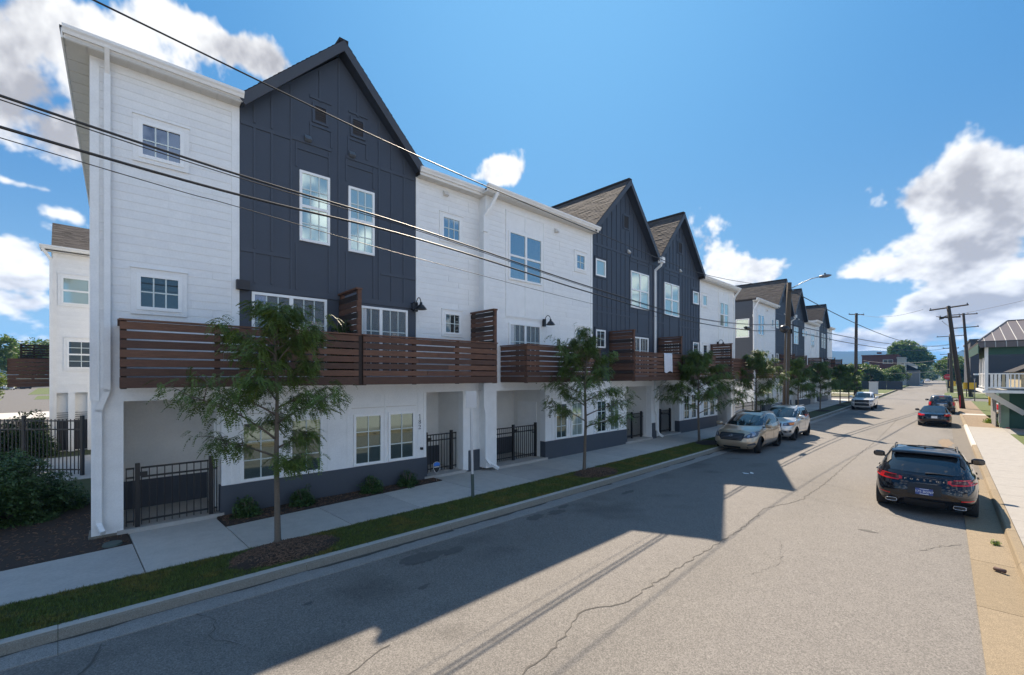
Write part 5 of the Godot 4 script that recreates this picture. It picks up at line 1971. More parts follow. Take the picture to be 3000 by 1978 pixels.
func both(called: String, car: Node3D, tab: Array, stations: Array, off: float, m: Material) -> void:
	car_patch(called, car, tab, "R", stations, off, m)
	car_patch(called, car, tab, "L", stations, off, m)


func pair(called: String, car: Node3D, tab: Array, face: String, stations: Array, off: float, m: Material, ny := 4) -> void:
	car_patch(called, car, tab, face, stations, off, m, ny)
	car_patch(called, car, tab, face, mirror(stations), off, m, ny)


func door_handle(car: Node3D, tab: Array, x: float, y: float, m: Material) -> void:
	for s in [-1.0, 1.0]:
		var p := car_side(tab, x, y)
		var o := mesh_node("door_handle", chamfer_box(Vector3(0.2, 0.028, 0.03), 0.008), m, car)
		o.position = Vector3(p.x, p.y, (p.z + 0.018) * s)


func plate(car: Node3D, x: float, y: float, front: bool, txt: String, bg: Material, fg: Material, lean := 0.0) -> void:
	var g := group_node("number_plate", car)
	g.position = Vector3(x, y, 0)
	g.rotation.y = PI / 2 if front else -PI / 2
	bx("plate", g, bg, Vector3(-0.155, -0.078, -0.008), Vector3(0.155, 0.078, 0.004))
	if txt != "":
		var tm := TextMesh.new()
		tm.text = txt
		tm.font = SystemFont.new()
		tm.font.font_names = PackedStringArray(["Droid Sans"])
		tm.font_size = 40
		tm.pixel_size = 0.00185
		tm.depth = 0.004
		var o := mesh_node("plate_text", tm, fg, g)
		o.position = Vector3(0, -0.002, 0.006)
		bx("plate_band", g, fg, Vector3(-0.08, 0.058, 0.004), Vector3(0.08, 0.068, 0.0065))
		bx("plate_band", g, fg, Vector3(-0.08, -0.070, 0.004), Vector3(0.08, -0.058, 0.0065))


func paint(called: String, c: Color, metal := 0.0) -> StandardMaterial3D:
	var m := mat(called, c, 0.28)
	m.metallic = metal
	m.metallic_specular = 0.5
	m.clearcoat_enabled = true
	m.clearcoat = 1.0
	m.clearcoat_roughness = 0.04
	return m


func cars() -> void:
	mat("tyre", lin(0.018, 0.018, 0.019), 0.85)
	mat("car_black", lin(0.010, 0.010, 0.011), 0.6)
	mat("car_glass", lin(0.016, 0.019, 0.022), 0.03)
	M.car_glass.metallic_specular = 0.75
	mat("chrome", lin(0.62, 0.62, 0.63), 0.12)
	M.chrome.metallic = 1.0
	mat("alloy", lin(0.50, 0.50, 0.51), 0.3)
	M.alloy.metallic = 0.8
	mat("dark_alloy", lin(0.16, 0.16, 0.17), 0.35)
	M.dark_alloy.metallic = 0.8
	mat("tail_red", lin(0.50, 0.012, 0.018), 0.12)
	mat("tail_dark", lin(0.07, 0.010, 0.012), 0.1)
	mat("amber", lin(0.65, 0.20, 0.04), 0.15)
	mat("lamp_glass", lin(0.34, 0.36, 0.40), 0.06)
	M.lamp_glass.metallic = 0.5
	mat("lamp_dark", lin(0.07, 0.075, 0.09), 0.06)
	mat("plate_blue", lin(0.04, 0.075, 0.24), 0.5)
	mat("plate_white", lin(0.70, 0.72, 0.75), 0.5)
	paint("paint_black", lin(0.006, 0.006, 0.009))
	M.paint_black.roughness = 0.07
	M.paint_black.clearcoat_enabled = false
	M.paint_black.metallic_specular = 0.55
	paint("paint_brown_black", lin(0.012, 0.009, 0.008))
	paint("paint_champagne", lin(0.42, 0.325, 0.225), 0.4)
	paint("paint_silver", lin(0.56, 0.55, 0.53), 0.5)
	paint("paint_white", lin(0.76, 0.76, 0.75))
	paint("paint_teal", lin(0.30, 0.42, 0.45), 0.2)
	black_crossover()
	get_node("parked_crossover").scale = Vector3(0.93, 0.93, 1.0)
	var sd := black_sedan()
	black_wagon()
	var cc := champagne_crossover()
	silver_suv()
	white_pickup()
	for n in ["parked_sedan", "parked_suv", "parked_pickup"]:
		get_node(n).scale = Vector3.ONE * (0.92 if n != "parked_pickup" else 0.9)
	# distant cars: the same shapes in other colours
	var c1 := copy_of(sd, "pale teal car parked far down the street on the left", P(252, 4.6, 0.0), PI / 2)
	c1.get_node("body").material_override = M.paint_teal
	var c2 := copy_of(cc, "dark car parked behind the pale teal one far down the street", P(268, 4.5, 0.0), -PI / 2)
	c2.get_node("body").material_override = M.paint_black
	var c3 := copy_of(cc, "white car parked across the lot at the far left edge", P(-8.4, 152.0, 0.03), 0.4)
	c3.get_node("body").material_override = M.paint_white
	var c4 := copy_of(sd, "dark car parked right behind the white one in the left lot", P(-6.0, 160.0, 0.03), 0.4)
	var c5 := copy_of(sd, "white car far down the street beyond the dark one", P(330, 3.0, 0.0), PI / 2)
	c5.get_node("body").material_override = M.paint_white
	for c in [c1, c2, c3, c4, c5, sd, cc]:
		c.set_meta("group", "")


# front of the car points along +x of its frame; heading along the street is turn = PI / 2
func black_crossover() -> Node3D:
	var car := thing("parked_crossover", "glossy black crossover nearest the camera, seen from behind beside the tan kerb", "car", P(16.6, 0.19, 0.0), PI / 2)
	var tab := [[0.22, 2.18, -2.16, 0.82, 5.0], [0.34, 2.28, -2.27, 0.915, 5.2], [0.50, 2.33, -2.335, 0.95, 5.0], [0.62, 2.34, -2.35, 0.962, 4.8], [0.74, 2.30, -2.335, 0.962, 4.6], [0.86, 2.20, -2.275, 0.955, 4.4], [0.95, 1.95, -2.235, 0.94, 4.2], [1.02, 1.45, -2.20, 0.915, 4.2], [1.07, 1.08, -2.13, 0.875, 4.4], [1.20, 0.86, -1.98, 0.825, 4.6], [1.38, 0.52, -1.75, 0.745, 4.6], [1.50, 0.25, -1.56, 0.68, 4.6], [1.575, -0.02, -1.42, 0.62, 4.4], [1.61, -0.25, -1.22, 0.53, 3.6], [1.625, -0.5, -0.95, 0.36, 3.0]]
	var wh := [1.42, -1.39]
	car_shell(car, tab, wh, 0.41, M.paint_black, 44)
	for w in wh:
		for s in [-1, 1]:
			car_wheel(car, w, s * 0.93, 0.365, 10, M.alloy)
	# glass
	car_patch("windscreen", car, tab, "F", [[-0.62, 1.10, 1.46], [0.0, 1.10, 1.53], [0.62, 1.10, 1.46]], 0.004, M.car_glass)
	car_patch("rear_window", car, tab, "B", [[-0.70, 1.17, 1.25], [-0.60, 1.10, 1.455], [0.0, 1.085, 1.49], [0.60, 1.10, 1.455], [0.70, 1.17, 1.25]], 0.006, M.car_glass, 8, 6)
	both("side_window", car, tab, [[0.78, 1.105, 1.12], [0.35, 1.10, 1.43], [-0.28, 1.10, 1.515]], 0.004, M.car_glass)
	both("side_window", car, tab, [[-0.33, 1.10, 1.515], [-0.85, 1.11, 1.49], [-1.15, 1.13, 1.43]], 0.004, M.car_glass)
	both("side_window", car, tab, [[-1.20, 1.135, 1.41], [-1.45, 1.17, 1.33], [-1.62, 1.22, 1.25]], 0.004, M.car_glass)
	both("window_trim", car, tab, [[0.80, 1.085, 1.10], [-0.5, 1.08, 1.095], [-1.6, 1.18, 1.2]], 0.006, M.car_black)
	# roof spoiler
	var sp := begin()
	sp.set_smooth_group(0)
	for i in 12:
		var z0 := lerpf(-0.62, 0.62, i / 12.0)
		var z1 := lerpf(-0.62, 0.62, (i + 1) / 12.0)
		var f := func(z: float) -> Array:
			var k := 1.0 - pow(absf(z / 0.66), 4.0) * 0.5
			return [Vector3(-1.22, 1.604 - 0.05 * (1 - k), z), Vector3(-1.50, 1.588 - 0.06 * (1 - k), z), Vector3(-1.68 * (0.94 + 0.06 * k), 1.555 - 0.07 * (1 - k), z), Vector3(-1.66 * (0.94 + 0.06 * k), 1.53 - 0.07 * (1 - k), z), Vector3(-1.48, 1.53 - 0.07 * (1 - k), z)]
		var a: Array = f.call(z0)
		var b: Array = f.call(z1)
		for k in 4:
			quad(sp, a[k], b[k], b[k + 1], a[k + 1])
	build("spoiler", sp, M.paint_black, car)
	pair("spoiler_side", car, tab, "B", [[0.62, 1.32, 1.50], [0.70, 1.22, 1.36]], 0.02, M.car_black)
	# roof rails
	for s in [-1.0, 1.0]:
		var line := []
		for i in 15:
			var x := lerpf(0.25, -1.32, i / 14.0)
			line.append(Vector3(x, 1.57 + 0.085 * sin(PI * clampf(i / 14.0, 0.04, 0.96)) * 1.0 - 0.02 * absf(x + 0.5), s * 0.595))
		tube("roof_rail", line, [0.016], M.car_black, car, 6)
	var fin := begin()
	add_prism(fin, PackedVector2Array([Vector2(-1.02, 1.61), Vector2(-0.86, 1.615), Vector2(-0.98, 1.665), Vector2(-1.02, 1.66)]), -0.018, 0.018)
	build("antenna", fin, M.car_black, car)
	# tail lamps: a red C round dark glass
	pair("tail_lamp", car, tab, "B", [[0.42, 0.90, 0.975], [0.55, 0.885, 1.01], [0.78, 0.885, 1.02], [0.90, 0.90, 1.00]], 0.008, M.tail_dark, 6)
	pair("lamp_band", car, tab, "B", [[0.40, 0.905, 0.97], [0.46, 0.885, 0.99]], 0.014, M.tail_red)
	pair("lamp_band", car, tab, "B", [[0.46, 0.868, 0.898], [0.70, 0.872, 0.90], [0.905, 0.89, 0.918]], 0.014, M.tail_red)
	pair("lamp_band", car, tab, "B", [[0.50, 0.985, 1.005], [0.78, 1.0, 1.018]], 0.013, M.tail_red)
	both("tail_lamp", car, tab, [[-2.02, 0.90, 0.99], [-1.86, 0.93, 0.97]], 0.008, M.tail_red)
	pair("reflector", car, tab, "B", [[0.62, 0.50, 0.525], [0.84, 0.51, 0.535]], 0.008, M.tail_red)
	# tailgate seam, lower bumper and diffuser
	car_patch("tailgate_seam", car, tab, "B", [[-0.86, 0.845, 0.851], [0.86, 0.845, 0.851]], 0.002, M.car_black, 1, 20)
	car_patch("plate_recess", car, tab, "B", [[-0.30, 0.58, 0.83], [-0.24, 0.56, 0.85], [0.24, 0.56, 0.85], [0.30, 0.58, 0.83]], 0.003, M.car_black)
	car_patch("diffuser", car, tab, "B", [[-0.80, 0.23, 0.36], [-0.55, 0.23, 0.43], [0.55, 0.23, 0.43], [0.80, 0.23, 0.36]], 0.006, M.car_black)
	for s in [-1.0, 1.0]:
		var ex := begin()
		ex.set_smooth_group(0)
		var ring := []
		for i in 17:
			var a := TAU * i / 16.0
			ring.append(Vector3(-2.30, 0.35 + 0.042 * signf(sin(a)) * pow(absf(sin(a)), 0.6), s * 0.60 + 0.105 * signf(cos(a)) * pow(absf(cos(a)), 0.6)))
		add_tube(ex, ring, [0.007], 6)
		var e := build("exhaust_tip", ex, M.chrome, car)
		bx("hole", e, M.car_black, Vector3(-2.29, 0.315, s * 0.60 - 0.09), Vector3(-2.20, 0.385, s * 0.60 + 0.09))
	both("sill", car, tab, [[0.95, 0.23, 0.33], [-0.95, 0.23, 0.33]], 0.012, M.car_black)
	both("side_blade", car, tab, [[0.9, 0.42, 0.56], [-0.85, 0.40, 0.54]], 0.006, M.car_black)
	# badge lettering and plate
	var word := "PORSCHE"
	for i in word.length():
		var tm := TextMesh.new()
		tm.text = word[i]
		tm.font = SystemFont.new()
		tm.font.font_names = PackedStringArray(["Droid Sans"])
		tm.font_size = 40
		tm.pixel_size = 0.0015
		tm.depth = 0.008
		var z := lerpf(-0.34, 0.34, i / 6.0)
		var o := mesh_node("badge_letter", tm, M.chrome, car)
		o.position = car_end(tab, z, 0.935, false) + Vector3(-0.012, 0, 0)
		o.rotation = Vector3(0, -PI / 2, 0)
		o.scale = Vector3(1.35, 0.85, 1)
	plate(car, -2.365, 0.66, false, "175 BGNP", M.plate_blue, M.plate_white)
	# wiper
	var w0 := car_end(tab, 0.02, 1.10, false)
	tube("wiper", [w0 + Vector3(-0.03, 0.0, 0.0), car_end(tab, 0.2, 1.115, false) + Vector3(-0.03, 0, 0), car_end(tab, 0.5, 1.10, false) + Vector3(-0.025, 0, 0)], [0.016, 0.012, 0.008], M.car_black, car, 6)
	car_mirror(car, tab, 0.70, 1.07, M.paint_black, 1.1)
	door_handle(car, tab, -0.12, 0.93, M.paint_black)
	door_handle(car, tab, -1.08, 0.95, M.paint_black)
	car_line("door_gap", car, tab, [Vector2(-0.30, 1.09), Vector2(-0.32, 0.35)], 0.005, M.car_black)
	car_line("door_gap", car, tab, [Vector2(0.98, 1.0), Vector2(0.86, 0.35)], 0.005, M.car_black)
	car_line("door_gap", car, tab, [Vector2(-1.28, 1.1), Vector2(-1.02, 0.75), Vector2(-0.95, 0.35)], 0.005, M.car_black)
	pair("headlamp", car, tab, "F", [[0.5, 0.80, 0.9], [0.86, 0.83, 0.95]], 0.006, M.lamp_glass)
	pair("air_intake", car, tab, "F", [[0.2, 0.40, 0.66], [0.85, 0.42, 0.62]], 0.006, M.car_black)
	# inside: headrests seen through the glass are too dark to tell, the wiper park line is
	return car


func black_sedan() -> Node3D:
	var car := thing("parked_sedan", "black sedan with a thin chrome strip across its tail, second car along the right kerb", "car", P(42.3, 0.04, 0.0), PI / 2)
	var tab := [[0.20, 2.25, -2.22, 0.80, 5.0], [0.34, 2.34, -2.34, 0.90, 5.2], [0.55, 2.37, -2.40, 0.92, 5.0], [0.68, 2.34, -2.39, 0.92, 4.8], [0.80, 2.22, -2.34, 0.91, 4.6], [0.88, 1.9, -2.29, 0.89, 4.4], [0.94, 1.35, -2.22, 0.865, 4.4], [0.99, 1.0, -1.80, 0.82, 4.6], [1.08, 0.78, -1.60, 0.77, 4.6], [1.20, 0.50, -1.32, 0.70, 4.6], [1.32, 0.18, -1.02, 0.62, 4.4], [1.39, -0.05, -0.78, 0.54, 4.0], [1.42, -0.25, -0.55, 0.38, 3.0]]
	var wh := [1.36, -1.36]
	car_shell(car, tab, wh, 0.375, M.paint_black, 34)
	for w in wh:
		for s in [-1, 1]:
			car_wheel(car, w, s * 0.885, 0.335, 10, M.dark_alloy)
	car_patch("windscreen", car, tab, "F", [[-0.6, 1.02, 1.27], [0, 1.02, 1.34], [0.6, 1.02, 1.27]], 0.004, M.car_glass)
	car_patch("rear_window", car, tab, "B", [[-0.66, 1.04, 1.12], [-0.55, 1.02, 1.30], [0, 1.01, 1.345], [0.55, 1.02, 1.30], [0.66, 1.04, 1.12]], 0.005, M.car_glass)
	both("side_window", car, tab, [[0.62, 1.02, 1.05], [0.3, 1.02, 1.24], [-0.2, 1.02, 1.33]], 0.004, M.car_glass)
	both("side_window", car, tab, [[-0.25, 1.02, 1.33], [-0.8, 1.03, 1.30], [-1.2, 1.06, 1.14]], 0.004, M.car_glass)
	pair("tail_lamp", car, tab, "B", [[0.50, 0.80, 0.90], [0.66, 0.77, 0.925], [0.87, 0.78, 0.91]], 0.008, M.tail_red)
	both("tail_lamp", car, tab, [[-2.1, 0.79, 0.90], [-1.95, 0.82, 0.88]], 0.008, M.tail_red)
	car_patch("chrome_strip", car, tab, "B", [[-0.70, 0.905, 0.925], [0.70, 0.905, 0.925]], 0.014, M.chrome, 1, 14)
	car_patch("chrome_strip", car, tab, "B", [[-0.18, 0.955, 0.968], [0.18, 0.955, 0.968]], 0.012, M.chrome, 1, 6)
	pair("bumper_reflector", car, tab, "B", [[0.60, 0.45, 0.47], [0.82, 0.46, 0.48]], 0.006, M.tail_red)
	car_patch("lower_bumper", car, tab, "B", [[-0.75, 0.21, 0.35], [0.75, 0.21, 0.35]], 0.006, M.car_black)
	plate(car, -2.405, 0.70, false, "", M.plate_white, M.plate_blue)
	car_mirror(car, tab, 0.72, 0.98, M.paint_black)
	pair("headlamp", car, tab, "F", [[0.5, 0.68, 0.78], [0.85, 0.70, 0.82]], 0.006, M.lamp_glass)
	car_patch("front_grille", car, tab, "F", [[-0.5, 0.58, 0.68], [0.5, 0.58, 0.68]], 0.006, M.car_black)
	car_line("door_gap", car, tab, [Vector2(-0.22, 1.0), Vector2(-0.25, 0.3)], 0.005, M.car_black)
	door_handle(car, tab, -0.05, 0.86, M.chrome)
	return car


func black_wagon() -> Node3D:
	var car := thing("parked_suv", "dark brown black suv with roof rails, parked ahead of the black sedan", "car", P(56.2, -0.42, 0.0), PI / 2)
	var tab := [[0.24, 2.25, -2.28, 0.82, 5.0], [0.42, 2.36, -2.42, 0.95, 6.0], [0.65, 2.38, -2.45, 0.97, 6.0], [0.85, 2.34, -2.42, 0.97, 6.0], [1.0, 2.2, -2.38, 0.955, 5.6], [1.10, 1.6, -2.35, 0.93, 5.2], [1.16, 1.15, -2.33, 0.90, 5.4], [1.35, 0.85, -2.22, 0.84, 5.6], [1.55, 0.5, -2.06, 0.765, 5.6], [1.68, 0.2, -1.94, 0.70, 5.0], [1.74, -0.1, -1.75, 0.60, 4.0], [1.76, -0.4, -1.4, 0.42, 3.0]]
	var wh := [1.45, -1.45]
	car_shell(car, tab, wh, 0.42, M.paint_brown_black, 32)
	for w in wh:
		for s in [-1, 1]:
			car_wheel(car, w, s * 0.93, 0.37, 6, M.alloy)
	car_patch("windscreen", car, tab, "F", [[-0.62, 1.20, 1.60], [0, 1.2, 1.66], [0.62, 1.2, 1.60]], 0.004, M.car_glass)
	car_patch("rear_window", car, tab, "B", [[-0.74, 1.24, 1.36], [-0.66, 1.20, 1.58], [0, 1.19, 1.62], [0.66, 1.20, 1.58], [0.74, 1.24, 1.36]], 0.006, M.car_glass)
	both("side_window", car, tab, [[0.85, 1.2, 1.24], [0.4, 1.2, 1.56], [-0.4, 1.2, 1.62]], 0.004, M.car_glass)
	both("side_window", car, tab, [[-0.46, 1.2, 1.62], [-1.3, 1.2, 1.62]], 0.004, M.car_glass)
	both("side_window", car, tab, [[-1.36, 1.2, 1.61], [-1.95, 1.24, 1.52]], 0.004, M.car_glass)
	pair("tail_lamp", car, tab, "B", [[0.74, 0.82, 1.16], [0.90, 0.84, 1.14]], 0.010, M.tail_red)
	both("tail_lamp", car, tab, [[-2.25, 0.84, 1.15], [-2.12, 0.88, 1.12]], 0.008, M.tail_red)
	car_patch("chrome_strip", car, tab, "B", [[-0.36, 0.99, 1.02], [0.36, 0.99, 1.02]], 0.016, M.chrome, 1, 8)
	car_patch("stop_lamp", car, tab, "B", [[-0.16, 1.66, 1.685], [0.16, 1.66, 1.685]], 0.010, M.tail_red, 1)
	plate(car, -2.455, 0.88, false, "", M.plate_white, M.plate_blue)
	car_patch("bumper", car, tab, "B", [[-0.9, 0.44, 0.62], [0.9, 0.44, 0.62]], 0.03, M.car_black, 4, 12)
	for s in [-1.0, 1.0]:
		tube("roof_rail", [Vector3(0.1, 1.72, s * 0.60), Vector3(-0.1, 1.79, s * 0.60), Vector3(-1.6, 1.79, s * 0.60), Vector3(-1.85, 1.72, s * 0.60)], [0.02], M.steel, car, 6)
	car_mirror(car, tab, 0.82, 1.16, M.paint_brown_black, 1.1)
	return car


func champagne_crossover() -> Node3D:
	var car := thing("parked_crossover", "champagne coloured crossover facing the camera with a blue windscreen, by the left kerb", "car", P(22.75, 6.33, 0.0), -PI / 2 - 0.035)
	var tab := [[0.22, 2.20, -2.16, 0.80, 4.6], [0.36, 2.33, -2.28, 0.90, 4.6], [0.52, 2.38, -2.36, 0.94, 4.4], [0.66, 2.37, -2.37, 0.945, 4.0], [0.80, 2.28, -2.34, 0.94, 3.8], [0.90, 2.12, -2.30, 0.93, 3.8], [0.99, 1.82, -2.27, 0.91, 3.9], [1.06, 1.45, -2.24, 0.885, 4.0], [1.11, 1.16, -2.20, 0.855, 4.4], [1.25, 0.88, -2.08, 0.80, 4.6], [1.42, 0.52, -1.90, 0.725, 4.6], [1.55, 0.22, -1.74, 0.66, 4.4], [1.64, -0.08, -1.55, 0.58, 4.0], [1.68, -0.35, -1.2, 0.42, 3.0]]
	var wh := [1.38, -1.36]
	var p: Material = M.paint_champagne
	car_shell(car, tab, wh, 0.405, p, 42)
	for w in wh:
		for s in [-1, 1]:
			car_wheel(car, w, s * 0.90, 0.36, 5, M.alloy, 0.22 if w > 0 else 0.0)
	car_patch("windscreen", car, tab, "F", [[-0.74, 1.15, 1.22], [-0.64, 1.14, 1.52], [0.0, 1.12, 1.575], [0.64, 1.14, 1.52], [0.74, 1.15, 1.22]], 0.005, M.car_glass, 8, 6)
	car_patch("rear_window", car, tab, "B", [[-0.6, 1.2, 1.5], [0.6, 1.2, 1.5]], 0.005, M.car_glass)
	both("side_window", car, tab, [[0.80, 1.145, 1.17], [0.35, 1.145, 1.50], [-0.25, 1.15, 1.575]], 0.004, M.car_glass)
	both("side_window", car, tab, [[-0.31, 1.15, 1.58], [-0.75, 1.16, 1.57], [-1.18, 1.18, 1.50]], 0.004, M.car_glass)
	both("side_window", car, tab, [[-1.24, 1.185, 1.48], [-1.5, 1.22, 1.40], [-1.75, 1.28, 1.30]], 0.004, M.car_glass)
	car_line("window_trim", car, tab, [Vector2(0.85, 1.13), Vector2(-0.3, 1.13), Vector2(-1.3, 1.165), Vector2(-1.85, 1.27)], 0.012, M.chrome)
	car_patch("sunroof", car, tab, "F", [[-0.38, 1.655, 1.675], [0.38, 1.655, 1.675]], 0.006, M.car_glass)
	# roof with dark glass and rails
	bx("sunroof_glass", car, M.car_glass, Vector3(-0.95, 1.672, -0.36), Vector3(-0.42, 1.69, 0.36))
	for s in [-1.0, 1.0]:
		var line := []
		for i in 13:
			line.append(Vector3(lerpf(0.15, -1.55, i / 12.0), 1.60 + 0.09 * sin(PI * clampf(i / 12.0, 0.03, 0.97)), s * 0.60))
		tube("roof_rail", line, [0.02], M.steel, car, 6)
	# grille, lamps, lower intakes
	car_patch("front_grille", car, tab, "F", [[-0.50, 0.70, 0.86], [-0.42, 0.585, 0.88], [0.42, 0.585, 0.88], [0.50, 0.70, 0.86]], 0.010, M.car_black)
	for k in 4:
		car_patch("grille_bar", car, tab, "F", [[-0.44, 0.64 + k * 0.055, 0.65 + k * 0.055], [0.44, 0.64 + k * 0.055, 0.65 + k * 0.055]], 0.016, M.dark_alloy, 1, 8)
	car_patch("bumper_lip", car, tab, "F", [[-0.36, 0.545, 0.58], [0.36, 0.545, 0.58]], 0.012, p, 2, 6)
	var bd := begin()
	bd.set_smooth_group(0)
	var ring := []
	for i in 21:
		ring.append(Vector3(2.385, 0.79 + 0.045 * sin(TAU * i / 20.0), 0.065 * cos(TAU * i / 20.0)))
	add_tube(bd, ring, [0.008], 6)
	add_tube(bd, [Vector3(2.388, 0.815, -0.02), Vector3(2.388, 0.768, -0.015), Vector3(2.388, 0.766, 0.035)], [0.008], 6)
	build("badge", bd, M.chrome, car)
	pair("headlamp", car, tab, "F", [[0.50, 0.70, 0.75], [0.62, 0.69, 0.86], [0.76, 0.71, 0.93], [0.86, 0.76, 0.96]], 0.008, M.lamp_dark, 6)
	pair("lamp_lens", car, tab, "F", [[0.60, 0.73, 0.81], [0.68, 0.73, 0.85]], 0.014, M.lamp_glass)
	pair("lamp_lens", car, tab, "F", [[0.72, 0.77, 0.88], [0.80, 0.79, 0.91]], 0.014, M.lamp_glass)
	both("headlamp", car, tab, [[1.93, 0.80, 0.93], [1.74, 0.84, 0.955]], 0.008, M.lamp_glass)
	pair("fog_slot", car, tab, "F", [[0.62, 0.40, 0.43], [0.84, 0.41, 0.52]], 0.008, M.lamp_dark)
	car_patch("lower_intake", car, tab, "F", [[-0.62, 0.24, 0.33], [0.62, 0.24, 0.33]], 0.008, M.car_black)
	both("sill", car, tab, [[0.92, 0.24, 0.30], [-0.9, 0.24, 0.30]], 0.014, M.car_black)
	both("sill_strip", car, tab, [[0.85, 0.325, 0.345], [-0.85, 0.325, 0.345]], 0.02, M.chrome)
	car_mirror(car, tab, 0.80, 1.08, p, 1.15)
	door_handle(car, tab, -0.08, 0.96, p)
	door_handle(car, tab, -1.02, 0.99, p)
	car_line("door_gap", car, tab, [Vector2(-0.28, 1.13), Vector2(-0.30, 0.36)], 0.005, M.car_black)
	car_line("door_gap", car, tab, [Vector2(0.95, 1.05), Vector2(0.86, 0.36)], 0.005, M.car_black)
	car_line("door_gap", car, tab, [Vector2(-1.22, 1.15), Vector2(-1.08, 0.8), Vector2(-0.95, 0.36)], 0.005, M.car_black)
	car_patch("bonnet_gap", car, tab, "F", [[-0.84, 0.965, 0.971], [-0.5, 0.895, 0.901], [0.5, 0.895, 0.901], [0.84, 0.965, 0.971]], 0.003, M.car_black, 1, 10)
	pair("tail_lamp", car, tab, "B", [[0.55, 0.95, 1.08], [0.86, 0.97, 1.10]], 0.008, M.tail_red)
	return car


func silver_suv() -> Node3D:
	var car := thing("parked_suv", "silver suv facing the camera, parked behind the champagne crossover", "car", P(28.2, 6.08, 0.0), -PI / 2 - 0.03)
	var tab := [[0.24, 2.12, -2.14, 0.82, 5.0], [0.40, 2.26, -2.28, 0.92, 5.0], [0.58, 2.31, -2.34, 0.945, 4.8], [0.74, 2.30, -2.34, 0.945, 4.6], [0.88, 2.22, -2.31, 0.94, 4.4], [0.98, 2.02, -2.28, 0.925, 4.4], [1.06, 1.55, -2.25, 0.90, 4.4], [1.12, 1.12, -2.22, 0.87, 4.6], [1.28, 0.86, -2.10, 0.815, 5.0], [1.48, 0.50, -1.94, 0.745, 5.0], [1.61, 0.22, -1.80, 0.68, 4.8], [1.68, -0.05, -1.62, 0.60, 4.2], [1.71, -0.35, -1.3, 0.44, 3.0]]
	var wh := [1.36, -1.34]
	var p: Material = M.paint_silver
	car_shell(car, tab, wh, 0.405, p, 40)
	for w in wh:
		for s in [-1, 1]:
			car_wheel(car, w, s * 0.90, 0.36, 5, M.alloy)
	car_patch("windscreen", car, tab, "F", [[-0.76, 1.17, 1.26], [-0.67, 1.15, 1.58], [0.0, 1.13, 1.63], [0.67, 1.15, 1.58], [0.76, 1.17, 1.26]], 0.005, M.car_glass, 8, 6)
	both("side_window", car, tab, [[0.80, 1.16, 1.19], [0.38, 1.16, 1.55], [-0.28, 1.16, 1.60]], 0.004, M.car_glass)
	both("side_window", car, tab, [[-0.34, 1.16, 1.60], [-1.15, 1.18, 1.59]], 0.004, M.car_glass)
	both("side_window", car, tab, [[-1.21, 1.19, 1.58], [-1.8, 1.28, 1.50]], 0.004, M.car_glass)
	car_patch("rear_window", car, tab, "B", [[-0.6, 1.2, 1.55], [0.6, 1.2, 1.55]], 0.005, M.car_glass)
	bx("sunroof_glass", car, M.car_glass, Vector3(-1.0, 1.695, -0.36), Vector3(-0.4, 1.716, 0.36))
	for s in [-1.0, 1.0]:
		tube("roof_rail", [Vector3(0.1, 1.66, s * 0.60), Vector3(-0.1, 1.73, s * 0.60), Vector3(-1.5, 1.73, s * 0.60), Vector3(-1.75, 1.66, s * 0.60)], [0.02], M.steel, car, 6)
	car_patch("front_grille", car, tab, "F", [[-0.42, 0.74, 0.93], [-0.34, 0.68, 0.95], [0.34, 0.68, 0.95], [0.42, 0.74, 0.93]], 0.008, M.car_black)
	for k in 3:
		car_patch("grille_bar", car, tab, "F", [[-0.38, 0.735 + k * 0.07, 0.76 + k * 0.07], [0.38, 0.735 + k * 0.07, 0.76 + k * 0.07]], 0.02, M.chrome, 1, 8)
	pair("headlamp", car, tab, "F", [[0.50, 0.80, 0.93], [0.68, 0.79, 0.96], [0.86, 0.82, 0.97]], 0.008, M.lamp_dark, 5)
	pair("turn_signal", car, tab, "F", [[0.74, 0.83, 0.95], [0.865, 0.84, 0.96]], 0.013, M.amber)
	pair("lamp_lens", car, tab, "F", [[0.54, 0.82, 0.91], [0.64, 0.82, 0.93]], 0.013, M.lamp_glass)
	both("headlamp", car, tab, [[2.0, 0.84, 0.95], [1.86, 0.87, 0.95]], 0.008, M.amber)
	pair("fog_lamp", car, tab, "F", [[0.52, 0.48, 0.52], [0.66, 0.44, 0.56], [0.82, 0.47, 0.58]], 0.008, M.car_black)
	pair("lamp_lens", car, tab, "F", [[0.64, 0.47, 0.54], [0.74, 0.47, 0.55]], 0.014, M.lamp_glass)
	car_patch("lower_intake", car, tab, "F", [[-0.52, 0.30, 0.38], [-0.4, 0.28, 0.60], [0.4, 0.28, 0.60], [0.52, 0.30, 0.38]], 0.008, M.car_black)
	car_mirror(car, tab, 0.80, 1.12, p, 1.2)
	door_handle(car, tab, -0.1, 0.98, p)
	door_handle(car, tab, -1.05, 1.0, p)
	car_line("door_gap", car, tab, [Vector2(-0.31, 1.14), Vector2(-0.33, 0.36)], 0.005, M.car_black)
	car_line("door_gap", car, tab, [Vector2(0.95, 1.06), Vector2(0.86, 0.36)], 0.005, M.car_black)
	both("sill", car, tab, [[0.92, 0.26, 0.36], [-0.9, 0.26, 0.36]], 0.012, M.car_black)
	pair("tail_lamp", car, tab, "B", [[0.7, 0.95, 1.25], [0.88, 0.97, 1.25]], 0.008, M.tail_red)
	both("tail_lamp", car, tab, [[-2.16, 1.0, 1.26], [-2.05, 1.04, 1.22]], 0.008, M.tail_red)
	return car


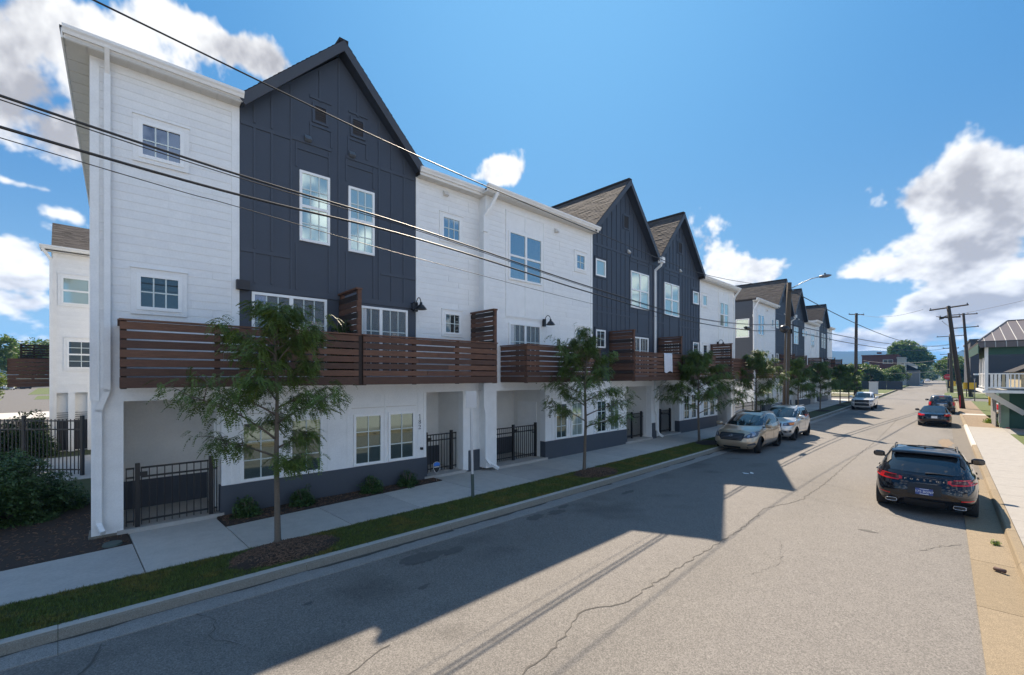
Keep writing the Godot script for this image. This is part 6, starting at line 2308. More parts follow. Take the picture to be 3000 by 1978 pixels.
func white_pickup() -> Node3D:
	var car := thing("parked_pickup", "white pickup truck with a black grille facing the camera at the far left kerb", "pickup", P(57.0, 5.15, 0.0), -PI / 2)
	var tab := [[0.36, 2.75, -2.85, 0.85, 6.0], [0.52, 2.86, -2.90, 0.98, 6.5], [0.80, 2.88, -2.92, 1.0, 6.5], [1.05, 2.86, -2.92, 1.0, 6.5], [1.18, 2.75, -2.90, 0.99, 6.0], [1.25, 1.95, -2.88, 0.96, 6.0], [1.27, 1.35, -2.86, 0.94, 6.0]]
	var cab := [[1.22, 1.42, -1.0, 0.92, 5.5], [1.30, 1.28, -1.02, 0.90, 5.5], [1.55, 0.92, -0.98, 0.835, 5.5], [1.78, 0.58, -0.9, 0.76, 5.0], [1.88, 0.3, -0.78, 0.68, 4.4], [1.92, -0.05, -0.5, 0.45, 3.2]]
	var wh := [1.85, -1.75]
	car_shell(car, tab, wh, 0.46, M.paint_white, 22)
	car_shell(car, cab, [], 0.1, M.paint_white, 18)
	for w in wh:
		for s in [-1, 1]:
			car_wheel(car, w, s * 0.95, 0.41, 6, M.alloy)
	car_patch("windscreen", car, cab, "F", [[-0.78, 1.32, 1.45], [-0.68, 1.30, 1.78], [0, 1.30, 1.82], [0.68, 1.30, 1.78], [0.78, 1.32, 1.45]], 0.005, M.car_glass)
	both("side_window", car, cab, [[0.85, 1.32, 1.36], [0.5, 1.32, 1.70], [0.05, 1.32, 1.76]], 0.004, M.car_glass)
	both("side_window", car, cab, [[0.0, 1.32, 1.76], [-0.75, 1.34, 1.72]], 0.004, M.car_glass)
	car_patch("front_grille", car, tab, "F", [[-0.62, 0.84, 1.14], [0.62, 0.84, 1.14]], 0.012, M.car_black, 6, 10)
	for k in 3:
		car_patch("grille_bar", car, tab, "F", [[-0.6, 0.90 + k * 0.09, 0.915 + k * 0.09], [0.6, 0.90 + k * 0.09, 0.915 + k * 0.09]], 0.022, M.dark_alloy, 1, 10)
	pair("headlamp", car, tab, "F", [[0.64, 0.90, 1.14], [0.93, 0.93, 1.14]], 0.010, M.lamp_glass)
	car_patch("bumper", car, tab, "F", [[-0.62, 0.50, 0.78], [0.62, 0.50, 0.78]], 0.02, M.car_black, 4, 10)
	car_patch("bumper_bar", car, tab, "F", [[-0.6, 0.74, 0.80], [0.6, 0.74, 0.80]], 0.04, M.chrome, 2, 10)
	pair("fog_lamp", car, tab, "F", [[0.70, 0.60, 0.68], [0.82, 0.60, 0.68]], 0.012, M.lamp_dark)
	car_mirror(car, cab, 0.95, 1.32, M.paint_white, 1.3)
	return car


func right_side() -> void:
	green_building()
	# white board fence with the pickup's tail behind it
	var f := thing("board_fence", "weathered white board fence beside the green building", "fence", P(41.4, -2.78, 0.12), 0.0)
	for i in 9:
		bx("board", f, M.old_white, Vector3(-0.02 - 0.01 * (i % 2), 0.02, -i * 0.36 - 0.33), Vector3(0.02, 2.05 + 0.05 * ((i * 3) % 4), -i * 0.36))
	bx("rail", f, M.old_white, Vector3(0.022, 0.5, -3.2), Vector3(0.07, 0.6, 0))
	bx("rail", f, M.old_white, Vector3(0.022, 1.6, -3.2), Vector3(0.07, 1.7, 0))
	# tail of a parked white pickup
	var t := thing("parked_pickup", "tail of a white pickup with a red lamp showing past the white board fence", "pickup", P(50.0, -4.2, 0.1), PI / 2)
	var tab := [[0.40, 2.6, -2.6, 0.85, 6.0], [0.60, 2.75, -2.72, 0.97, 6.5], [0.9, 2.76, -2.74, 1.0, 6.5], [1.2, 2.7, -2.72, 0.99, 6.0], [1.28, 2.2, -2.70, 0.96, 6.0]]
	car_shell(t, tab, [1.8, -1.7], 0.45, M.paint_white, 16)
	for w in [1.8, -1.7]:
		for s in [-1, 1]:
			car_wheel(t, w, s * 0.94, 0.4, 6, M.alloy)
	pair("tail_lamp", t, tab, "B", [[0.80, 0.78, 1.2], [0.95, 0.8, 1.18]], 0.01, M.tail_red)
	both("tail_lamp", t, tab, [[-2.66, 0.8, 1.18], [-2.5, 0.82, 1.16]], 0.01, M.tail_red)
	car_patch("bumper", t, tab, "B", [[-0.9, 0.45, 0.66], [0.9, 0.45, 0.66]], 0.05, M.chrome, 3, 10)
	# yellow boards on the poles, stop sign, small posts
	for q in [[P(97.0, -3.5, 1.75), "yellow board on the second pole on the right", 0.5], [P(96.2, -4.1, 1.75), "darker yellow board on the side of the second pole on the right", -0.7], [P(124.0, -2.5, 1.7), "yellow board on a post by the far lawn pole", 0.15]]:
		var y := thing("warning_board", q[1], "sign", q[0], q[2], "yellow boards beyond the crossing")
		bx("board", y, M.yellow, Vector3(-0.45, -0.45, -0.02), Vector3(0.45, 0.55, 0.02))
		bx("post", y, M.pole_dark, Vector3(-0.05, -1.7, -0.08), Vector3(0.05, 0.3, -0.022))
	var ss := thing("stop_sign", "red stop sign at the far right corner of the crossing", "sign", P(131.0, -1.9, 0.1), 0.1)
	bx("post", ss, M.lamp_grey, Vector3(-0.04, 0, -0.06), Vector3(0.04, 3.0, -0.02))
	var oc := begin()
	var pts := PackedVector2Array()
	for i in 8:
		var a := TAU * (i + 0.5) / 8.0
		pts.append(Vector2(cos(a) * 0.62, 3.0 + sin(a) * 0.62))
	add_prism(oc, pts, -0.015, 0.0)
	build("plate", oc, M.red_sign, ss)
	var tm := TextMesh.new()
	tm.text = "STOP"
	tm.font = SystemFont.new()
	tm.font.font_names = PackedStringArray(["Droid Sans"])
	tm.font_size = 40
	tm.pixel_size = 0.009
	tm.depth = 0.01
	var o := mesh_node("lettering", tm, M.white_paint, ss)
	o.position = Vector3(0, 3.0, 0.008)
	var po := thing("marker_post", "thin grey post at the end of the right sidewalk", "post", P(80.5, -3.6, 0.12), 0.0)
	tube("post", [Vector3.ZERO, Vector3(0, 2.9, 0)], [0.05], M.lamp_grey, po, 6)
	bx("cap", po, M.lamp_grey, Vector3(-0.1, 2.6, -0.03), Vector3(0.1, 2.95, 0.03))
	var yp := thing("marker_post", "yellow guard post on the lawn in front of the green building", "post", P(70.5, -4.3, 0.12), 0.0)
	tube("post", [Vector3.ZERO, Vector3(0, 1.5, 0)], [0.12], M.yellow, yp, 8)


func green_building() -> void:
	# frame: x to the right (away from the street), z towards the camera, origin at the building's near left corner
	var h := thing("corner_building", "dark green building with a white porch balcony and a ribbed metal roof", "building", P(41.0, -2.96, 0.12), 0.0)
	bx("wall", h, M.green_wall, Vector3(0.35, 0.05, -9.0), Vector3(9.0, 2.24, 0.0))
	bx("plinth", h, M.green_wall, Vector3(0.35, -0.1, -9.0), Vector3(9.0, 0.045, 0.02))
	var gp := bx("corner_pier", h, M.green_pale, Vector3(-0.05, -0.1, -0.35), Vector3(0.348, 2.2, 0.06))
	bx("pipe", h, M.old_white, Vector3(-0.1, 0.3, 0.0), Vector3(0.0, 2.0, 0.14))
	bx("meter", h, M.white_paint, Vector3(-0.04, 1.45, 0.062), Vector3(0.18, 1.75, 0.16))
	bx("hydrant_mark", h, M.red_sign, Vector3(0.2, -0.08, 0.065), Vector3(0.36, 0.05, 0.12))
	# balcony slab: from over the walk (x -0.75) to the right, 3 m deep towards the camera
	var z1 := 2.9
	bx("balcony_floor", h, M.white_paint, Vector3(-0.95, 2.25, -3.0), Vector3(7.0, 2.40, z1 + 0.12))
	bx("balcony_deck", h, M.old_white, Vector3(-0.85, 2.402, -2.9), Vector3(7.0, 2.43, z1))
	# posts
	for p in [[-0.78, z1 - 0.08], [-0.78, z1 - 1.5], [-0.78, -1.4], [1.75, z1 - 0.08], [4.4, z1 - 0.08], [2.1, z1 - 0.4]]:
		bx("post", h, M.white_paint, Vector3(p[0] - 0.075, 2.432, p[1] - 0.075), Vector3(p[0] + 0.075, 5.0, p[1] + 0.075))
	# railing
	var r := group_node("railing", h)
	for y in [2.53, 3.34]:
		bx("rail", r, M.white_paint, Vector3(-0.70, y, z1 - 0.12), Vector3(6.8, y + 0.07, z1 - 0.03))
		bx("rail", r, M.white_paint, Vector3(-0.82, y, -2.8), Vector3(-0.73, y + 0.07, z1 - 0.16))
	for i in 46:
		var wdt := 0.045 if i > 4 else 0.11
		bx("baluster", r, M.white_paint if i % 5 != 3 else M.beige, Vector3(-0.62 + i * 0.155, 2.6, z1 - 0.095), Vector3(-0.62 + i * 0.155 + wdt, 3.34, z1 - 0.055))
	for i in 36:
		bx("baluster", r, M.white_paint, Vector3(-0.795, 2.6, -2.75 + i * 0.155), Vector3(-0.755, 3.34, -2.75 + i * 0.155 + 0.06))
	# diagonal brace
	var b0 := Vector3(-0.72, 2.24, z1 - 0.2)
	var b1 := Vector3(0.95, 0.95, 0.03)
	var st := begin()
	var dir := (b1 - b0).normalized()
	var sx := dir.cross(Vector3(0, 0, 1)).normalized()
	add_cbox(st, Vector3(0, b0.distance_to(b1) / 2, 0), Vector3(0.28, b0.distance_to(b1), 0.10), Transform3D(Basis(sx, dir, sx.cross(dir)), b0))
	build("brace", st, M.white_paint, h)
	# upper storey behind the balcony, and its green head band
	bx("head_band", h, M.green_wall, Vector3(-0.80, 4.50, z1 - 0.14), Vector3(7.2, 4.97, z1 - 0.02))
	bx("head_band", h, M.green_shingle, Vector3(-0.86, 4.35, -1.5), Vector3(-0.72, 4.97, z1 - 0.15))
	bx("ceiling", h, M.green_wall, Vector3(-0.84, 4.975, -8.9), Vector3(9.0, 5.02, z1))
	bx("upper_wall", h, M.beige, Vector3(3.6, 2.44, -9.0), Vector3(9.0, 4.97, -3.0))
	# metal roof: eave lip, steep plane with seams, ridge; hipped at the left
	var e0 := Vector3(-1.05, 4.92, z1 + 0.25)
	var e1 := Vector3(9.0, 4.92, z1 + 0.25)
	var m0 := Vector3(-1.15, 5.28, z1 + 0.12)
	var m1 := Vector3(9.0, 5.28, z1 + 0.12)
	var r0 := Vector3(0.45, 6.85, -2.2)
	var r1 := Vector3(9.0, 6.85, -2.2)
	var k0 := Vector3(-1.15, 5.28, -7.5)
	var rf := begin()
	quad(rf, e0, e1, m1, m0)
	quad(rf, m0, m1, r1, r0)
	tri(rf, k0, r0, m0)
	quad(rf, r0, r1, Vector3(9.0, 5.28, -8.0), k0)
	quad(rf, Vector3(-1.05, 4.92, -7.5), e0, m0, k0)
	build("roof", rf, M.metal_roof, h)
	for i in 24:
		var x := -0.85 + i * 0.42
		# each seam runs from the eave lip to the hip or the ridge
		var a := Vector3(x, 5.28, z1 + 0.12)
		var t := clampf((x + 1.15) / 1.6, 0.0, 1.0)
		var b := Vector3(x, lerpf(5.28, 6.85, t), lerpf(z1 + 0.12, -2.2, t))
		var s2 := begin()
		add_tube(s2, [Vector3(x, 4.93, z1 + 0.26), a + Vector3(0, 0.0, 0.01), b + Vector3(0, 0.01, 0)], [0.022], 4)
		build("roof_seam", s2, M.metal_seam, h)
	var hp := begin()
	add_tube(hp, [m0, r0, r1], [0.06], 6)
	add_tube(hp, [m0, m1], [0.035], 6)
	build("ridge_cap", hp, M.rake, h)
	var gb := begin()
	add_prism(gb, PackedVector2Array([Vector2(-z1 - 0.1, 4.6), Vector2(7.2, 4.6), Vector2(7.2, 5.26), Vector2(-z1 - 0.1, 5.26)]), -0.02, 0.02, Transform3D(Basis(Vector3(0, 0, -1), Vector3(0, 1, 0), Vector3(1, 0, 0)), Vector3(-1.10, 0, 0)))
	build("fascia", gb, M.green_wall, h)


# a simple far building: walls with real window frames and panes, pitched or flat roof
func far_building(called: String, label: String, at: Vector3, size: Vector3, wall: Material, roof_h: float, wins: Array, roof_m: Material = null, turn := 0.0) -> Node3D:
	var h := thing(called, label, "building", at, turn)
	bx("wall", h, wall, Vector3(-size.x / 2, -0.3, -size.z / 2), Vector3(size.x / 2, size.y, size.z / 2))
	if roof_h > 0.0:
		var st := begin()
		add_prism(st, PackedVector2Array([Vector2(-size.x / 2 - 0.4, size.y + 0.02), Vector2(size.x / 2 + 0.4, size.y + 0.02), Vector2(0, size.y + roof_h)]), -size.z / 2 - 0.3, size.z / 2 + 0.3)
		build("roof", st, roof_m, h)
	else:
		bx("parapet", h, wall if roof_m == null else roof_m, Vector3(-size.x / 2 - 0.15, size.y + 0.005, -size.z / 2 - 0.15), Vector3(size.x / 2 + 0.15, size.y + 0.35, size.z / 2 + 0.15))
	for w in wins:   # [x, y, width, height] on the face towards the camera
		var o := bx("window", h, M.white_paint, Vector3(w[0] - w[2] / 2, w[1], size.z / 2 - 0.02), Vector3(w[0] + w[2] / 2, w[1] + w[3], size.z / 2 + 0.06))
		var n := maxi(1, int(w[2] / 1.1))
		for i in n:
			var x0: float = -w[2] / 2 + 0.08 + (w[2] - 0.08) * i / n
			bx("pane", o, M.glass_dark if w.size() < 5 else M.glass_blind, Vector3(x0, -w[3] / 2 + 0.08, 0.02), Vector3(x0 + (w[2] - 0.08) / n - 0.08, w[3] / 2 - 0.08, 0.05))
	return h


func distance() -> void:
	# brick block with its lower wing
	var b := far_building("brick_building", "red brick building with a flat roof left of the big tree", P(203, 13.7, 0), Vector3(9.4, 10.1, 16), M.brick_red, 0.0, [[2.2, 7.4, 2.6, 1.3], [-3.4, 6.3, 1.3, 1.7]])
	bx("parapet", b, M.brick_red, Vector3(-1.0, 10.96, 2), Vector3(0.2, 11.5, 4))
	far_building("brick_building", "low brick wing showing between the end of the row and the tall brick building", P(204, 25.0, 0), Vector3(12.8, 7.1, 14), M.brick_red, 0.0, [])
	far_building("white_house", "narrow white building with a tall porch at the right end of the brick building", P(196, 8.0, 0), Vector3(2.0, 9.0, 9), M.old_white, 0.0, [[0.3, 6.0, 1.2, 1.4]])
	far_building("white_house", "grey gabled house behind the pale willow at the far crossing", P(215, 8.2, 0), Vector3(8.5, 5.2, 12), M.old_white, 2.6, [[-1.8, 2.8, 1.0, 1.6], [1.8, 2.8, 1.0, 1.6]], M.shingle_b)
	var w := far_building("white_house", "small white house with a dark doorway under the big tree", P(236, 7.6, 0), Vector3(5.2, 7.0, 9), M.white_paint, 1.8, [[0.3, 4.6, 1.2, 1.5]], M.old_white)
	bx("door", w, M.vent_box, Vector3(-1.9, 0, 4.5), Vector3(0.6, 3.0, 4.56))
	# dark fence with white cars' lot
	var f := thing("dark_fence", "long dark screen fence in front of the far green trees", "fence", P(133, 9.0, 0), 0.0)
	for i in 6:
		bx("panel", f, M.dark_block, Vector3(-13.0 + i * 2.8, 0.1, -0.04), Vector3(-13.0 + i * 2.8 + 2.7, 2.1, 0.04))
		bx("post", f, M.lamp_grey, Vector3(-13.06 + i * 2.8, 0, -0.07), Vector3(-13.0 + i * 2.8 - 0.005, 2.4, 0.07))
	# grey cabinet on the corner lawn
	var c := thing("utility_cabinet", "grey metal utility cabinet on the corner lawn behind the white pickup", "cabinet", P(101, 7.9, 0.12), 0.0)
	bx("body", c, M.post_grey, Vector3(-0.6, 0, -0.5), Vector3(0.6, 2.05, 0.5))
	bx("lid", c, M.post_grey, Vector3(-0.65, 2.055, -0.55), Vector3(0.65, 2.13, 0.55))
	bx("door", c, M.post_grey, Vector3(-0.55, 0.1, 0.502), Vector3(0.55, 1.95, 0.525))
	# dark block on the right
	var d := far_building("dark_building", "big dark grey blank building on the far right behind the poles", P(138, -14.0, 0), Vector3(18.0, 10.2, 26), M.dark_block, 0.0, [])
	bx("canopy", d, M.vent_box, Vector3(-9.0, 3.0, 13.02), Vector3(6, 3.4, 15.5))
	bx("storefront", d, M.glass_dark, Vector3(-6.0, 0.2, 13.02), Vector3(5, 2.7, 13.1))
	for i in 6:
		bx("panel_joint", d, M.vent_box, Vector3(-9.0 + 0.01, 4.5 + i * 1.0, 13.0), Vector3(9.0, 4.53 + i * 1.0, 13.02))
	bx("soffit_lamp", d, M.white_paint, Vector3(-8.6, 3.45, 14.0), Vector3(-6.9, 3.75, 15.3))
	far_building("tan_house", "beige house with a dark roof seen through the green building's balcony", P(64, -9.0, 0.1), Vector3(7.0, 3.6, 9), M.beige, 2.2, [[-1.0, 1.2, 1.0, 1.5]], M.shingle_b)
	# more of the town far down the street
	far_building("grey_building", "low grey building far down the street on the right", P(320, -14.0, 0), Vector3(14.0, 6.0, 16), M.old_white, 0.0, [[0, 2.5, 2, 2]])
	# houses opposite, behind the camera's right: they stand in the window reflections
	far_building("white_house", "white house across the street from the row", P(10, -26.0, 0.08), Vector3(9.0, 4.2, 10), M.white_paint, 2.6, [], M.shingle_b, 0.0)


# a spray of leaflets on one stalk: the compound leaf of the street trees
func leaf_spray(pairs: int, length: float, leaflet: float, droop: float, s: int) -> ArrayMesh:
	var r := RandomNumberGenerator.new()
	r.seed = s
	var st := begin()
	for i in pairs:
		var t := (i + 0.6) / pairs
		var c := Vector3(0, -droop * t * t * length, length * t)
		for sd in [-1.0, 1.0]:
			var l := leaflet * (1.0 - 0.45 * absf(t - 0.4)) * r.randf_range(0.8, 1.15)
			var tip: Vector3 = c + Vector3(sd * l * 0.85, -l * r.randf_range(0.15, 0.6), l * 0.5)
			var wd := Vector3(sd * l * 0.10, 0.03 * l, -l * 0.22)
			var mid: Vector3 = c.lerp(tip, 0.5)
			var g := r.randf_range(0.65, 1.25)
			st.set_color(Color(g * r.randf_range(0.9, 1.2), g, g * r.randf_range(0.8, 1.0)))
			tri(st, c, mid + wd, tip)
			tri(st, c, tip, mid - wd)
	st.generate_normals()
	return st.commit()


func leaf_clump(n: int, spread: float, leaf: float, s: int) -> ArrayMesh:
	var r := RandomNumberGenerator.new()
	r.seed = s
	var st := begin()
	for i in n:
		var c := Vector3(r.randf_range(-1, 1), r.randf_range(-0.7, 0.7), r.randf_range(-1, 1)) * spread
		var a := Vector3(r.randf_range(-1, 1), r.randf_range(-0.6, 0.6), r.randf_range(-1, 1)).normalized()
		var b := a.cross(Vector3(r.randf_range(-1, 1), 1.0, r.randf_range(-1, 1))).normalized()
		var l := leaf * r.randf_range(0.6, 1.2)
		var g := r.randf_range(0.6, 1.3)
		st.set_color(Color(g * r.randf_range(0.85, 1.2), g, g * r.randf_range(0.75, 1.0)))
		tri(st, c - a * l, c + b * l * 0.5, c + a * l)
		tri(st, c - a * l, c + a * l, c - b * l * 0.5)
	st.generate_normals()
	return st.commit()


func swarm(called: String, mesh: Mesh, m: Material, xs: Array, parent: Node, tint := 0.25) -> MultiMeshInstance3D:
	var mm := MultiMesh.new()
	mm.transform_format = MultiMesh.TRANSFORM_3D
	mm.use_colors = true
	mm.mesh = mesh
	mm.instance_count = xs.size()
	var patchy := noise(0.9, 3, 71)
	var r := RandomNumberGenerator.new()
	r.seed = xs.size()
	for i in xs.size():
		mm.set_instance_transform(i, xs[i])
		var g := 1.0 + r.randf_range(-tint, tint)
		if called == "verge_grass":
			var dry := smoothstep(0.0, 0.45, patchy.get_noise_3dv(xs[i].origin * 1.4))
			mm.set_instance_color(i, Color(g * (1.0 + 0.75 * dry), g * (1.0 + 0.12 * dry), g * (1.0 + 0.3 * dry)))
			continue
		mm.set_instance_color(i, Color(g, g, g))
	var o := MultiMeshInstance3D.new()
	o.multimesh = mm
	o.material_override = m
	if parent:
		o.name = sub_name(parent, called)
		parent.add_child(o, true)
	else:
		o.name = numbered(called)
		add_child(o, true)
	o.set_meta("kind", "stuff")
	return o


# a young street tree: trunk that forks low, spreading limbs, drooping compound leaves
func street_tree(label: String, at: Vector3, height: float, spread: float, s: int, density := 1.0) -> Node3D:
	var r := RandomNumberGenerator.new()
	r.seed = s
	var g := thing("street_tree", label, "tree", at, 0.0, "young street trees in the verge")
	var fork := height * 0.33
	var trunk := begin()
	trunk.set_smooth_group(0)
	var lean := Vector3(r.randf_range(-0.05, 0.05), 0, r.randf_range(-0.05, 0.05))
	var tp := [Vector3.ZERO, Vector3(0, 0.06, 0), Vector3(0, fork * 0.5, 0) + lean * 0.5, Vector3(0, fork, 0) + lean, Vector3(0, height * 0.6, 0) + lean * 0.4, Vector3(0, height * 0.82, 0) + lean * 2.0, Vector3(0, height * 0.96, 0) + lean]
	add_tube(trunk, tp, [0.085, 0.062, 0.052, 0.048, 0.03, 0.016, 0.006], 10)
	build("trunk", trunk, M.bark, g, true)
	var leaves := []
	var limbs := begin()
	limbs.set_smooth_group(0)
	var n := 20
	for i in n:
		var t := float(i) / (n - 1)
		var y := lerpf(fork * 0.92, height * 0.90, pow(t, 0.9))
		var base := Vector3(0, y, 0) + lean * 0.8
		var az := i * 2.399 + r.randf_range(-0.5, 0.5)
		var reach := spread * (1.02 - 0.74 * t) * r.randf_range(0.6, 1.2)
		if i < 2:
			reach *= 0.9
		var rise := reach * lerpf(0.62, 1.25, t) * r.randf_range(0.5, 1.25)
		var out := Vector3(cos(az), 0, sin(az))
		var pts := []
		for k in 6:
			var q := k / 5.0
			pts.append(base + out * reach * q + Vector3(0, rise * (q - 0.32 * q * q), 0) + Vector3(r.randf_range(-1, 1), r.randf_range(-0.5, 0.5), r.randf_range(-1, 1)) * 0.05 * q)
		var r0 := lerpf(0.026, 0.010, t)
		add_tube(limbs, pts, [r0, r0 * 0.8, r0 * 0.62, r0 * 0.45, r0 * 0.3, 0.003], 6)
		# side twigs
		for k in 11:
			var q := r.randf_range(0.22, 1.0)
			var f := q * 5.0
			var i0 := mini(int(f), 4)
			var p: Vector3 = (pts[i0] as Vector3).lerp(pts[i0 + 1], f - i0)
			var az2 := az + r.randf_range(-1.35, 1.35)
			var l := reach * r.randf_range(0.16, 0.50)
			var tipv := p + Vector3(cos(az2) * l, l * r.randf_range(0.0, 0.7), sin(az2) * l)
			add_tube(limbs, [p, p.lerp(tipv, 0.5) + Vector3(0, 0.03, 0), tipv], [r0 * 0.4, r0 * 0.28, 0.002], 5)
			var many := int(10 * density)
			for w in many:
				var e := p.lerp(tipv, r.randf_range(0.15, 1.1)) + Vector3(r.randf_range(-1, 1), r.randf_range(-0.8, 1), r.randf_range(-1, 1)) * 0.13
				var az3 := az2 + r.randf_range(-1.9, 1.9)
				var bas := Basis(Vector3.UP, -az3 + PI / 2) * Basis(Vector3(1, 0, 0), r.randf_range(-0.2, 0.75)) * Basis(Vector3(0, 0, 1), r.randf_range(-0.6, 0.6))
				leaves.append(Transform3D(bas.scaled(Vector3.ONE * r.randf_range(0.55, 1.15)), e))
	build("limbs", limbs, M.bark, g, true)
	swarm("crown", leaf_spray(9, 0.26, 0.066, 0.55, s + 3), M.leaf, leaves, g)
	return g


# a bush: leaf clumps through a lumpy volume on short stems
func bush(called: String, label: String, at: Vector3, rad: Vector3, n: int, leaf: float, m: Material, s: int, category := "bush", group := "") -> Node3D:
	var r := RandomNumberGenerator.new()
	r.seed = s
	var g := thing(called, label, category, at, 0.0, group)
	var st := begin()
	for i in 7:
		var a := TAU * i / 7.0
		add_tube(st, [Vector3(0, -0.05, 0), Vector3(cos(a) * rad.x * 0.4, rad.y * 0.8, sin(a) * rad.z * 0.4)], [0.03, 0.008], 5)
	build("stem", st, M.bark, g)
	var lump := noise(1.3 / maxf(rad.x, 0.3), 2, s)
	var xs := []
	while xs.size() < n:
		var v := Vector3(r.randf_range(-1, 1), r.randf_range(-0.15, 1), r.randf_range(-1, 1))
		var l := v.length()
		var edge := 0.80 + 0.35 * lump.get_noise_3dv(v * rad)
		if l > edge or l < edge * 0.45:
			continue
		var p := Vector3(v.x * rad.x, maxf(0.03, v.y * rad.y), v.z * rad.z)
		var b := Basis.from_euler(Vector3(r.randf_range(-0.6, 0.6), r.randf() * TAU, r.randf_range(-0.6, 0.6)))
		xs.append(Transform3D(b.scaled(Vector3.ONE * r.randf_range(0.7, 1.2)), p))
	swarm("foliage", leaf_clump(14, leaf * 2.2, leaf, s + 1), m, xs, g)
	return g


# a large tree far off: trunk, limbs, and a crown of several lobes of leaf clumps
func big_tree(called: String, label: String, at: Vector3, height: float, width: float, n: int, leaf: float, m: Material, s: int, low := 0.3) -> Node3D:
	var r := RandomNumberGenerator.new()
	r.seed = s
	var g := thing(called, label, "tree", at, 0.0, "")
	var lobes := []
	var trunk := begin()
	trunk.set_smooth_group(0)
	add_tube(trunk, [Vector3(0, -0.2, 0), Vector3(0, height * 0.25, 0), Vector3(0.1, height * 0.6, 0)], [height * 0.03, height * 0.022, height * 0.01], 8)
	for i in 11:
		var t := r.randf()
		var y := lerpf(height * (low + 0.12), height * 0.86, t)
		var w := width * 0.5 * sin(PI * clampf(0.22 + 0.62 * (1.0 - t), 0, 1))
		var a := i * 2.4
		var c := Vector3(cos(a) * w * r.randf_range(0.4, 0.85), y, sin(a) * w * r.randf_range(0.4, 0.85))
		lobes.append([c, width * r.randf_range(0.14, 0.25)])
		add_tube(trunk, [Vector3(0, minf(height * 0.5, y * 0.6), 0), c * Vector3(0.5, 0.9, 0.5), c], [height * 0.012, height * 0.008, height * 0.003], 5)
	lobes.append([Vector3(0, height * 0.82, 0), width * 0.22])
	build("trunk", trunk, M.bark, g, true)
	var xs := []
	for i in n:
		var l: Array = lobes[r.randi() % lobes.size()]
		var v := Vector3(r.randf_range(-1, 1), r.randf_range(-0.8, 1), r.randf_range(-1, 1)).normalized() * pow(r.randf_range(0.25, 1.0), 0.5)
		var p: Vector3 = l[0] + v * float(l[1]) * Vector3(1.15, 0.85, 1.15)
		if p.y < height * low * 0.6:
			continue
		var b := Basis.from_euler(Vector3(r.randf_range(-0.5, 0.5), r.randf() * TAU, r.randf_range(-0.5, 0.5)))
		xs.append(Transform3D(b.scaled(Vector3.ONE * r.randf_range(0.7, 1.3)), p))
	swarm("crown", leaf_clump(10, leaf * 1.8, leaf, s + 2), m, xs, g)
	return g


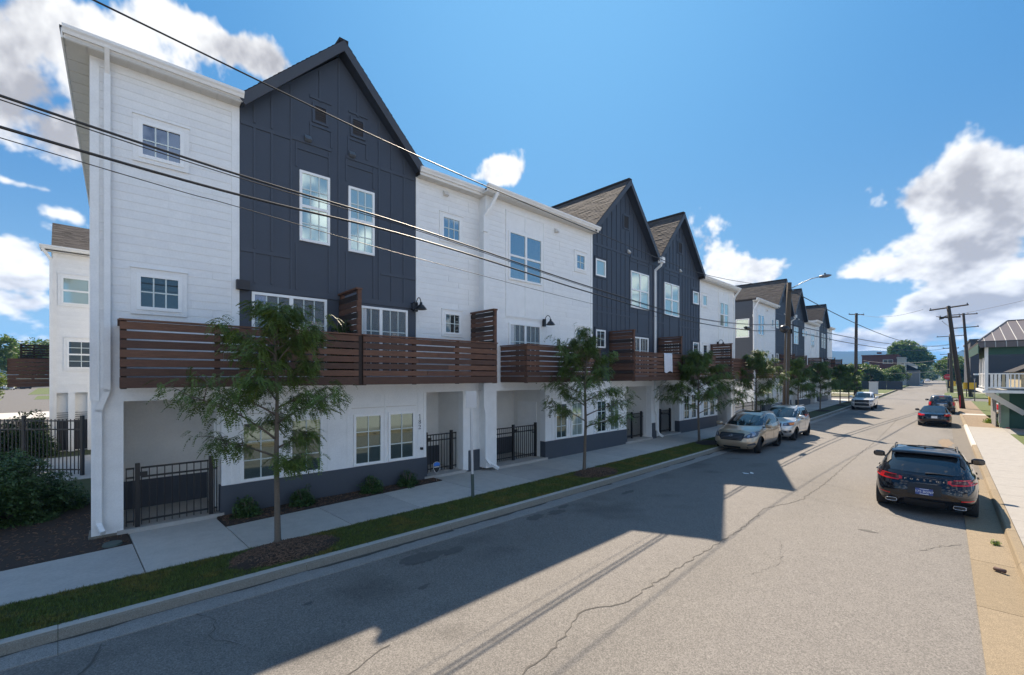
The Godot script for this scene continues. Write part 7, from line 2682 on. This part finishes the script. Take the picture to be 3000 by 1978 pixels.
func greenery() -> void:
	var tp := [[2.95, 9.15, 4.75, 1.5, 101, "nearest young street tree, in front of the number 182 windows"], [12.45, 8.6, 4.85, 1.65, 102, "second young street tree, in a mulch ring before the slate based wall"], [21.9, 8.35, 4.45, 1.7, 103, "third young street tree, left of the champagne crossover"],
			[30.6, 8.15, 4.9, 1.8, 104, "fourth young street tree, left of the wooden lamp pole behind the champagne crossover"], [40.6, 7.75, 4.7, 1.7, 105, "fifth young street tree, just right of the wooden lamp pole"], [48.6, 7.6, 4.6, 1.7, 106, "sixth young street tree, halfway between the lamp pole and the white pickup"], [59.2, 7.45, 4.5, 1.6, 107, "seventh young street tree, left of the white pickup"], [65.5, 7.4, 4.4, 1.5, 108, "last young street tree of the row, beside the tall dark pole"]]
	for t in tp:
		street_tree(t[5], P(t[0], t[1], 0.17), t[2], t[3], t[4], 1.05 if t[0] < 15 else 1.5)
	# shrubs under the windows
	for q in [[3.05, 11.45, 0.30, "first low shrub in the mulch bed, behind the nearest tree trunk"], [4.25, 11.38, 0.33, "second low shrub in the mulch bed under the windows"], [6.05, 11.28, 0.34, "third low shrub in the mulch bed, left of the last one"], [7.15, 11.2, 0.32, "last low shrub in the mulch bed, nearest the shield sign"]]:
		bush("low_shrub", q[3], P(q[0], q[1], 0.15), Vector3(q[2] * 1.15, q[2] * 1.5, q[2]), 170, 0.035, M.leaf_mid, int(q[0] * 10), "shrub", "shrubs in the mulch bed")
	# big evergreen at the left edge
	bush("evergreen_bush", "large dark evergreen bush at the left edge before the iron fence", P(-0.75, 15.1, 0.14), Vector3(1.45, 1.6, 1.35), 3200, 0.036, M.leaf_mid, 61, "bush")
	bush("evergreen_bush", "second evergreen bush joined to the left one at the frame edge", P(-2.3, 14.9, 0.14), Vector3(1.3, 1.4, 1.25), 2200, 0.036, M.leaf_mid, 62, "bush")
	# dark screen shrubs behind the iron fence
	for i in 6:
		bush("screen_shrub", "dark screen shrub behind the iron fence, %s the rear house" % ["the one touching", "one shrub away from", "two shrubs away from", "three shrubs away from", "next to farthest from", "farthest of all from"][i], P(-0.75 - i * 0.62, 26.4 - i * 0.35, 0.05), Vector3(0.85, 2.0 - i * 0.08, 0.8), 600, 0.06, M.leaf_dark, 70 + i, "shrub", "dark screen shrubs behind the iron fence")
	bush("potted_plant", "leafy dark plant on the nearest deck against the brown privacy screen", P(5.05, 11.05, 3.3), Vector3(0.42, 1.85, 0.38), 230, 0.05, M.leaf_dark, 88, "plant")
	# trees at the far left
	big_tree("lot_tree", "small green tree beside the left parking lot walk", P(-4.0, 50.0, 0.1), 4.0, 3.0, 420, 0.12, M.leaf_far, 90)
	big_tree("lot_tree", "large green tree behind the parked cars at the far left edge", P(-14.0, 170.0, 0.0), 14.0, 16.0, 900, 0.5, M.leaf_far, 91)
	big_tree("lot_tree", "wide green tree left of the brown side deck in the distance", P(-5.0, 185.0, 0.0), 13.0, 18.0, 900, 0.5, M.leaf_far, 92)
	# far down the street
	big_tree("big_tree", "great round tree right of the brick building", P(262, 9.5, 0.0), 18.6, 19.5, 5200, 0.42, M.leaf_far, 93, 0.25)
	for q in [[128, 15.2, 4.6, 6.0, "bright bushy tree just right of the tall dark pole", 94, "leaf_bright"], [150, 17.0, 6.3, 8.0, "broad dark green tree behind the dark fence", 95, "leaf_far"], [152, 12.4, 6.2, 7.5, "green tree right of the broad dark one behind the fence", 96, "leaf_far"], [160, 9.0, 5.6, 5.5, "loose green tree at the right end of the dark fence", 97, "leaf_far"], [172, 8.2, 6.6, 5.4, "pale willow like tree at the corner before the grey gabled house", 98, "leaf_pale"],
			[240, 4.9, 8.2, 6.0, "small round street tree left of the far roadway", 99, "leaf_far"], [112, 13.5, 3.4, 5.0, "low bright shrub tree at the foot of the tall dark pole", 89, "leaf_bright"]]:
		big_tree("far_tree", q[4], P(q[0], q[1], 0.0), q[2], q[3], 900, 0.22, M[q[6]], q[5], 0.12)
	for q in [[200, -4.5, 9.0, 9.0, "green tree on the right side of the far roadway, nearest one", 110], [235, -5.5, 11.0, 10.0, "green tree on the right side of the far roadway, middle one", 111], [290, -7.0, 13.0, 13.0, "green tree on the right side of the far roadway, farthest one", 112], [380, 1.0, 9.0, 14.0, "dark tree closing the view at the end of the street", 113], [400, 12.0, 14.0, 18.0, "dark tree left of the end of the street", 114], [300, -16.0, 12.0, 14.0, "tree behind the far grey building on the right", 115]]:
		big_tree("far_tree", q[4], P(q[0], q[1], 0.0), q[2], q[3], 900, 0.32, M.leaf_far, q[5], 0.1)
	bush("weed_clump", "green weeds at the foot of the white board fence", P(44.4, -2.72, 0.13), Vector3(0.35, 0.35, 0.5), 90, 0.05, M.leaf_bright, 120, "weeds")
	bush("weed_clump", "small weed growing from the tan kerb joint behind the black crossover", P(13.0, -0.86, 0.02), Vector3(0.05, 0.09, 0.05), 14, 0.02, M.leaf_bright, 121, "weeds")
	# grass blades on the near verge, mulch chips
	var r := RandomNumberGenerator.new()
	r.seed = 500
	var bl := begin()
	for i in 7:
		var a := r.randf() * TAU
		var c := Vector3(r.randf_range(-0.03, 0.03), 0, r.randf_range(-0.03, 0.03))
		var w := Vector3(cos(a), 0, sin(a)) * 0.0035
		var g := r.randf_range(0.6, 1.3)
		bl.set_color(Color(g * r.randf_range(0.9, 1.4), g, g * 0.8))
		tri(bl, c - w, c + Vector3(r.randf_range(-0.025, 0.025), r.randf_range(0.025, 0.05), r.randf_range(-0.025, 0.025)), c + w)
	bl.generate_normals()
	var blade := bl.commit()
	var xs := []
	var pits := [2.95, 12.55, 21.9]
	for i in 30000:
		var s := -3.0 + 27.0 * pow(r.randf(), 1.25)
		var d := r.randf_range(kb(s) + 0.005, sf(s) - 0.01)
		var skip := false
		for p in pits:
			var e := pow((s - p) / 0.95, 2) + pow((d - (kb(p) + sf(p)) / 2 - 0.05) / 0.6, 2)
			if e < r.randf_range(0.85, 1.15):
				skip = true
		if skip:
			continue
		xs.append(Transform3D(Basis(Vector3.UP, r.randf() * TAU).scaled(Vector3.ONE * r.randf_range(0.7, 1.4)), P(s, d, 0.132)))
	var gr := swarm("verge_grass", blade, M.blade, xs, null, 0.35)
	tag(gr, "short mown grass in the verge along the left kerb", "grass")
	var ch := begin()
	add_cbox(ch, Vector3.ZERO, Vector3(0.05, 0.006, 0.012))
	ch.generate_normals()
	var chip := ch.commit()
	xs = []
	for i in 9000:
		var p := Vector3.ZERO
		var k := i % 4
		if k == 0:
			p = P(r.randf_range(2.55, 8.2), r.randf_range(10.98, 12.0), 0.173)
		elif k == 1:
			p = P(r.randf_range(-4.5, 0.95), r.randf_range(11.2, 14.5), 0.163)
		else:
			var c: float = [2.95, 12.55][k - 2]
			var a := r.randf() * TAU
			var q := sqrt(r.randf())
			p = P(c + cos(a) * 0.92 * q, (kb(c) + sf(c)) / 2 + 0.05 + sin(a) * 0.58 * q, 0.142 + 0.10 * (1 - q * q))
		xs.append(Transform3D(Basis.from_euler(Vector3(r.randf_range(-0.4, 0.4), r.randf() * TAU, r.randf_range(-0.4, 0.4))).scaled(Vector3.ONE * r.randf_range(0.5, 1.5)), p))
	var cm := swarm("mulch_chips", chip, M.chip, xs, null, 0.6)
	tag(cm, "brown mulch chips in the beds and round the trees", "mulch")
